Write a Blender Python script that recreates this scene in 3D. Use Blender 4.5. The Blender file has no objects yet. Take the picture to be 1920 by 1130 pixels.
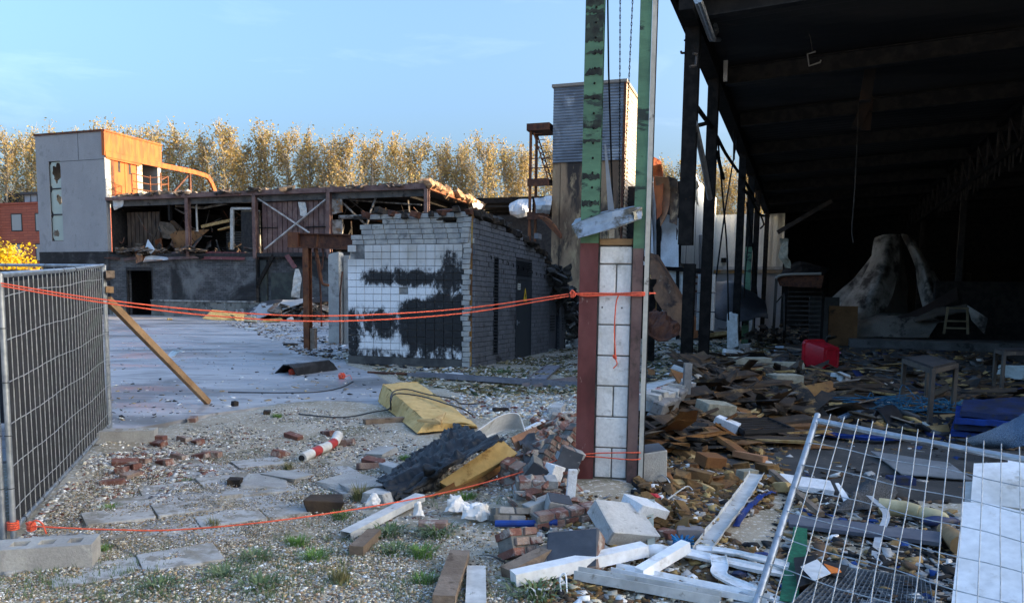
import bpy, bmesh, math, random
import numpy as np
from mathutils import Vector, Matrix, Euler, noise
V = Vector
R_ = math.radians
SC = bpy.context.scene
COL = SC.collection

# ------------------------------------------------------------------ camera
H = 1.75; F = 1440.0; CX = 960.0; CY = 710.0
pit = R_(5.7); rol = R_(0.8)
fw = V((0, math.cos(pit), -math.sin(pit)))
r0 = V((1, 0, 0)); u0 = V((0, math.sin(pit), math.cos(pit)))
rt = r0*math.cos(rol) + u0*math.sin(rol)
up = u0*math.cos(rol) - r0*math.sin(rol)
EYE = V((0, 0, H))
cam_d = bpy.data.cameras.new('camera'); cam = bpy.data.objects.new('camera', cam_d); COL.objects.link(cam)
cam_d.sensor_width = 36; cam_d.lens = 27.0; cam_d.shift_y = 145/1920
cam_d.clip_start = 0.05; cam_d.clip_end = 3000
mw = Matrix.Identity(4)
for i in range(3):
    mw[i][0] = rt[i]; mw[i][1] = up[i]; mw[i][2] = -fw[i]; mw[i][3] = EYE[i]
cam.matrix_world = mw
SC.camera = cam

# ------------------------------------------------------------------ sky, sun, exposure
SUN_EL = 10.0; SUN_ROT = 97.0
W = bpy.data.worlds.new('World'); SC.world = W; W.use_nodes = True
wn = W.node_tree; wn.nodes.clear()
wo = wn.nodes.new('ShaderNodeOutputWorld'); wb = wn.nodes.new('ShaderNodeBackground')
sk = wn.nodes.new('ShaderNodeTexSky'); sk.sky_type = 'NISHITA'; sk.sun_disc = False
sk.sun_elevation = R_(SUN_EL); sk.sun_rotation = R_(SUN_ROT); sk.air_density = 1.0; sk.dust_density = 10.0; sk.ozone_density = 3.4
# thin cirrus
tc = wn.nodes.new('ShaderNodeTexCoord'); mp = wn.nodes.new('ShaderNodeMapping'); mp.inputs['Scale'].default_value = (1.3, 1.3, 7)
mp.inputs['Rotation'].default_value = (0.12, 0.1, 0.3)
nz = wn.nodes.new('ShaderNodeTexNoise'); nz.inputs['Scale'].default_value = 2.6; nz.inputs['Detail'].default_value = 9; nz.inputs['Roughness'].default_value = .6
nz.inputs['Distortion'].default_value = .5
rp = wn.nodes.new('ShaderNodeValToRGB'); rp.color_ramp.elements[0].position = .55; rp.color_ramp.elements[1].position = .85
rp.color_ramp.elements[1].color = (.03, .03, .03, 1)
mx = wn.nodes.new('ShaderNodeMix'); mx.data_type = 'RGBA'; mx.inputs[7].default_value = (7.5, 7.8, 8.2, 1)
wn.links.new(tc.outputs['Generated'], mp.inputs[0]); wn.links.new(mp.outputs[0], nz.inputs[0]); wn.links.new(nz.outputs[0], rp.inputs[0])
wn.links.new(rp.outputs[0], mx.inputs[0]); wn.links.new(sk.outputs[0], mx.inputs[6]); wn.links.new(mx.outputs[2], wb.inputs[0])
wn.links.new(wb.outputs[0], wo.inputs[0]); wb.inputs[1].default_value = 0.14
sl = bpy.data.lights.new('sun', 'SUN'); sl.energy = 2.0; sl.angle = R_(.5); sl.color = (1.0, .74, .46)
so = bpy.data.objects.new('sun', sl); COL.objects.link(so)
SV = V((math.sin(R_(SUN_ROT))*math.cos(R_(SUN_EL)), math.cos(R_(SUN_ROT))*math.cos(R_(SUN_EL)), math.sin(R_(SUN_EL))))
so.rotation_euler = (-SV).to_track_quat('-Z', 'Y').to_euler(); so.location = (30, 0, 40)
vs = SC.view_settings; vs.view_transform = 'Standard'; vs.look = 'None'; vs.exposure = 2.75; vs.gamma = 1; vs.use_curve_mapping = False
try:
    SC.cycles.use_denoising = True
    SC.cycles.max_bounces = 6
except Exception: pass

# ------------------------------------------------------------------ pixel helpers: turn a photo pixel into a place
def ray(u, v): return rt*((u-CX)/F) - up*((v-CY)/F) + fw
def gnd(u, v, z=0.0):
    d = ray(u, v); t = (z-H)/d.z
    return EYE + d*t
def atY(u, v, Y):
    d = ray(u, v); return EYE + d*(Y/d.y)
def onp(u, v, p, n):
    d = ray(u, v); t = (p-EYE).dot(n)/d.dot(n)
    return EYE + d*t
def mpp(u, v, z=0.0): return (gnd(u, v, z)-EYE).dot(fw)/F     # metres per pixel there
class Frame:
    def __init__(s, o, th):
        s.o = V(o); s.th = R_(th); s.x = V((math.cos(s.th), -math.sin(s.th), 0)); s.y = V((math.sin(s.th), math.cos(s.th), 0))
    def w(s, x, y, z): return s.o + s.x*x + s.y*y + V((0, 0, z))
    def loc(s, p): q = p-s.o; return V((q.dot(s.x), q.dot(s.y), q.z))
    def py(s, u, v, y=0): return s.loc(onp(u, v, s.o+s.y*y, s.y))
    def px(s, u, v, x=0): return s.loc(onp(u, v, s.o+s.x*x, s.x))
    def pz(s, u, v, z=0): return s.loc(gnd(u, v, z))
    rz = property(lambda s: -s.th)

# ------------------------------------------------------------------ object helpers
def link(o): COL.objects.link(o); return o
def mesh(name, geo):
    m = bpy.data.meshes.new(name); m.from_pydata([tuple(v) for v in geo[0]], [], geo[1]); m.validate(); m.update(); return m
def tagit(o, label=None, cat=None, group=None, kind=None):
    if label: o['label'] = label
    if cat: o['category'] = cat
    if group: o['group'] = group
    if kind: o['kind'] = kind
    return o
def smooth(o, ang=40):
    me = o.data
    me.polygons.foreach_set('use_smooth', [True]*len(me.polygons))
    try: me.set_sharp_from_angle(angle=R_(ang))
    except Exception: pass
    return o
def thing(name, label, cat, loc=(0, 0, 0), rz=0, group=None):
    o = link(bpy.data.objects.new(name, None)); o.empty_display_size = .2
    o.location = loc; o.rotation_euler = (0, 0, rz)
    return tagit(o, label, cat, group)
def part(root, name, geo, mat, sm=None, label=None, world=False, kind=None):
    """a part: vertices in the frame of the thing (or world points when world=True); a list of shapes makes one part each"""
    if isinstance(geo, list): return [part(root, name, g, mat, sm, label, world, kind) for g in geo][-1]
    vs_, fs = geo
    if world:
        top = root
        while top.parent: top = top.parent
        b = Matrix.Translation(top.location) @ Euler(top.rotation_euler).to_matrix().to_4x4(); b.invert()
        vs_ = [b @ V(v) for v in vs_]
    o = link(bpy.data.objects.new(name, mesh(name, (vs_, fs)))); o.parent = root
    o.data.materials.append(mat)
    if sm: smooth(o, sm)
    return tagit(o, label, None, None, kind)
def single(name, geo, mat, label, cat, group=None, sm=None, kind=None):
    """a thing that is one mesh: world vertices, origin moved to its base"""
    vs_ = [V(v) for v in geo[0]]
    n = len(vs_); c = V((sum(v.x for v in vs_)/n, sum(v.y for v in vs_)/n, min(v.z for v in vs_)))
    o = link(bpy.data.objects.new(name, mesh(name, ([v-c for v in vs_], geo[1])))); o.location = c
    o.data.materials.append(mat)
    if sm: smooth(o, sm)
    return tagit(o, label, cat, group, kind)
def struct(name, geo, mat, kind='structure', sm=None):
    o = link(bpy.data.objects.new(name, mesh(name, geo))); o.data.materials.append(mat); o['kind'] = kind
    if sm: smooth(o, sm)
    return o
def copy_tree(o, parent=None):
    c = link(o.copy())
    if parent: c.parent = parent
    for ch in list(o.children): copy_tree(ch, c)
    return c
def inst(o, parent, loc, rot=(0, 0, 0), scale=None):
    c = link(o.copy()); c.parent = parent; c.location = loc; c.rotation_euler = rot
    if scale: c.scale = scale
    return c

# ------------------------------------------------------------------ geometry (verts, faces)
def join(*gs):
    vs_, fs = [], []
    for g in gs:
        n = len(vs_); vs_ += list(g[0]); fs += [tuple(i+n for i in f) for f in g[1]]
    return vs_, fs
def each(*g): return list(g)
BF = [(0, 3, 2, 1), (4, 5, 6, 7), (0, 1, 5, 4), (1, 2, 6, 5), (2, 3, 7, 6), (3, 0, 4, 7)]
def hexa(p): return [V(q) for q in p], BF
def box(x0, x1, y0, y1, z0, z1):
    return hexa([(x0, y0, z0), (x1, y0, z0), (x1, y1, z0), (x0, y1, z0), (x0, y0, z1), (x1, y0, z1), (x1, y1, z1), (x0, y1, z1)])
def tf(g, loc=(0, 0, 0), rot=(0, 0, 0), sc=1):
    m = Matrix.Translation(loc) @ Euler(rot).to_matrix().to_4x4()
    s = V((sc, sc, sc)) if not hasattr(sc, '__len__') else V(sc)
    return [m @ V((v[0]*s.x, v[1]*s.y, v[2]*s.z)) for v in g[0]], g[1]
def basis(d, upv=None):
    d = d.normalized(); upv = upv or (V((0, 0, 1)) if abs(d.z) < .95 else V((1, 0, 0)))
    x = d.cross(upv).normalized(); z = x.cross(d).normalized(); return x, z
def beam(p, q, w, h, upv=None):
    p, q = V(p), V(q); x, z = basis(q-p, upv); x = x*(w/2); z = z*(h/2)
    return hexa([p-x-z, p+x-z, q+x-z, q-x-z, p-x+z, p+x+z, q+x+z, q-x+z])
def ibeam(p, q, w, h, t=.02, upv=None):
    """H section: flanges of width w at +-h/2"""
    p, q = V(p), V(q); x, z = basis(q-p, upv)
    o = z*(h/2-t/2)
    return join(beam(p+o, q+o, w, t, z), beam(p-o, q-o, w, t, z), beam(p, q, t, h-2*t, z))
def uchan(p, q, w, h, t=.012, upv=None):
    p, q = V(p), V(q); x, z = basis(q-p, upv)
    return join(beam(p-z*(h/2-t/2), q-z*(h/2-t/2), w, t, z), beam(p-x*(w/2-t/2)+z*t/2, q-x*(w/2-t/2)+z*t/2, t, h-t, z), beam(p+x*(w/2-t/2)+z*t/2, q+x*(w/2-t/2)+z*t/2, t, h-t, z))
def tube(pts, r, n=8, cap=True):
    pts = [V(p) for p in pts]; vs_, fs = [], []
    rr = r if hasattr(r, '__len__') else [r]*len(pts)
    x = None
    for i, p in enumerate(pts):
        d = (pts[min(i+1, len(pts)-1)]-pts[max(i-1, 0)])
        if d.length < 1e-9: d = V((0, 0, 1))
        d.normalize()
        if x is None: x, _ = basis(d)
        x = (x - d*x.dot(d))
        if x.length < 1e-6: x, _ = basis(d)
        x.normalize(); z = x.cross(d)
        for k in range(n):
            a = 2*math.pi*k/n; vs_.append(p + x*(math.cos(a)*rr[i]) + z*(math.sin(a)*rr[i]))
    for i in range(len(pts)-1):
        for k in range(n):
            a, b = i*n+k, i*n+(k+1) % n; fs.append((a, b, b+n, a+n))
    if cap: fs.append(tuple(range(n-1, -1, -1))); fs.append(tuple(range((len(pts)-1)*n, len(pts)*n)))
    return vs_, fs
def curve(ctrl, n=24):
    """Catmull-Rom through points"""
    c = [V(p) for p in ctrl]; c = [c[0]*2-c[1]] + c + [c[-1]*2-c[-2]]; out = []
    m = len(c)-3
    for i in range(n+1):
        t = i/n*m; k = min(int(t), m-1); t -= k; a, b, d, e = c[k:k+4]
        out.append(.5*((2*b)+(d-a)*t+(2*a-5*b+4*d-e)*t*t+(3*b-a-3*d+e)*t**3))
    return out
def prism(poly, ext):
    """poly: 3D points; ext: extrusion vector"""
    p = [V(q) for q in poly]; e = V(ext); n = len(p)
    return p+[q+e for q in p], [tuple(range(n-1, -1, -1)), tuple(range(n, 2*n))] + [(i, (i+1) % n, (i+1) % n+n, i+n) for i in range(n)]
def patch(rows, nu=16, nv=16, amp=0, fr=2.0, th=.01, seed=0, lin=False, fold=None):
    """sheet through a control grid of points, crumpled by amp, with real thickness"""
    if lin:
        def cv(c, n):
            o = []; m = len(c)-1
            for i in range(n+1):
                t = i/n*m; k = min(int(t), m-1); o.append(V(c[k]).lerp(V(c[k+1]), t-k))
            return o
    else: cv = curve
    cols = [cv(r, nu) for r in rows]
    g = [cv([c[i] for c in cols], nv) for i in range(nu+1)]      # g[u][v]
    off = V((seed*7.3, seed*3.1, seed*1.7)); pts = []; nn = []
    for i in range(nu+1):
        for j in range(nv+1):
            a = g[min(i+1, nu)][j]-g[max(i-1, 0)][j]; b = g[i][min(j+1, nv)]-g[i][max(j-1, 0)]
            n = a.cross(b); n = n.normalized() if n.length > 1e-9 else V((0, 0, 1)); p = g[i][j]
            if amp: p = p + n*(amp*(noise.noise(p*fr+off) + .5*noise.noise(p*fr*2.7+off)+.25*abs(noise.noise(p*fr*6+off))))
            if fold:
                fd, fa, ff = fold; q = p-fd*(p.dot(fd)*.92); h = 0
                for k, (w, f2) in enumerate(((1, ff), (.5, ff*2.1), (.25, ff*4.6))): h += w*((1-abs(noise.noise(q*f2+off*(k+1))*1.7))**2)
                p = p+n*(fa*(h-.9))
            pts.append(p); nn.append(n)
    N = len(pts); vs_ = [p+n*th/2 for p, n in zip(pts, nn)]+[p-n*th/2 for p, n in zip(pts, nn)]
    fs = []; K = nv+1
    for i in range(nu):
        for j in range(nv):
            a = i*K+j; q = (a, a+K, a+K+1, a+1); fs.append(q); fs.append(tuple(N+k for k in reversed(q)))
    ring = [j for j in range(nv+1)] + [i*K+nv for i in range(1, nu+1)] + [nu*K+j for j in range(nv-1, -1, -1)] + [i*K for i in range(nu-1, 0, -1)]
    for a, b in zip(ring, ring[1:]+ring[:1]): fs.append((a, b, b+N, a+N))
    return vs_, fs
def rock(c, s, seed=0, rough=.35, lv=2, rot=(0, 0, 0), fr=1.3):
    bm = bmesh.new(); bmesh.ops.create_icosphere(bm, subdivisions=lv, radius=1)
    off = V((seed*5.7, seed*2.3, seed*9.1))
    for v in bm.verts:
        n = v.co.normalized(); v.co = n*(1+rough*(noise.noise(n*fr+off)+.5*noise.noise(n*fr*2.6+off)))
    g = [v.co.copy() for v in bm.verts], [tuple(x.index for x in f.verts) for f in bm.faces]
    bm.free(); return tf(g, c, rot, s)
def lump(sx, sy, sz, seed=0, j=.12, cuts=2, fr=3.0, bev=.04):
    """broken block: box with chipped corners, uneven faces; base at z=0, centred"""
    bm = bmesh.new(); bmesh.ops.create_cube(bm, size=1)
    rnd = random.Random(seed)
    for v in bm.verts: v.co += V((rnd.uniform(-j, j), rnd.uniform(-j, j), rnd.uniform(-j, j)*.5))
    if bev: bmesh.ops.bevel(bm, geom=list(bm.edges), offset=bev, segments=1, affect='EDGES')
    if cuts: bmesh.ops.subdivide_edges(bm, edges=list(bm.edges), cuts=cuts, use_grid_fill=True)
    off = V((seed*3.3, seed*1.9, seed))
    for v in bm.verts:
        p = v.co.copy(); n = noise.noise_vector(p*fr+off); v.co = p + n*(j*.28)
    bmesh.ops.recalc_face_normals(bm, faces=list(bm.faces))
    bm.verts.ensure_lookup_table(); bm.verts.index_update()
    g = [V((v.co.x*sx, v.co.y*sy, (v.co.z+.5)*sz)) for v in bm.verts], [tuple(x.index for x in f.verts) for f in bm.faces]
    bm.free(); return g
def bevbox(x0, x1, y0, y1, z0, z1, b=.006):
    bm = bmesh.new(); bmesh.ops.create_cube(bm, size=1)
    for v in bm.verts: v.co = V((x0 if v.co.x < 0 else x1, y0 if v.co.y < 0 else y1, z0 if v.co.z < 0 else z1))
    bmesh.ops.bevel(bm, geom=list(bm.edges), offset=b, segments=1, affect='EDGES'); bm.verts.index_update()
    g = [v.co.copy() for v in bm.verts], [tuple(x.index for x in f.verts) for f in bm.faces]
    bm.free(); return g
def ringfill(outer, inner):
    n = len(outer); return list(outer)+list(inner), [(i, (i+1) % n, n+(i+1) % n, n+i) for i in range(n)]
def corr(p0, ex, ez, L, Hh, pitch=.12, depth=.03, nrm=None, horiz=True):
    """corrugated sheet from p0 along ex (length L) and ez (height Hh); ribs run along ex when horiz"""
    ex, ez = V(ex).normalized(), V(ez).normalized(); nrm = nrm or ex.cross(ez).normalized()
    run = Hh if horiz else L; n = int(run/pitch*4); vs_, fs = [], []
    for i in range(n+1):
        t = i/n*run; o = nrm*(depth*(.5+.5*math.sin(2*math.pi*t/pitch)))
        for e in (0, 1):
            vs_.append(V(p0)+(ez*t+ex*(L*e) if horiz else ex*t+ez*(Hh*e))+o)
    for i in range(n): fs.append((2*i, 2*i+1, 2*i+3, 2*i+2))
    return vs_, fs

# ------------------------------------------------------------------ materials
MATS = {}
class NT:
    def __init__(s, m): s.t = m.node_tree; s.m = m
    def n(s, typ, **kw):
        k = s.t.nodes.new(typ)
        for a, b in kw.items(): setattr(k, a, b)
        return k
    def l(s, a, b): s.t.links.new(a, b)
    def setin(s, sock, val):
        if hasattr(val, 'links') or hasattr(val, 'is_linked'): s.l(val, sock)
        else: sock.default_value = val
    def math(s, op, a, b=0.0, c=None, clamp=False):
        k = s.n('ShaderNodeMath', operation=op, use_clamp=clamp); s.setin(k.inputs[0], a); s.setin(k.inputs[1], b)
        if c is not None: s.setin(k.inputs[2], c)
        return k.outputs[0]
    def mix(s, f, a, b):
        k = s.n('ShaderNodeMix', data_type='RGBA'); s.setin(k.inputs[0], f)
        for i, x in ((6, a), (7, b)):
            if isinstance(x, tuple): k.inputs[i].default_value = (*x[:3], 1)
            else: s.l(x, k.inputs[i])
        return k.outputs[2]
    def ss(s, x, a, b):
        k = s.n('ShaderNodeMapRange', interpolation_type='SMOOTHSTEP'); s.setin(k.inputs[0], x); k.inputs[1].default_value = a; k.inputs[2].default_value = b
        return k.outputs[0]
    def noise(s, vec, sc, det=4, ro=.55, dist=0):
        k = s.n('ShaderNodeTexNoise'); s.l(vec, k.inputs['Vector']); k.inputs['Scale'].default_value = sc; k.inputs['Detail'].default_value = det
        k.inputs['Roughness'].default_value = ro; k.inputs['Distortion'].default_value = dist; return k.outputs[0]
    def scale(s, vec, sc):
        k = s.n('ShaderNodeMapping'); s.l(vec, k.inputs[0]); k.inputs['Scale'].default_value = sc; return k.outputs[0]
def base(name):
    m = bpy.data.materials.new(name); m.use_nodes = True; t = NT(m)
    b = m.node_tree.nodes['Principled BSDF']; return m, t, b
def coords(t, src='Object', obj=None):
    if src == 'Position': return t.n('ShaderNodeNewGeometry').outputs['Position']
    k = t.n('ShaderNodeTexCoord')
    if obj: k.object = obj
    return k.outputs[src]
def M(name, c1, c2=None, sc=3, lo=.4, hi=.62, rough=.8, c3=None, sc3=9, lo3=.56, hi3=.66, c4=None, sc4=1.1, lo4=.55, hi4=.7,
      bump=.3, bsc=30, metal=0, stretch=(1, 1, 1), src='Position', rough2=None, spec=.4):
    """layered noise: c1/c2 blotches, c3 fine specks/stains, c4 large patches, plus fine relief"""
    if name in MATS: return MATS[name]
    m, t, b = base(name); vec = t.scale(coords(t, src), stretch)
    col = c1
    f = None
    if c2: f = t.ss(t.noise(vec, sc, 6), lo, hi); col = t.mix(f, c1, c2)
    if c4: col = t.mix(t.ss(t.noise(vec, sc4, 5, .6, .6), lo4, hi4), col, c4)
    if c3: col = t.mix(t.ss(t.noise(vec, sc3, 8, .65), lo3, hi3), col, c3)
    # small value flutter so nothing is flat
    fl = t.noise(vec, bsc*.7, 3); hv = t.n('ShaderNodeHueSaturation')
    t.setin(hv.inputs['Value'], t.math('ADD', t.math('MULTIPLY', fl, .5), .75))
    if isinstance(col, tuple): hv.inputs['Color'].default_value = (*col[:3], 1)
    else: t.l(col, hv.inputs['Color'])
    t.l(hv.outputs[0], b.inputs['Base Color'])
    if rough2 is not None and f is not None: t.l(t.math('ADD', t.math('MULTIPLY', f, rough2-rough), rough), b.inputs['Roughness'])
    else: b.inputs['Roughness'].default_value = rough
    b.inputs['Metallic'].default_value = metal; b.inputs['Specular IOR Level'].default_value = spec
    if bump:
        bp = t.n('ShaderNodeBump'); bp.inputs['Strength'].default_value = bump; bp.inputs['Distance'].default_value = .01
        t.l(t.noise(vec, bsc, 6, .65), bp.inputs['Height']); t.l(bp.outputs[0], b.inputs['Normal'])
    MATS[name] = m; return m
def vcol_mat(name, rough=.85, bump=.3, bsc=60, trans=0):
    if name in MATS: return MATS[name]
    m, t, b = base(name); a = t.n('ShaderNodeAttribute', attribute_name='col'); vec = coords(t, 'Position')
    hv = t.n('ShaderNodeHueSaturation'); t.l(a.outputs['Color'], hv.inputs['Color'])
    t.l(t.math('ADD', t.math('MULTIPLY', t.noise(vec, bsc, 4), .8), .6), hv.inputs['Value']); t.l(hv.outputs[0], b.inputs['Base Color'])
    b.inputs['Roughness'].default_value = rough; b.inputs['Specular IOR Level'].default_value = .3
    if trans:
        o = t.t.nodes['Material Output']; tr = t.n('ShaderNodeBsdfTranslucent'); t.l(hv.outputs[0], tr.inputs[0]); ms = t.n('ShaderNodeMixShader'); ms.inputs[0].default_value = trans
        t.l(b.outputs[0], ms.inputs[1]); t.l(tr.outputs[0], ms.inputs[2]); t.l(ms.outputs[0], o.inputs[0])
    MATS[name] = m; return m
# ------------------------------------------------------------------ material set
SOOT = M('soot', (.012, .012, .014), (.03, .028, .027), sc=4, rough=.75, bump=.4)
CHAR = M('charred_steel', (.008, .008, .008), (.018, .016, .015), sc=5, rough=.85, c3=(.04, .024, .015), lo3=.62, hi3=.75, bump=.25, spec=.15)
CHARWOOD = M('charred_wood', (.015, .013, .012), (.05, .035, .022), sc=6, rough=.9, bump=.8, bsc=40)
GALV = M('galvanised', (.42, .45, .48), (.3, .33, .36), sc=9, rough=.42, metal=.75, bump=.08, c3=(.25, .24, .22), lo3=.6, hi3=.8)
WIRE = M('wire_zinc', (.5, .52, .53), (.36, .38, .38), sc=20, rough=.5, metal=.5, bump=0)
SCREEN = M('screen_cloth', (.02, .022, .026), (.032, .034, .04), sc=6, rough=.9, bump=.5, bsc=160)
MAROON = M('maroon_steel', (.115, .028, .026), (.16, .05, .046), sc=3, rough=.5, c3=(.34, .24, .2), sc3=7, lo3=.61, hi3=.66, c4=(.07, .018, .016), bump=.15, stretch=(1, 1, .5))
MAROOND = M('maroon_dull', (.12, .068, .062), (.18, .115, .1), sc=1.5, rough=.7, c3=(.05, .035, .03), sc3=4, lo3=.55, hi3=.7, bump=.2)
GREEN = M('green_steel', (.1, .215, .125), (.075, .16, .095), sc=4, rough=.55, c3=(.022, .035, .028), sc3=3.2, lo3=.54, hi3=.6, bump=.2, stretch=(.5, .5, 1.4))
RUST = M('rust', (.13, .045, .02), (.2, .075, .028), sc=3, rough=.85, c3=(.05, .022, .014), sc3=5, lo3=.55, hi3=.68, bump=.5)
RUSTD = M('rust_dark', (.07, .028, .018), (.13, .05, .025), sc=4, rough=.85, c3=(.03, .016, .012), sc3=6, bump=.4)
ORANGE = M('sunlit_orange_rust', (.42, .105, .022), (.3, .07, .02), sc=1.2, rough=.75, c3=(.12, .04, .02), sc3=3, lo3=.6, hi3=.72, bump=.3, stretch=(2, 2, .5))  # lit copy of rust: warm sunlight is put into the orange
RUSTPANEL = M('rust_panel', (.36, .17, .08), (.22, .11, .06), sc=2, rough=.8, c3=(.36, .25, .16), sc3=4, lo3=.6, hi3=.7, c4=(.05, .03, .022), sc4=1.2, bump=.3, stretch=(1, 1, .6))
TANPANEL = M('scorched_tan_panel', (.3, .2, .12), (.14, .085, .05), sc=1.1, rough=.75, c3=(.42, .3, .17), sc3=2.4, lo3=.5, hi3=.65, c4=(.035, .026, .022), sc4=.9, lo4=.5, hi4=.64, bump=.2, stretch=(1, 1, .35))
SILVER = M('silver_sheet', (.6, .62, .64), (.48, .5, .52), sc=1.2, rough=.5, metal=.35, c3=(.12, .11, .1), sc3=2.2, lo3=.6, hi3=.8, bump=.08, stretch=(1, 1, .6))
CREAMSHEET = M('cream_sheet', (.78, .76, .68), (.68, .67, .6), sc=1.3, rough=.5, c3=(.3, .26, .2), sc3=4, lo3=.62, hi3=.75, bump=.08, stretch=(1, 1, .3))
WHITEBLOCK = M('white_block', (.8, .79, .76), (.7, .69, .655), sc=2.2, rough=.85, c3=(.48, .46, .42), sc3=7, lo3=.58, hi3=.72, c4=(.6, .58, .53), sc4=2.5, bump=.35, bsc=50)
MORTAR = M('mortar', (.2, .19, .17), (.12, .115, .1), sc=8, rough=.95, bump=.6)
PAINTBRICK = M('grey_painted_brick', (.115, .12, .132), (.145, .15, .162), sc=2, rough=.7, c3=(.07, .07, .074), sc3=5, c4=(.034, .034, .037), sc4=.7, lo4=.56, hi4=.7, bump=.35)
GREYPAINT = M('grey_painted_wall', (.25, .265, .285), (.275, .29, .31), sc=.7, rough=.8, c3=(.215, .228, .245), sc3=1.6, bump=.2, stretch=(1, 1, .6))
WHITEBRICK = M('white_brick', (.42, .41, .38), (.3, .3, .29), sc=4, rough=.85, c3=(.1, .1, .1), sc3=3, lo3=.58, hi3=.7, bump=.35)
REDBRICK = M('red_brick', (.21, .09, .065), (.15, .065, .05), sc=10, rough=.9, c3=(.36, .31, .27), sc3=9, lo3=.5, hi3=.64, bump=.6, bsc=80)
DUSTBRICK = M('dusty_brick', (.2, .11, .085), (.27, .2, .16), sc=8, rough=.95, c3=(.4, .37, .33), sc3=7, lo3=.52, hi3=.64, bump=.6, bsc=80)
CONC = M('concrete', (.42, .41, .39), (.5, .49, .465), sc=5, rough=.9, c3=(.17, .165, .15), sc3=12, lo3=.55, hi3=.7, bump=.4, bsc=70)
CONCD = M('weathered_concrete', (.31, .3, .28), (.4, .39, .36), sc=4, rough=.9, c3=(.42, .4, .36), sc3=6, lo3=.6, hi3=.66, bump=.5, bsc=70)
PAVER = M('paving_concrete', (.38, .37, .35), (.45, .44, .42), sc=6, rough=.92, c3=(.24, .22, .185), sc3=9, lo3=.48, hi3=.62, c4=(.23, .2, .15), sc4=1.6, lo4=.47, hi4=.62, bump=.5, bsc=60)
SLATE = M('dark_painted_face', (.045, .052, .065), (.065, .072, .085), sc=4, rough=.6, c3=(.3, .3, .29), sc3=14, lo3=.66, hi3=.7, bump=.2)
FOAM = M('yellow_foam', (.66, .44, .17), (.58, .36, .12), sc=3, rough=.9, c3=(.34, .18, .05), sc3=7, lo3=.56, hi3=.7, bump=.3, bsc=25)
FOAMPALE = M('pale_foam', (.5, .36, .17), (.36, .23, .09), sc=6, rough=.95, c3=(.14, .075, .03), sc3=7, lo3=.58, hi3=.7, bump=.6, bsc=30)
FOAMBR = M('scorched_foam', (.17, .07, .022), (.25, .12, .035), sc=3, rough=.9, c3=(.06, .028, .014), sc3=6, lo3=.54, hi3=.68, bump=.5)
FOAMDIRT = M('dirty_foam', (.2, .115, .042), (.13, .07, .028), sc=5, rough=.95, c3=(.045, .028, .015), sc3=6, lo3=.48, hi3=.66, bump=.6, bsc=35)
BURNTBOARD = M('burnt_board', (.035, .022, .014), (.07, .042, .022), sc=3, rough=.85, c3=(.16, .1, .045), sc3=5, lo3=.62, hi3=.7, bump=.4)
WOOD = M('timber', (.36, .225, .115), (.28, .165, .08), sc=3, rough=.8, c3=(.18, .1, .05), sc3=6, lo3=.6, hi3=.75, bump=.3, stretch=(1, 1, 1))
WOODG = M('weathered_timber', (.16, .115, .08), (.23, .175, .13), sc=5, rough=.9, c3=(.09, .06, .04), sc3=9, lo3=.54, hi3=.66, bump=.6, bsc=45)
PLY = M('plywood', (.25, .13, .055), (.18, .09, .038), sc=1, rough=.8, c3=(.06, .035, .02), sc3=2, bump=.1)
WHITEPL = M('white_plastic', (.84, .85, .86), (.74, .74, .73), sc=2.2, rough=.5, c3=(.45, .42, .36), sc3=6, lo3=.55, hi3=.72, c4=(.6, .59, .55), sc4=1.6, bump=.12)
WHITEDIRT = M('dirty_white_sheet', (.58, .58, .56), (.45, .45, .43), sc=5, rough=.55, c3=(.22, .2, .17), sc3=9, lo3=.6, hi3=.7, bump=.12)
EPS = M('polystyrene', (.72, .73, .74), (.62, .63, .64), sc=8, rough=.9, bump=.6, bsc=110, c3=(.4, .38, .34), sc3=10, lo3=.62, hi3=.74)
PAPER = M('paper', (.8, .77, .73), (.7, .66, .6), sc=6, rough=.85, bump=.3, bsc=25)
BLACKPL = M('black_plastic', (.014, .014, .016), (.022, .022, .025), sc=5, rough=.4, bump=.15)
TARP = M('black_tarp', (.011, .012, .014), (.022, .023, .025), sc=7, rough=.5, c3=(.07, .066, .06), sc3=14, lo3=.62, hi3=.76, bump=.4, bsc=45)
RUBBER = M('bitumen_sheet', (.02, .021, .023), (.04, .04, .042), sc=5, rough=.7, c3=(.1, .09, .075), sc3=8, lo3=.64, hi3=.74, bump=.3)
BLUEPL = M('blue_plastic', (.01, .05, .26), (.012, .035, .17), sc=5, rough=.4, c3=(.05, .06, .08), sc3=8, bump=.1)
BLUEDK = M('blue_dark_plastic', (.012, .028, .1), (.01, .018, .05), sc=3, rough=.5, c3=(.03, .03, .035), sc3=5, lo3=.5, hi3=.6, bump=.2)
BLUEBR = M('bright_blue', (.015, .2, .62), rough=.5, bump=.1)
RED = M('red_plastic', (.45, .012, .025), (.36, .01, .02), sc=4, rough=.4, c3=(.12, .02, .02), sc3=6, lo3=.6, hi3=.75, bump=.05)
REDPAINT = M('red_paint', (.42, .04, .035), (.34, .03, .03), sc=8, rough=.6, c3=(.5, .45, .4), sc3=18, lo3=.66, hi3=.7, bump=.1)
WHITEPAINT = M('white_paint', (.68, .66, .6), (.58, .55, .5), sc=8, rough=.6, c3=(.3, .27, .22), sc3=14, lo3=.62, hi3=.7, bump=.1)
ROPE = M('orange_rope', (.86, .15, .07), (.75, .1, .05), sc=60, rough=.75, bump=.5, bsc=220)
GREENNET = M('green_netting', (.01, .1, .05), (.015, .16, .08), sc=30, rough=.6, bump=.3)
YELLOWSIGN = M('yellow_sign', (.8, .52, .02), rough=.5, bump=0)
BLACKPRINT = M('black_print', (.01, .01, .01), rough=.6, bump=0)
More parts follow.
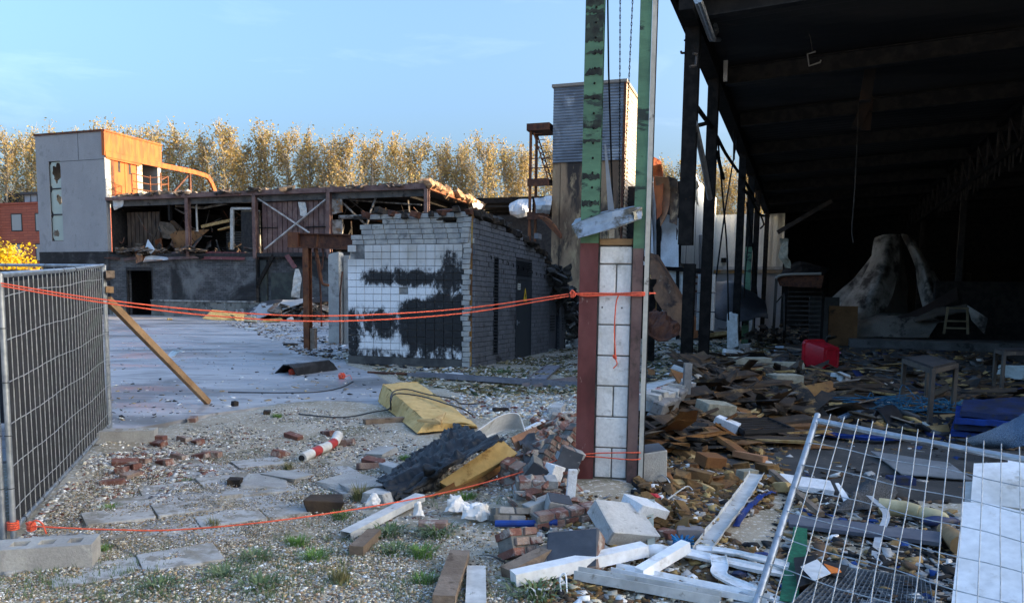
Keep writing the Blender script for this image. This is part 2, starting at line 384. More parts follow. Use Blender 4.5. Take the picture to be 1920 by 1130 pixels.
MAROONTUBE = M('grey_tube', (.2, .2, .2), (.28, .28, .28), sc=4, rough=.5, metal=.3, bump=.1)
PLANKGREY = M('grey_steel_plank', (.17, .165, .185), (.22, .21, .23), sc=3, rough=.55, c3=(.1, .09, .09), sc3=6, lo3=.62, hi3=.7, bump=.1)
DUCT = M('duct_zinc', (.38, .42, .46), (.25, .27, .28), sc=3, rough=.45, metal=.55, c3=(.1, .085, .06), sc3=5, lo3=.47, hi3=.6, bump=.25)
DOORGREY = M('anthracite_door', (.024, .03, .037), (.03, .036, .043), sc=3, rough=.5, bump=.05)
WOOL = M('mineral_wool', (.36, .33, .25), (.26, .24, .18), sc=10, rough=1, bump=1, bsc=60)
DRAPE = M('scorched_drape', (.36, .35, .325), (.24, .23, .21), sc=1, rough=.8, c3=(.03, .027, .025), sc3=.9, lo3=.44, hi3=.62, bump=.3)
SKIRT = M('cream_rubber', (.5, .43, .25), (.4, .33, .18), sc=6, rough=.6, c3=(.2, .14, .08), sc3=8, lo3=.6, hi3=.7, bump=.1)
ORANGEL = M('orange_label', (.75, .2, .03), rough=.5, bump=0)

def brick_wall(name, c1, c2, mort, bw, bh, soot=None, pale=None, sc=.25, s_lo=.45, s_hi=.6):
    """far masonry: brick pattern in the wall's own x-z plane, sooted and washed in patches"""
    m, t, b = base(name); tc_ = coords(t, 'Object'); sx = t.n('ShaderNodeSeparateXYZ'); t.l(tc_, sx.inputs[0]); cx = t.n('ShaderNodeCombineXYZ')
    t.l(t.math('ADD', sx.outputs[0], sx.outputs[1]), cx.inputs[0]); t.l(sx.outputs[2], cx.inputs[1])
    br = t.n('ShaderNodeTexBrick'); t.l(cx.outputs[0], br.inputs[0]); br.inputs['Scale'].default_value = 1
    br.inputs['Brick Width'].default_value = bw; br.inputs['Row Height'].default_value = bh; br.inputs['Mortar Size'].default_value = bh*.09
    for k, c in (('Color1', c1), ('Color2', c2), ('Mortar', mort)): br.inputs[k].default_value = (*c, 1)
    col = br.outputs[0]
    if pale: col = t.mix(t.math('MULTIPLY', t.ss(t.noise(tc_, sc*2.4, 7, .65, .8), .47, .64), .8), col, pale)
    if soot: col = t.mix(t.math('MULTIPLY', t.ss(t.noise(tc_, sc, 7, .6, 1), s_lo, s_hi), .9), col, soot)
    t.l(col, b.inputs['Base Color']); b.inputs['Roughness'].default_value = .85
    bp = t.n('ShaderNodeBump'); bp.inputs['Strength'].default_value = .6; bp.inputs['Distance'].default_value = .03; t.l(br.outputs['Fac'], bp.inputs['Height']); bp.invert = True
    t.l(bp.outputs[0], b.inputs['Normal']); MATS[name] = m; return m
FARBRICK = brick_wall('sooted_brick_wall', (.055, .057, .062), (.11, .112, .115), (.014, .014, .014), .55, .17, (.007, .007, .008), (.16, .165, .165), .2, .5, .68)
BLACKBRICK = brick_wall('black_brick_base', (.012, .012, .014), (.024, .025, .028), (.02, .02, .02), .5, .13, (.006, .006, .007), (.1, .1, .1), .3, .4, .6)
REDWALL = brick_wall('red_brick_house_wall', (.36, .1, .06), (.3, .08, .05), (.2, .06, .04), 1.6, .36)
PLINTH = M('mossy_plinth', (.2, .2, .18), (.1, .105, .095), sc=.8, rough=.9, c3=(.03, .03, .03), sc3=1.3, lo3=.52, hi3=.66, c4=(.4, .4, .38), sc4=1.6, lo4=.6, hi4=.68, bump=.4)
STAGE = M('stage_concrete', (.13, .13, .13), (.08, .08, .08), sc=1.5, rough=.9, c3=(.03, .03, .03), sc3=2, bump=.3)
def glass_mat(name, c, r=.12):
    m, t, b = base(name); b.inputs['Base Color'].default_value = (*c, 1); b.inputs['Roughness'].default_value = r; b.inputs['Specular IOR Level'].default_value = .8
    MATS[name] = m; return m
PANE = glass_mat('dusty_pane', (.36, .43, .4), .2); DARKGLASS = glass_mat('dark_pane', (.02, .025, .03), .05); HOUSEGLASS = glass_mat('pale_pane', (.3, .33, .35), .15)

# ------------------------------------------------------------------ frames
TH = 18.7
Lc = gnd(207, 588)                       # front right foot of the grey stair tower
Lc = V((Lc.x, Lc.y, 0)); Lc *= 74/Lc.y
FB = Frame((Lc.x, Lc.y, 0), TH)
FH = Frame(gnd(888, 690), 18.2)          # switch house, nearest corner
FSV = Frame(atY(1163, 500, 38).xy.to_3d(), TH)
HALLTH = 20.7
FL = Frame(gnd(1318, 692).xy.to_3d(), HALLTH)   # hall, at the first column foot

# ------------------------------------------------------------------ ground, yard, hall floor
yard_px = [(150, 850), (205, 812), (300, 796), (400, 776), (560, 754), (650, 752), (730, 766), (870, 774), (1000, 778), (1010, 765), (900, 758), (780, 745), (735, 722), (700, 700), (650, 684), (640, 660)]
yard = [gnd(*p).xy for p in yard_px] + [FB.w(36, -10, 0).xy, FB.w(42, 14, 0).xy, FB.w(-14, 14, 0).xy, FB.w(-26, -2, 0).xy, gnd(-300, 700).xy, gnd(-300, 900).xy]
def inpoly(x, y, P):
    c = False; n = len(P)
    for i in range(n):
        a, b = P[i], P[i-1]
        if (a[1] > y) != (b[1] > y) and x < (b[0]-a[0])*(y-a[1])/(b[1]-a[1])+a[0]: c = not c
    return c
def gz(x, y):
    """height of the loose ground"""
    p = V((x, y, 0)); z = .05*noise.noise(p*.5) + .03*noise.noise(p*1.7+V((5, 1, 0))) + .012*noise.noise(p*6)
    d = math.hypot(x-.6, y-6.3); z += .16*math.exp(-(d/1.1)**2)                     # rubble round the brick pier
    q = FL.loc(V((x, y, 0))); z += .28*math.exp(-((q.x-.6)/1.6)**2-((q.y+7.5)/5.5)**2)    # debris bank along the hall edge
    z += .18*math.exp(-((q.x-3.5)/3)**2-((q.y+4)/5)**2)
    return z*min(1, max(0, 1-(y-30)/20))
xs = np.concatenate([np.linspace(-900, -40, 12), np.linspace(-36, -8, 22), np.arange(-7.5, 9, .11), np.linspace(9.5, 40, 30), np.linspace(50, 900, 12)])
ys = np.concatenate([np.linspace(-300, 0, 8), np.arange(.8, 14, .11), np.linspace(14.2, 40, 60), np.linspace(43, 120, 24), np.linspace(150, 1500, 12)])
gv = []
ybb = [min(p[0] for p in yard), max(p[0] for p in yard), min(p[1] for p in yard), max(p[1] for p in yard)]
for y in ys:
    for x in xs:
        z = gz(x, y) if (-40 < x < 45 and 0 < y < 60) else 0
        if ybb[0]-.1 < x < ybb[1]+.1 and ybb[2]-.1 < y < ybb[3]+.1 and inpoly(x, y, yard): z = min(z, 0)-.05
        gv.append((x, y, z))
nx = len(xs)
gf = [(j*nx+i, j*nx+i+1, (j+1)*nx+i+1, (j+1)*nx+i) for j in range(len(ys)-1) for i in range(nx-1)]
GROUND = M('gravelly_soil', (.31, .265, .195), (.4, .35, .27), sc=1.3, rough=.95, c3=(.62, .59, .53), sc3=22, lo3=.55, hi3=.62, c4=(.17, .15, .09), sc4=.8, lo4=.5, hi4=.64, bump=1, bsc=55)
struct('ground', (gv, gf), GROUND, sm=60)
def yard_mat():
    m, t, b = base('wet_concrete_yard'); p = coords(t, 'Position')
    st = t.scale(p, (.25, 1, 1)); n1 = t.noise(st, .55, 6, .6, .6); n2 = t.noise(p, .25, 5, .6, .5); n3 = t.noise(t.scale(p, (.3, 1.6, 1)), 2.2, 7, .65)
    col = t.mix(t.ss(n1, .4, .62), (.3, .3, .31), (.42, .41, .41)); col = t.mix(t.ss(n2, .5, .62), col, (.15, .148, .15))
    col = t.mix(t.ss(n3, .53, .66), col, (.16, .15, .14)); col = t.mix(t.ss(t.noise(p, 9, 8, .7), .6, .68), col, (.5, .49, .47))
    t.l(col, b.inputs['Base Color']); wet = t.ss(t.noise(t.scale(p, (.35, 1, 1)), .42, 5, .55, .5), .46, .6)
    t.l(t.math('MULTIPLY_ADD', wet, -.42, .72), b.inputs['Roughness']); b.inputs['Specular IOR Level'].default_value = .55
    bp = t.n('ShaderNodeBump'); bp.inputs['Strength'].default_value = .25; bp.inputs['Distance'].default_value = .01; t.l(t.noise(p, 18, 6, .65), bp.inputs['Height']); t.l(bp.outputs[0], b.inputs['Normal'])
    return m
YARDM = yard_mat()
struct('concrete_yard', prism([(p[0], p[1], -.25) for p in yard], (0, 0, .262)), YARDM)
# sooty hall floor, just above the soil inside the hall
hf = [FL.w(1.2, -13.2, 0), FL.w(22, -13.2, 0), FL.w(22, 45, 0), FL.w(.4, 45, 0)]
HALLFLOOR = M('sooty_floor', (.03, .029, .028), (.055, .052, .048), sc=1.5, rough=.85, c3=(.1, .09, .075), sc3=8, lo3=.58, hi3=.7, bump=.6, bsc=30)
NF = 26
def floorgrid():
    vs_, fs = [], []
    for j in range(61):
        for i in range(31):
            x = .9+21*i/30; y = -13.6+58*(j/60)**1.5; p = FL.w(x, y, 0)
            vs_.append(V((p.x, p.y, max(gz(p.x, p.y), 0)*.9+.012+.035*abs(noise.noise(p*.9)) - (.06 if i == 0 or j == 0 else 0))))
    for j in range(60):
        for i in range(30): a = j*31+i; fs.append((a, a+1, a+32, a+31))
    return vs_, fs
struct('hall_floor', floorgrid(), HALLFLOOR, sm=60)

# ------------------------------------------------------------------ burnt office building far left
T_W = .45
bld = thing('burnt_office_building', 'two storey burnt out building with grey stair tower, open upper floor and sooted brick base', 'building', FB.o, FB.rz)
def bp(n, g, m, sm=None, label=None, par=None, kind=None): return part(par or bld, n, g, m, sm, label, False, kind)
c = lambda u, v, y=0: FB.py(u, v, y)
BR = c(800, 480).x                       # facade right end
ZR = c(500, 358).z                       # roof line
ZS = c(480, 474).z                       # sill of upper floor
TX0 = c(72, 400).x; TZ = c(140, 250).z; TY = FB.px(300, 270, 0).y
# tower front wall around the slot window
wx0, wx1 = c(95, 400).x, c(117, 400).x; wz0, wz1 = c(106, 452).z, c(106, 302).z; zb = c(140, 472).z
bp('tower_front_wall', join(box(TX0, wx0, 0, T_W, zb, TZ), box(wx1, 0, 0, T_W, zb, TZ), box(wx0, wx1, 0, T_W, zb, wz0), box(wx0, wx1, 0, T_W, wz1, TZ)), GREYPAINT)
bp('tower_base_wall', box(TX0-.06, .1, -.06, T_W, 0, zb), BLACKBRICK)
bp('tower_rear_wall', each(box(TX0, TX0+T_W, T_W, TY, 0, TZ), box(TX0, 0, TY-T_W, TY-.01, ZR+.4, TZ)), GREYPAINT)
bp('tower_cap', box(TX0-.1, .12, -.1, TY, TZ, TZ+.18), RUSTD)
bp('panel_joint', each(box(c(147, 300).x, c(147, 300).x+.05, -.012, 0, c(147, 300).z, TZ), box(wx1, -.05, -.012, 0, wz1-.1, wz1-.05)), M('joint', (.06, .07, .085), bump=0))
win = bp('slot_window', join(box(wx0-.1, wx0, .05, .3, wz0-.1, wz1+.1), box(wx1, wx1+.1, .05, .3, wz0-.1, wz1+.1), box(wx0, wx1, .05, .3, wz1, wz1+.1), box(wx0, wx1, .05, .3, wz0-.1, wz0),
      *[box(wx0, wx1, .1, .24, wz0+(wz1-wz0)*k-.06, wz0+(wz1-wz0)*k+.06) for k in (.335, .66)]), M('window_frame', (.03, .033, .04), bump=0))
holes = [(.3, .3, .3, .16), (.66, .6, .3, .22), (.56, .56, .4, .46)]
for k in range(3):
    za = wz0+(wz1-wz0)*(0, .335, .66)[k]+.06; zz = wz0+(wz1-wz0)*(.335, .66, 1)[k]-.06; n = 20; out = []; inn = []
    hx, hz, hr, hv = holes[k]; rnd = random.Random(k+3)
    for i in range(n):
        a = 2*math.pi*i/n; ca, sa = math.cos(a), math.sin(a); s = .5/max(abs(ca), abs(sa))
        out.append(V((wx0+(wx1-wx0)*(.5+ca*s), .17, za+(zz-za)*(.5+sa*s))))
        rr = rnd.uniform(.55, 1.1); inn.append(V((wx0+(wx1-wx0)*min(.97, max(.03, hx+hr*ca*rr)), .17, za+(zz-za)*min(.97, max(.03, hz+hv*sa*rr)))))
    bp('pane', ringfill(out, inn), PANE, label=('lower pane, mostly whole', 'middle pane with a small jagged hole', 'upper pane with a large jagged hole')[k], par=win)
# tower side: fascia, whitewashed brick strip, double door, rusty beam
s_ = lambda u, v, x=0: FB.px(u, v, x)
fy1 = s_(300, 280).y
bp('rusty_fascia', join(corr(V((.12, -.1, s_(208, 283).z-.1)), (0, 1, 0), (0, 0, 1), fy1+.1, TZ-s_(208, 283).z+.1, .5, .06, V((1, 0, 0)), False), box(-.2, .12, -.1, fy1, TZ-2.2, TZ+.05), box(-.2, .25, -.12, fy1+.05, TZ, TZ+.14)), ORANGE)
bp('tower_side_wall', each(box(-.5, -.1, .2, s_(211, 400).y+.15, ZR, TZ-2), box(-.45, -.12, s_(259, 330).y, s_(269, 330).y, ZR, TZ-2.2), box(-.5, -.2, .2, s_(269, 330).y, s_(240, 301).z+.2, TZ-2)), M('whitewashed_brick', (.5, .43, .33), (.35, .28, .2), sc=1.5, c3=(.1, .08, .07), sc3=2, bump=.3))
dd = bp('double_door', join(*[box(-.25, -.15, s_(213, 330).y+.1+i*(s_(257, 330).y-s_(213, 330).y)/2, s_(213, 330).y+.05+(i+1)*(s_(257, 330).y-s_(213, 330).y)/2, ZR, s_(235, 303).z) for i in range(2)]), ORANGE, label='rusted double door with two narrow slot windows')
for i in range(2):
    y = s_(213, 330).y+(i*.45+.24)*(s_(257, 330).y-s_(213, 330).y)
    bp('door_window', box(-.14, -.13, y, y+.28, ZR+2.6, ZR+4), SOOT, par=dd)
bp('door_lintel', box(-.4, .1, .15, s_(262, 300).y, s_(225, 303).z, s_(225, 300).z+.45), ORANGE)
bp('door_jamb', box(-.3, -.05, s_(213, 330).y-.2, s_(213, 330).y+.1, ZR, s_(225, 303).z), RUSTD)
yb = s_(355, 325, 0).y
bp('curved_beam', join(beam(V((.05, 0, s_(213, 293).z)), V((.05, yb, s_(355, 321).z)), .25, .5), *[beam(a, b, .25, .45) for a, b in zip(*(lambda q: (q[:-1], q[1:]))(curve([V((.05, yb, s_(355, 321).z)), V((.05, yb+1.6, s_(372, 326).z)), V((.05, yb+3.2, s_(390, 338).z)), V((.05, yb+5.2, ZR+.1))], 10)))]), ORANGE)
bp('beam_post', join(beam(V((.05, yb, ZR)), V((.05, yb, s_(355, 325).z)), .22, .22), beam(V((.05, yb-3.4, ZR+.8)), V((.05, yb-.3, s_(348, 329).z)), .15, .15)), RUSTD)
# lower sooted wall with door opening, plinth
dx0, dx1, dz0, dz1 = c(239, 540).x, c(285, 540).x, 0, c(262, 507).z
bp('lower_wall', each(box(.1, dx0, .02, .5, 0, ZS), box(dx1, c(480, 540).x, .02, .5, 0, ZS), box(dx0, dx1, .02, .5, dz1, ZS), box(c(480, 540).x, BR, .5, .9, 0, ZS)), FARBRICK)
bp('recess_reveal', box(c(480, 540).x-.3, c(480, 540).x, .5, .9, 0, ZS), FARBRICK)
bp('plinth', each(box(dx1+.1, c(620, 560).x, -.28, .02, 0, c(400, 566).z), box(.1, dx0-.3, -.2, .02, 0, c(220, 566).z-.1)), PLINTH)
bp('plinth_coping', box(dx1+.1, c(480, 560).x, -.36, .02, c(400, 566).z, c(400, 566).z+.14), M('coping', (.35, .35, .33), (.1, .1, .1), sc=1.5, bump=.3))
bp('door_frame', join(box(dx0-.12, dx0, -.02, .25, 0, dz1), box(dx1, dx1+.12, -.02, .25, 0, dz1), box(dx0-.12, dx1+.12, -.02, .25, dz1, dz1+.3)), SOOT)
# upper floor shell
bp('upper_floor_slab', box(.1, BR, 0, 9, ZS-.35, ZS), SOOT)
bp('upper_back_wall', box(.1, BR, 8.6, 9, 0, ZR), SOOT)
bp('tower_inner_wall', box(.02, .1, .5, 8.6, 0, ZR-.4), SOOT)
bp('roof_deck', box(-.1, BR, .3, 9, ZR-.35, ZR-.05), SOOT)
bp('ceiling_beam', each(*[box(x, x+.3, .4, 8.6, ZR-.9, ZR-.36) for x in np.linspace(2, BR-2, 9)]), CHAR)
bp('lower_back_wall', box(.1, BR, 4.6, 5, 0, ZS-.36), SOOT)
bp('roof_edge', each(*[box(a, b-.03, -.12, .3, ZR-.32, ZR+.06+dz) for a, b, dz in ((0, 4.2, -.1), (4.2, 8.8, -.03), (8.8, 15.4, 0), (15.4, 24, .02), (24, BR, .05))]), MAROOND)
bp('roof_clutter', join(*[tf(lump(random.Random(i).uniform(.3, 1.6), .6, random.Random(i+9).uniform(.1, .4), i+400, .25, 1), V((random.Random(i+70).uniform(.5, BR-.3), random.Random(i+50).uniform(-.1, 1.6), ZR-.05)), (random.Random(i+1).uniform(-.3, .3), random.Random(i+2).uniform(-.3, .3), random.Random(i+3).uniform(0, 3))) for i in range(110)]), M('roof_char', (.03, .027, .025), (.1, .075, .06), sc=1.2, c3=(.3, .24, .18), sc3=1.5, bump=.5), kind='stuff')
bp('soffit_trim', box(.3, BR-.3, .3, .5, ZR-.85, ZR-.34), M('pale_trim', (.1, .095, .09), (.05, .05, .05), sc=1.2, c3=(.02, .02, .02), sc3=2, bump=.2))
bp('fallen_roof_crust', join(*[rock(V((random.Random(i).uniform(2.6, 9.5), random.Random(i+40).uniform(.2, 2), ZR+.1)), (.5, .4, random.Random(i+9).uniform(.18, .5)), i, .5, 1) for i in range(26)]), M('pale_crust', (.55, .48, .38), (.3, .24, .18), sc=3, c3=(.1, .07, .05), sc3=4, bump=.6), kind='stuff')
for u in (351, 477, 616, 799):
    x = c(u, 420).x; bp('steel_column', ibeam(V((x, .12, ZS-.5)), V((x, .12, ZR-.3)), .34, .42, .05, V((0, 1, 0))), MAROOND)
bp('steel_column', ibeam(V((c(310, 400).x, .6, c(310, 412).z)), V((c(310, 400).x, .6, ZR-.3)), .25, .3, .04, V((0, 1, 0))), CHAR)
# plank-clad bay with a wind brace
x0, x1 = c(484, 420).x, c(611, 420).x; n = 13
for i in range(n):
    a = x0+(x1-x0)*i/n; b = x0+(x1-x0)*(i+1)/n
    bp('cladding_plank', box(a+.035, b-.035, .55+(i % 3)*.015, .64, ZS-.05, ZR-.9), MAROOND)
bp('plank_backing', box(x0, x1, .66, .75, ZS, ZR-.4), M('backing', (.05, .03, .03), bump=.1))
for p, q in (((484, 372), (580, 436)), ((497, 467), (611, 374))):
    a, b = c(*p, .3), c(*q, .3); bp('wind_brace', beam(a, b, .1, .2, V((0, 1, 0))), M('brace_white', (.5, .5, .5), (.3, .29, .28), sc=2, bump=.1))
bp('hanging_foil', patch([[c(559, 379, .45), c(572, 379, .45)], [c(562, 392, .4), c(575, 395, .4)], [c(563, 404, .4), c(574, 408, .42)]], 4, 8, .1, 2, .02), WHITEDIRT)
bp('latch_bar', each(beam(c(573, 426, .45), c(610, 425, .45), .06, .1), beam(c(484, 427, .45), c(520, 427, .45), .05, .08)), CHAR)
# things seen inside, fixed to the shell
bp('ceiling_pipe', each(tube([c(232, 382, 1), c(470, 379, 1)], .07, 6), tube([c(314, 385, 2.5), c(380, 390, 2.2), c(450, 377, 2)], .12, 6), tube([c(472, 377, 2.4), c(380, 376, 2.4)], .05, 6)), M('pale_pipe', (.26, .25, .22), (.1, .09, .08), sc=2, bump=.1))
bp('hanging_conduit', join(tube([c(368, 380, 1), c(370, 434, 1)], .09, 6), beam(c(366, 433, 1), c(372, 433, 1), .1, .1)), WHITEDIRT)
bp('cable', each(*[tube(curve([c(*p, 1.2) for p in q], 10), .03, 4) for q in (((345, 388), (342, 410), (330, 440)), ((352, 400), (356, 440), (378, 466)), ((450, 378), (453, 410), (456, 436)), ((300, 392), (296, 430), (285, 455)))]), CHAR)
bp('inner_cladding', join(*[box(x, x+.42, 1.6, 1.75, ZS, c(240, 394).z) for x in np.arange(c(212, 420).x+.1, c(264, 420).x+.6, .5)]), M('scorched_planks', (.045, .03, .022), (.09, .065, .045), sc=2, c3=(.02, .016, .014), sc3=3, bump=.3, stretch=(1, 1, .3)))
bp('crumpled_foil', patch([[c(211, 368, .2), c(232, 370, .2)], [c(212, 382, .05), c(230, 385, .2)], [c(214, 394, .1), c(224, 392, .3)]], 6, 6, .25, 1.2, .02, 3), SILVER)
bp('white_door_frame', join(beam(c(435.5, 391, .8), c(435.5, 468, .8), .2, .3), beam(c(434, 391, .8), c(472, 391, .8), .2, .2), box(c(437, 430).x, c(472, 430).x, 1.15, 1.25, ZS, c(450, 392).z)), M('white_frame', (.5, .5, .48), (.33, .33, .31), sc=3, bump=.1))
bp('dark_doorway', box(c(438.5, 430).x, c(472, 430).x, 1.0, 1.12, ZS, c(450, 394).z), SOOT)
for q, mt in ((((318, 440), (330, 433), (392, 430), (350, 467), (330, 467)), PLY), (((318, 415), (326, 413), (344, 430), (344, 437), (332, 434)), BURNTBOARD), (((290, 450), (302, 446), (305, 466), (292, 466)), RUST), (((300, 415), (322, 418), (334, 440), (316, 448), (300, 445), (296, 466), (290, 466), (290, 435)), M('curled_sheet', (.16, .13, .1), (.08, .065, .05), sc=1.5, c3=(.03, .025, .02), sc3=2, bump=.2))):
    bp('leaning_sheet', prism([c(u, v, 1.4+.1*i) for i, (u, v) in enumerate(q)], FB.y*0+V((0, .08, 0))), mt)
bp('fallen_batten', each(beam(c(378, 425, 1.5), c(432, 413, 1.5), .15, .25), beam(c(411, 431, 1.7), c(434, 425, 1.7), .4, .12)), FOAMPALE)
pal = bp('crate_stack', join(*[box(c(393, 440).x+.06*random.Random(i).random(), c(426, 440).x, 2.2, 4, ZS+.22*i, ZS+.22*i+.15) for i in range(10)]), BLACKPL)
rw = random.Random(33); tg = []
for i in range(70):
    x = rw.uniform(.6, BR-.6)
    if c(484, 420).x < x < c(611, 420).x: continue
    p0 = V((x, rw.uniform(.9, 3.2), rw.uniform(ZS+.1, ZR-.7))); p1 = p0+V((rw.gauss(0, 1.6), rw.gauss(0, .5), rw.gauss(-.6, 1.2))); p1.z = max(ZS+.05, min(ZR-.5, p1.z)); p1.x = max(.4, min(BR-.4, p1.x)); p1.y = max(.6, p1.y)
    tg.append(tube(curve([p0, p0.lerp(p1, .5)+V((0, 0, -rw.uniform(0, .5))), p1], 6), rw.choice((.03, .05, .08)), 4))
for i in range(50):
    x = rw.uniform(.6, BR-.8)
    if c(484, 420).x < x < c(611, 420).x: continue
    tg.append(tf(lump(rw.uniform(.4, 1.4), rw.uniform(.1, .8), .06, i+500, .25, 1), (x, rw.uniform(.8, 3), ZS+rw.uniform(.05, 1.1)), (rw.uniform(-1, 1), rw.uniform(-1, 1), rw.uniform(0, 3))))
bp('tangled_wreckage', join(*tg), M('wreckage_mix', (.03, .028, .026), (.13, .115, .1), sc=.9, c3=(.12, .05, .03), sc3=1.1, lo3=.52, hi3=.62, bump=.3), kind='stuff')
# sill debris, loose roof sheets
for i, q in enumerate((((205, 480), (228, 476), (224, 487), (195, 484)), ((228, 476), (262, 472), (268, 484), (232, 489)), ((255, 466), (278, 466), (305, 488), (262, 489)), ((272, 482), (305, 474), (316, 487), (268, 491)), ((312, 474), (344, 472), (372, 484), (314, 487)), ((344, 471), (378, 473), (382, 484), (362, 486)), ((386, 472), (461, 474), (458, 487), (378, 486)))):
    a = [c(u, v, -.3 if v > 480 else .5) for u, v in q]
    bp('loose_sheet', prism(a, V((0, .05, .05))), (RUSTD, MAROOND, RUSTPANEL, SILVER, MAROOND, CHAR, MAROON)[i])
bp('loose_sheet', prism([c(254, 470, -.1), c(270, 460, .2), c(266, 490, -.5), c(255, 494, -.5)], V((0, .05, .03))), RUSTPANEL, label='rusty strip hanging over the sill')
bp('loose_sheet', prism([c(272, 466, -.1), c(277, 449, .1), c(290, 468, -.3), c(283, 476, -.4)], V((0, .05, .03))), SILVER, label='bent grey sheet standing on the sill')
bp('sill_rubble', join(*[rock(V((random.Random(i).uniform(.3, 7), random.Random(i+50).uniform(-.1, 1.2), ZS+.05)), (.4, .3, .25), i, .5, 1) for i in range(20)]), CHARWOOD, kind='stuff')
bp('sill_scraps', join(*[tf(lump(random.Random(i).uniform(.4, 1.5), .5, .08, i+300, .2, 1), V((random.Random(i+70).uniform(.3, 11), random.Random(i+50).uniform(-.5, .9), ZS+.12+.3*random.Random(i+5).random())), (random.Random(i+1).uniform(-.6, .6), random.Random(i+2).uniform(-.5, .5), random.Random(i+3).uniform(0, 3))) for i in range(46)]), M('scorched_scraps', (.06, .05, .045), (.2, .17, .14), sc=1.2, c3=(.14, .05, .03), sc3=1.5, bump=.3), kind='stuff')
# open right-hand bay
bp('tension_rod', each(tube([c(636, 407, .2), c(800, 403, .2)], .17, 7), tube([c(640, 374, 2), c(790, 384, 1)], .07, 5), tube([c(712, 352, 1), c(693, 402, .3), c(688, 425, .3)], .1, 5), tube([c(642, 380, .8), c(690, 425, .8)], .1, 5), tube([c(655, 374, 3), c(690, 402, 3)], .05, 5)), M('sooted_bar', (.22, .21, .2), (.05, .045, .04), sc=3, bump=.2))
bp('torn_panel', each(prism([c(621, 372, .3), c(641, 370, .3), c(642, 398, .3), c(622, 402, .3)], V((0, .1, 0))), prism([c(622, 412, .4), c(642, 412, .4), c(642, 438, .4), c(622, 438, .4)], V((0, .1, 0)))), M('torn_white', (.35, .33, .3), (.12, .1, .08), sc=2, c3=(.3, .12, .03), sc3=2, bump=.3))
bp('bent_bracket', each(beam(c(680, 398, .2), c(700, 408, .2), .3, .25), beam(c(690, 405, .2), c(712, 412, .2), .25, .2)), RUST)
ey = FB.px(905, 388, BR).y
bp('gable_edge', join(beam(V((BR, 0, ZR-.1)), V((BR, ey, FB.px(905, 388, BR).z)), .4, .5)), RUST)
bp('torn_insulation', join(*[rock(V((BR+.1+random.Random(i).uniform(-.6, .3), ey*i/34, ZR+.1+(FB.px(905, 388, BR).z-ZR)*i/34)), (.5, .5, random.Random(i+5).uniform(.2, .55)), i, .55, 1) for i in range(34)]), M('sunlit_wool', (.36, .23, .13), (.22, .12, .06), sc=3, c3=(.1, .06, .04), sc3=5, bump=.8), kind='stuff')
bp('end_wall', box(BR-.3, BR-.05, 1, ey, 0, ZS+.6), SOOT)
bp('crumpled_corner', patch([[FB.px(886, 372, BR+.3), FB.px(905, 383, BR+.3)], [FB.px(884, 386, BR+.6), FB.px(906, 392, BR+.7)], [FB.px(890, 404, BR+.3), FB.px(900, 404, BR+.3)]], 8, 8, .5, .8, .03, 5), WHITEDIRT)
# recess below: leaning bars and a hanging sheet
bp('leaning_bar', each(beam(c(514, 477, .1), c(483, 534, -.1), .2, .3), tube([c(541, 475, .2), c(553, 500, .2)], .08, 5)), CHAR)
bp('recess_lining', join(box(c(484, 520).x, c(496, 520).x, .3, .5, 0, c(490, 487).z), box(c(504, 520).x, c(545, 520).x, .3, .49, .6, c(520, 511).z)), M('green_black', (.03, .034, .034), (.06, .07, .06), sc=1, bump=.2))
bp('hanging_sheet', patch([[c(553, 504, -.1), c(560, 504, -.1)], [c(550, 520, -.3), c(565, 520, -.2)], [c(548, 540, -.3), c(563, 538, -.2)], [c(546, 556, -.2), c(561, 559, -.1)]], 6, 14, .12, 1.4, .03, 8), WHITEDIRT, label='dirty white sheet hanging in the recess')
bp('hanging_sheet', prism([c(533, 480, 0), c(541, 476, 0), c(556, 500, -.3), c(550, 504, -.3)], V((0, .06, 0))), MAROON, label='maroon flap hanging in the recess')
bp('roof_rail', each(*[tube([V((x, y, ZR)), V((x, y, ZR+2.2))], .07, 5) for x, y in ((2.6, .6), (3.4, 2), (4.6, 3), (5.6, 1))], *[tube([V((2.6, .6, ZR+h)), V((3.4, 2, ZR+h*.9)), V((4.6, 3, ZR+h)), V((5.6, 1, ZR+h*.7))], .05, 5) for h in (.8, 1.5, 2.2)]), RUST)

# low burnt range behind the switch house
FR = Frame(FB.w(BR+.4, 12, 0), TH)
q0 = FR.py(880, 372); q1 = FR.py(1035, 372)
rg = thing('burnt_shed', 'low burnt shed with sagging black roof edge behind the switch house', 'shed', FR.o, FR.rz)
part(rg, 'wall', box(q0.x, q1.x+1, .5, .9, 0, q0.z-1.6), SOOT); part(rg, 'roof', box(q0.x-.3, q1.x+1.2, 0, 6, q0.z-.5, q0.z), CHAR)
part(rg, 'purlin', each(*[beam(V((q0.x, .4+i, q0.z-.7-.35*i)), V((q1.x, .4+i, q0.z-.9-.3*i)), .12, .16) for i in range(4)]), SOOT)
part(rg, 'back_wall', box(q0.x, q1.x, 5.5, 5.8, 0, q0.z-.5), SOOT)
part(rg, 'crumpled_sheet', patch([[FR.py(955, 382, -.4), FR.py(975, 371, -.3), FR.py(998, 372, -.2)], [FR.py(956, 396, -1), FR.py(976, 397, -.9), FR.py(998, 390, -.6)], [FR.py(962, 402, -.4), FR.py(980, 404, -.6), FR.py(996, 402, -.4)]], 10, 8, .5, .6, .03, 2), SILVER)

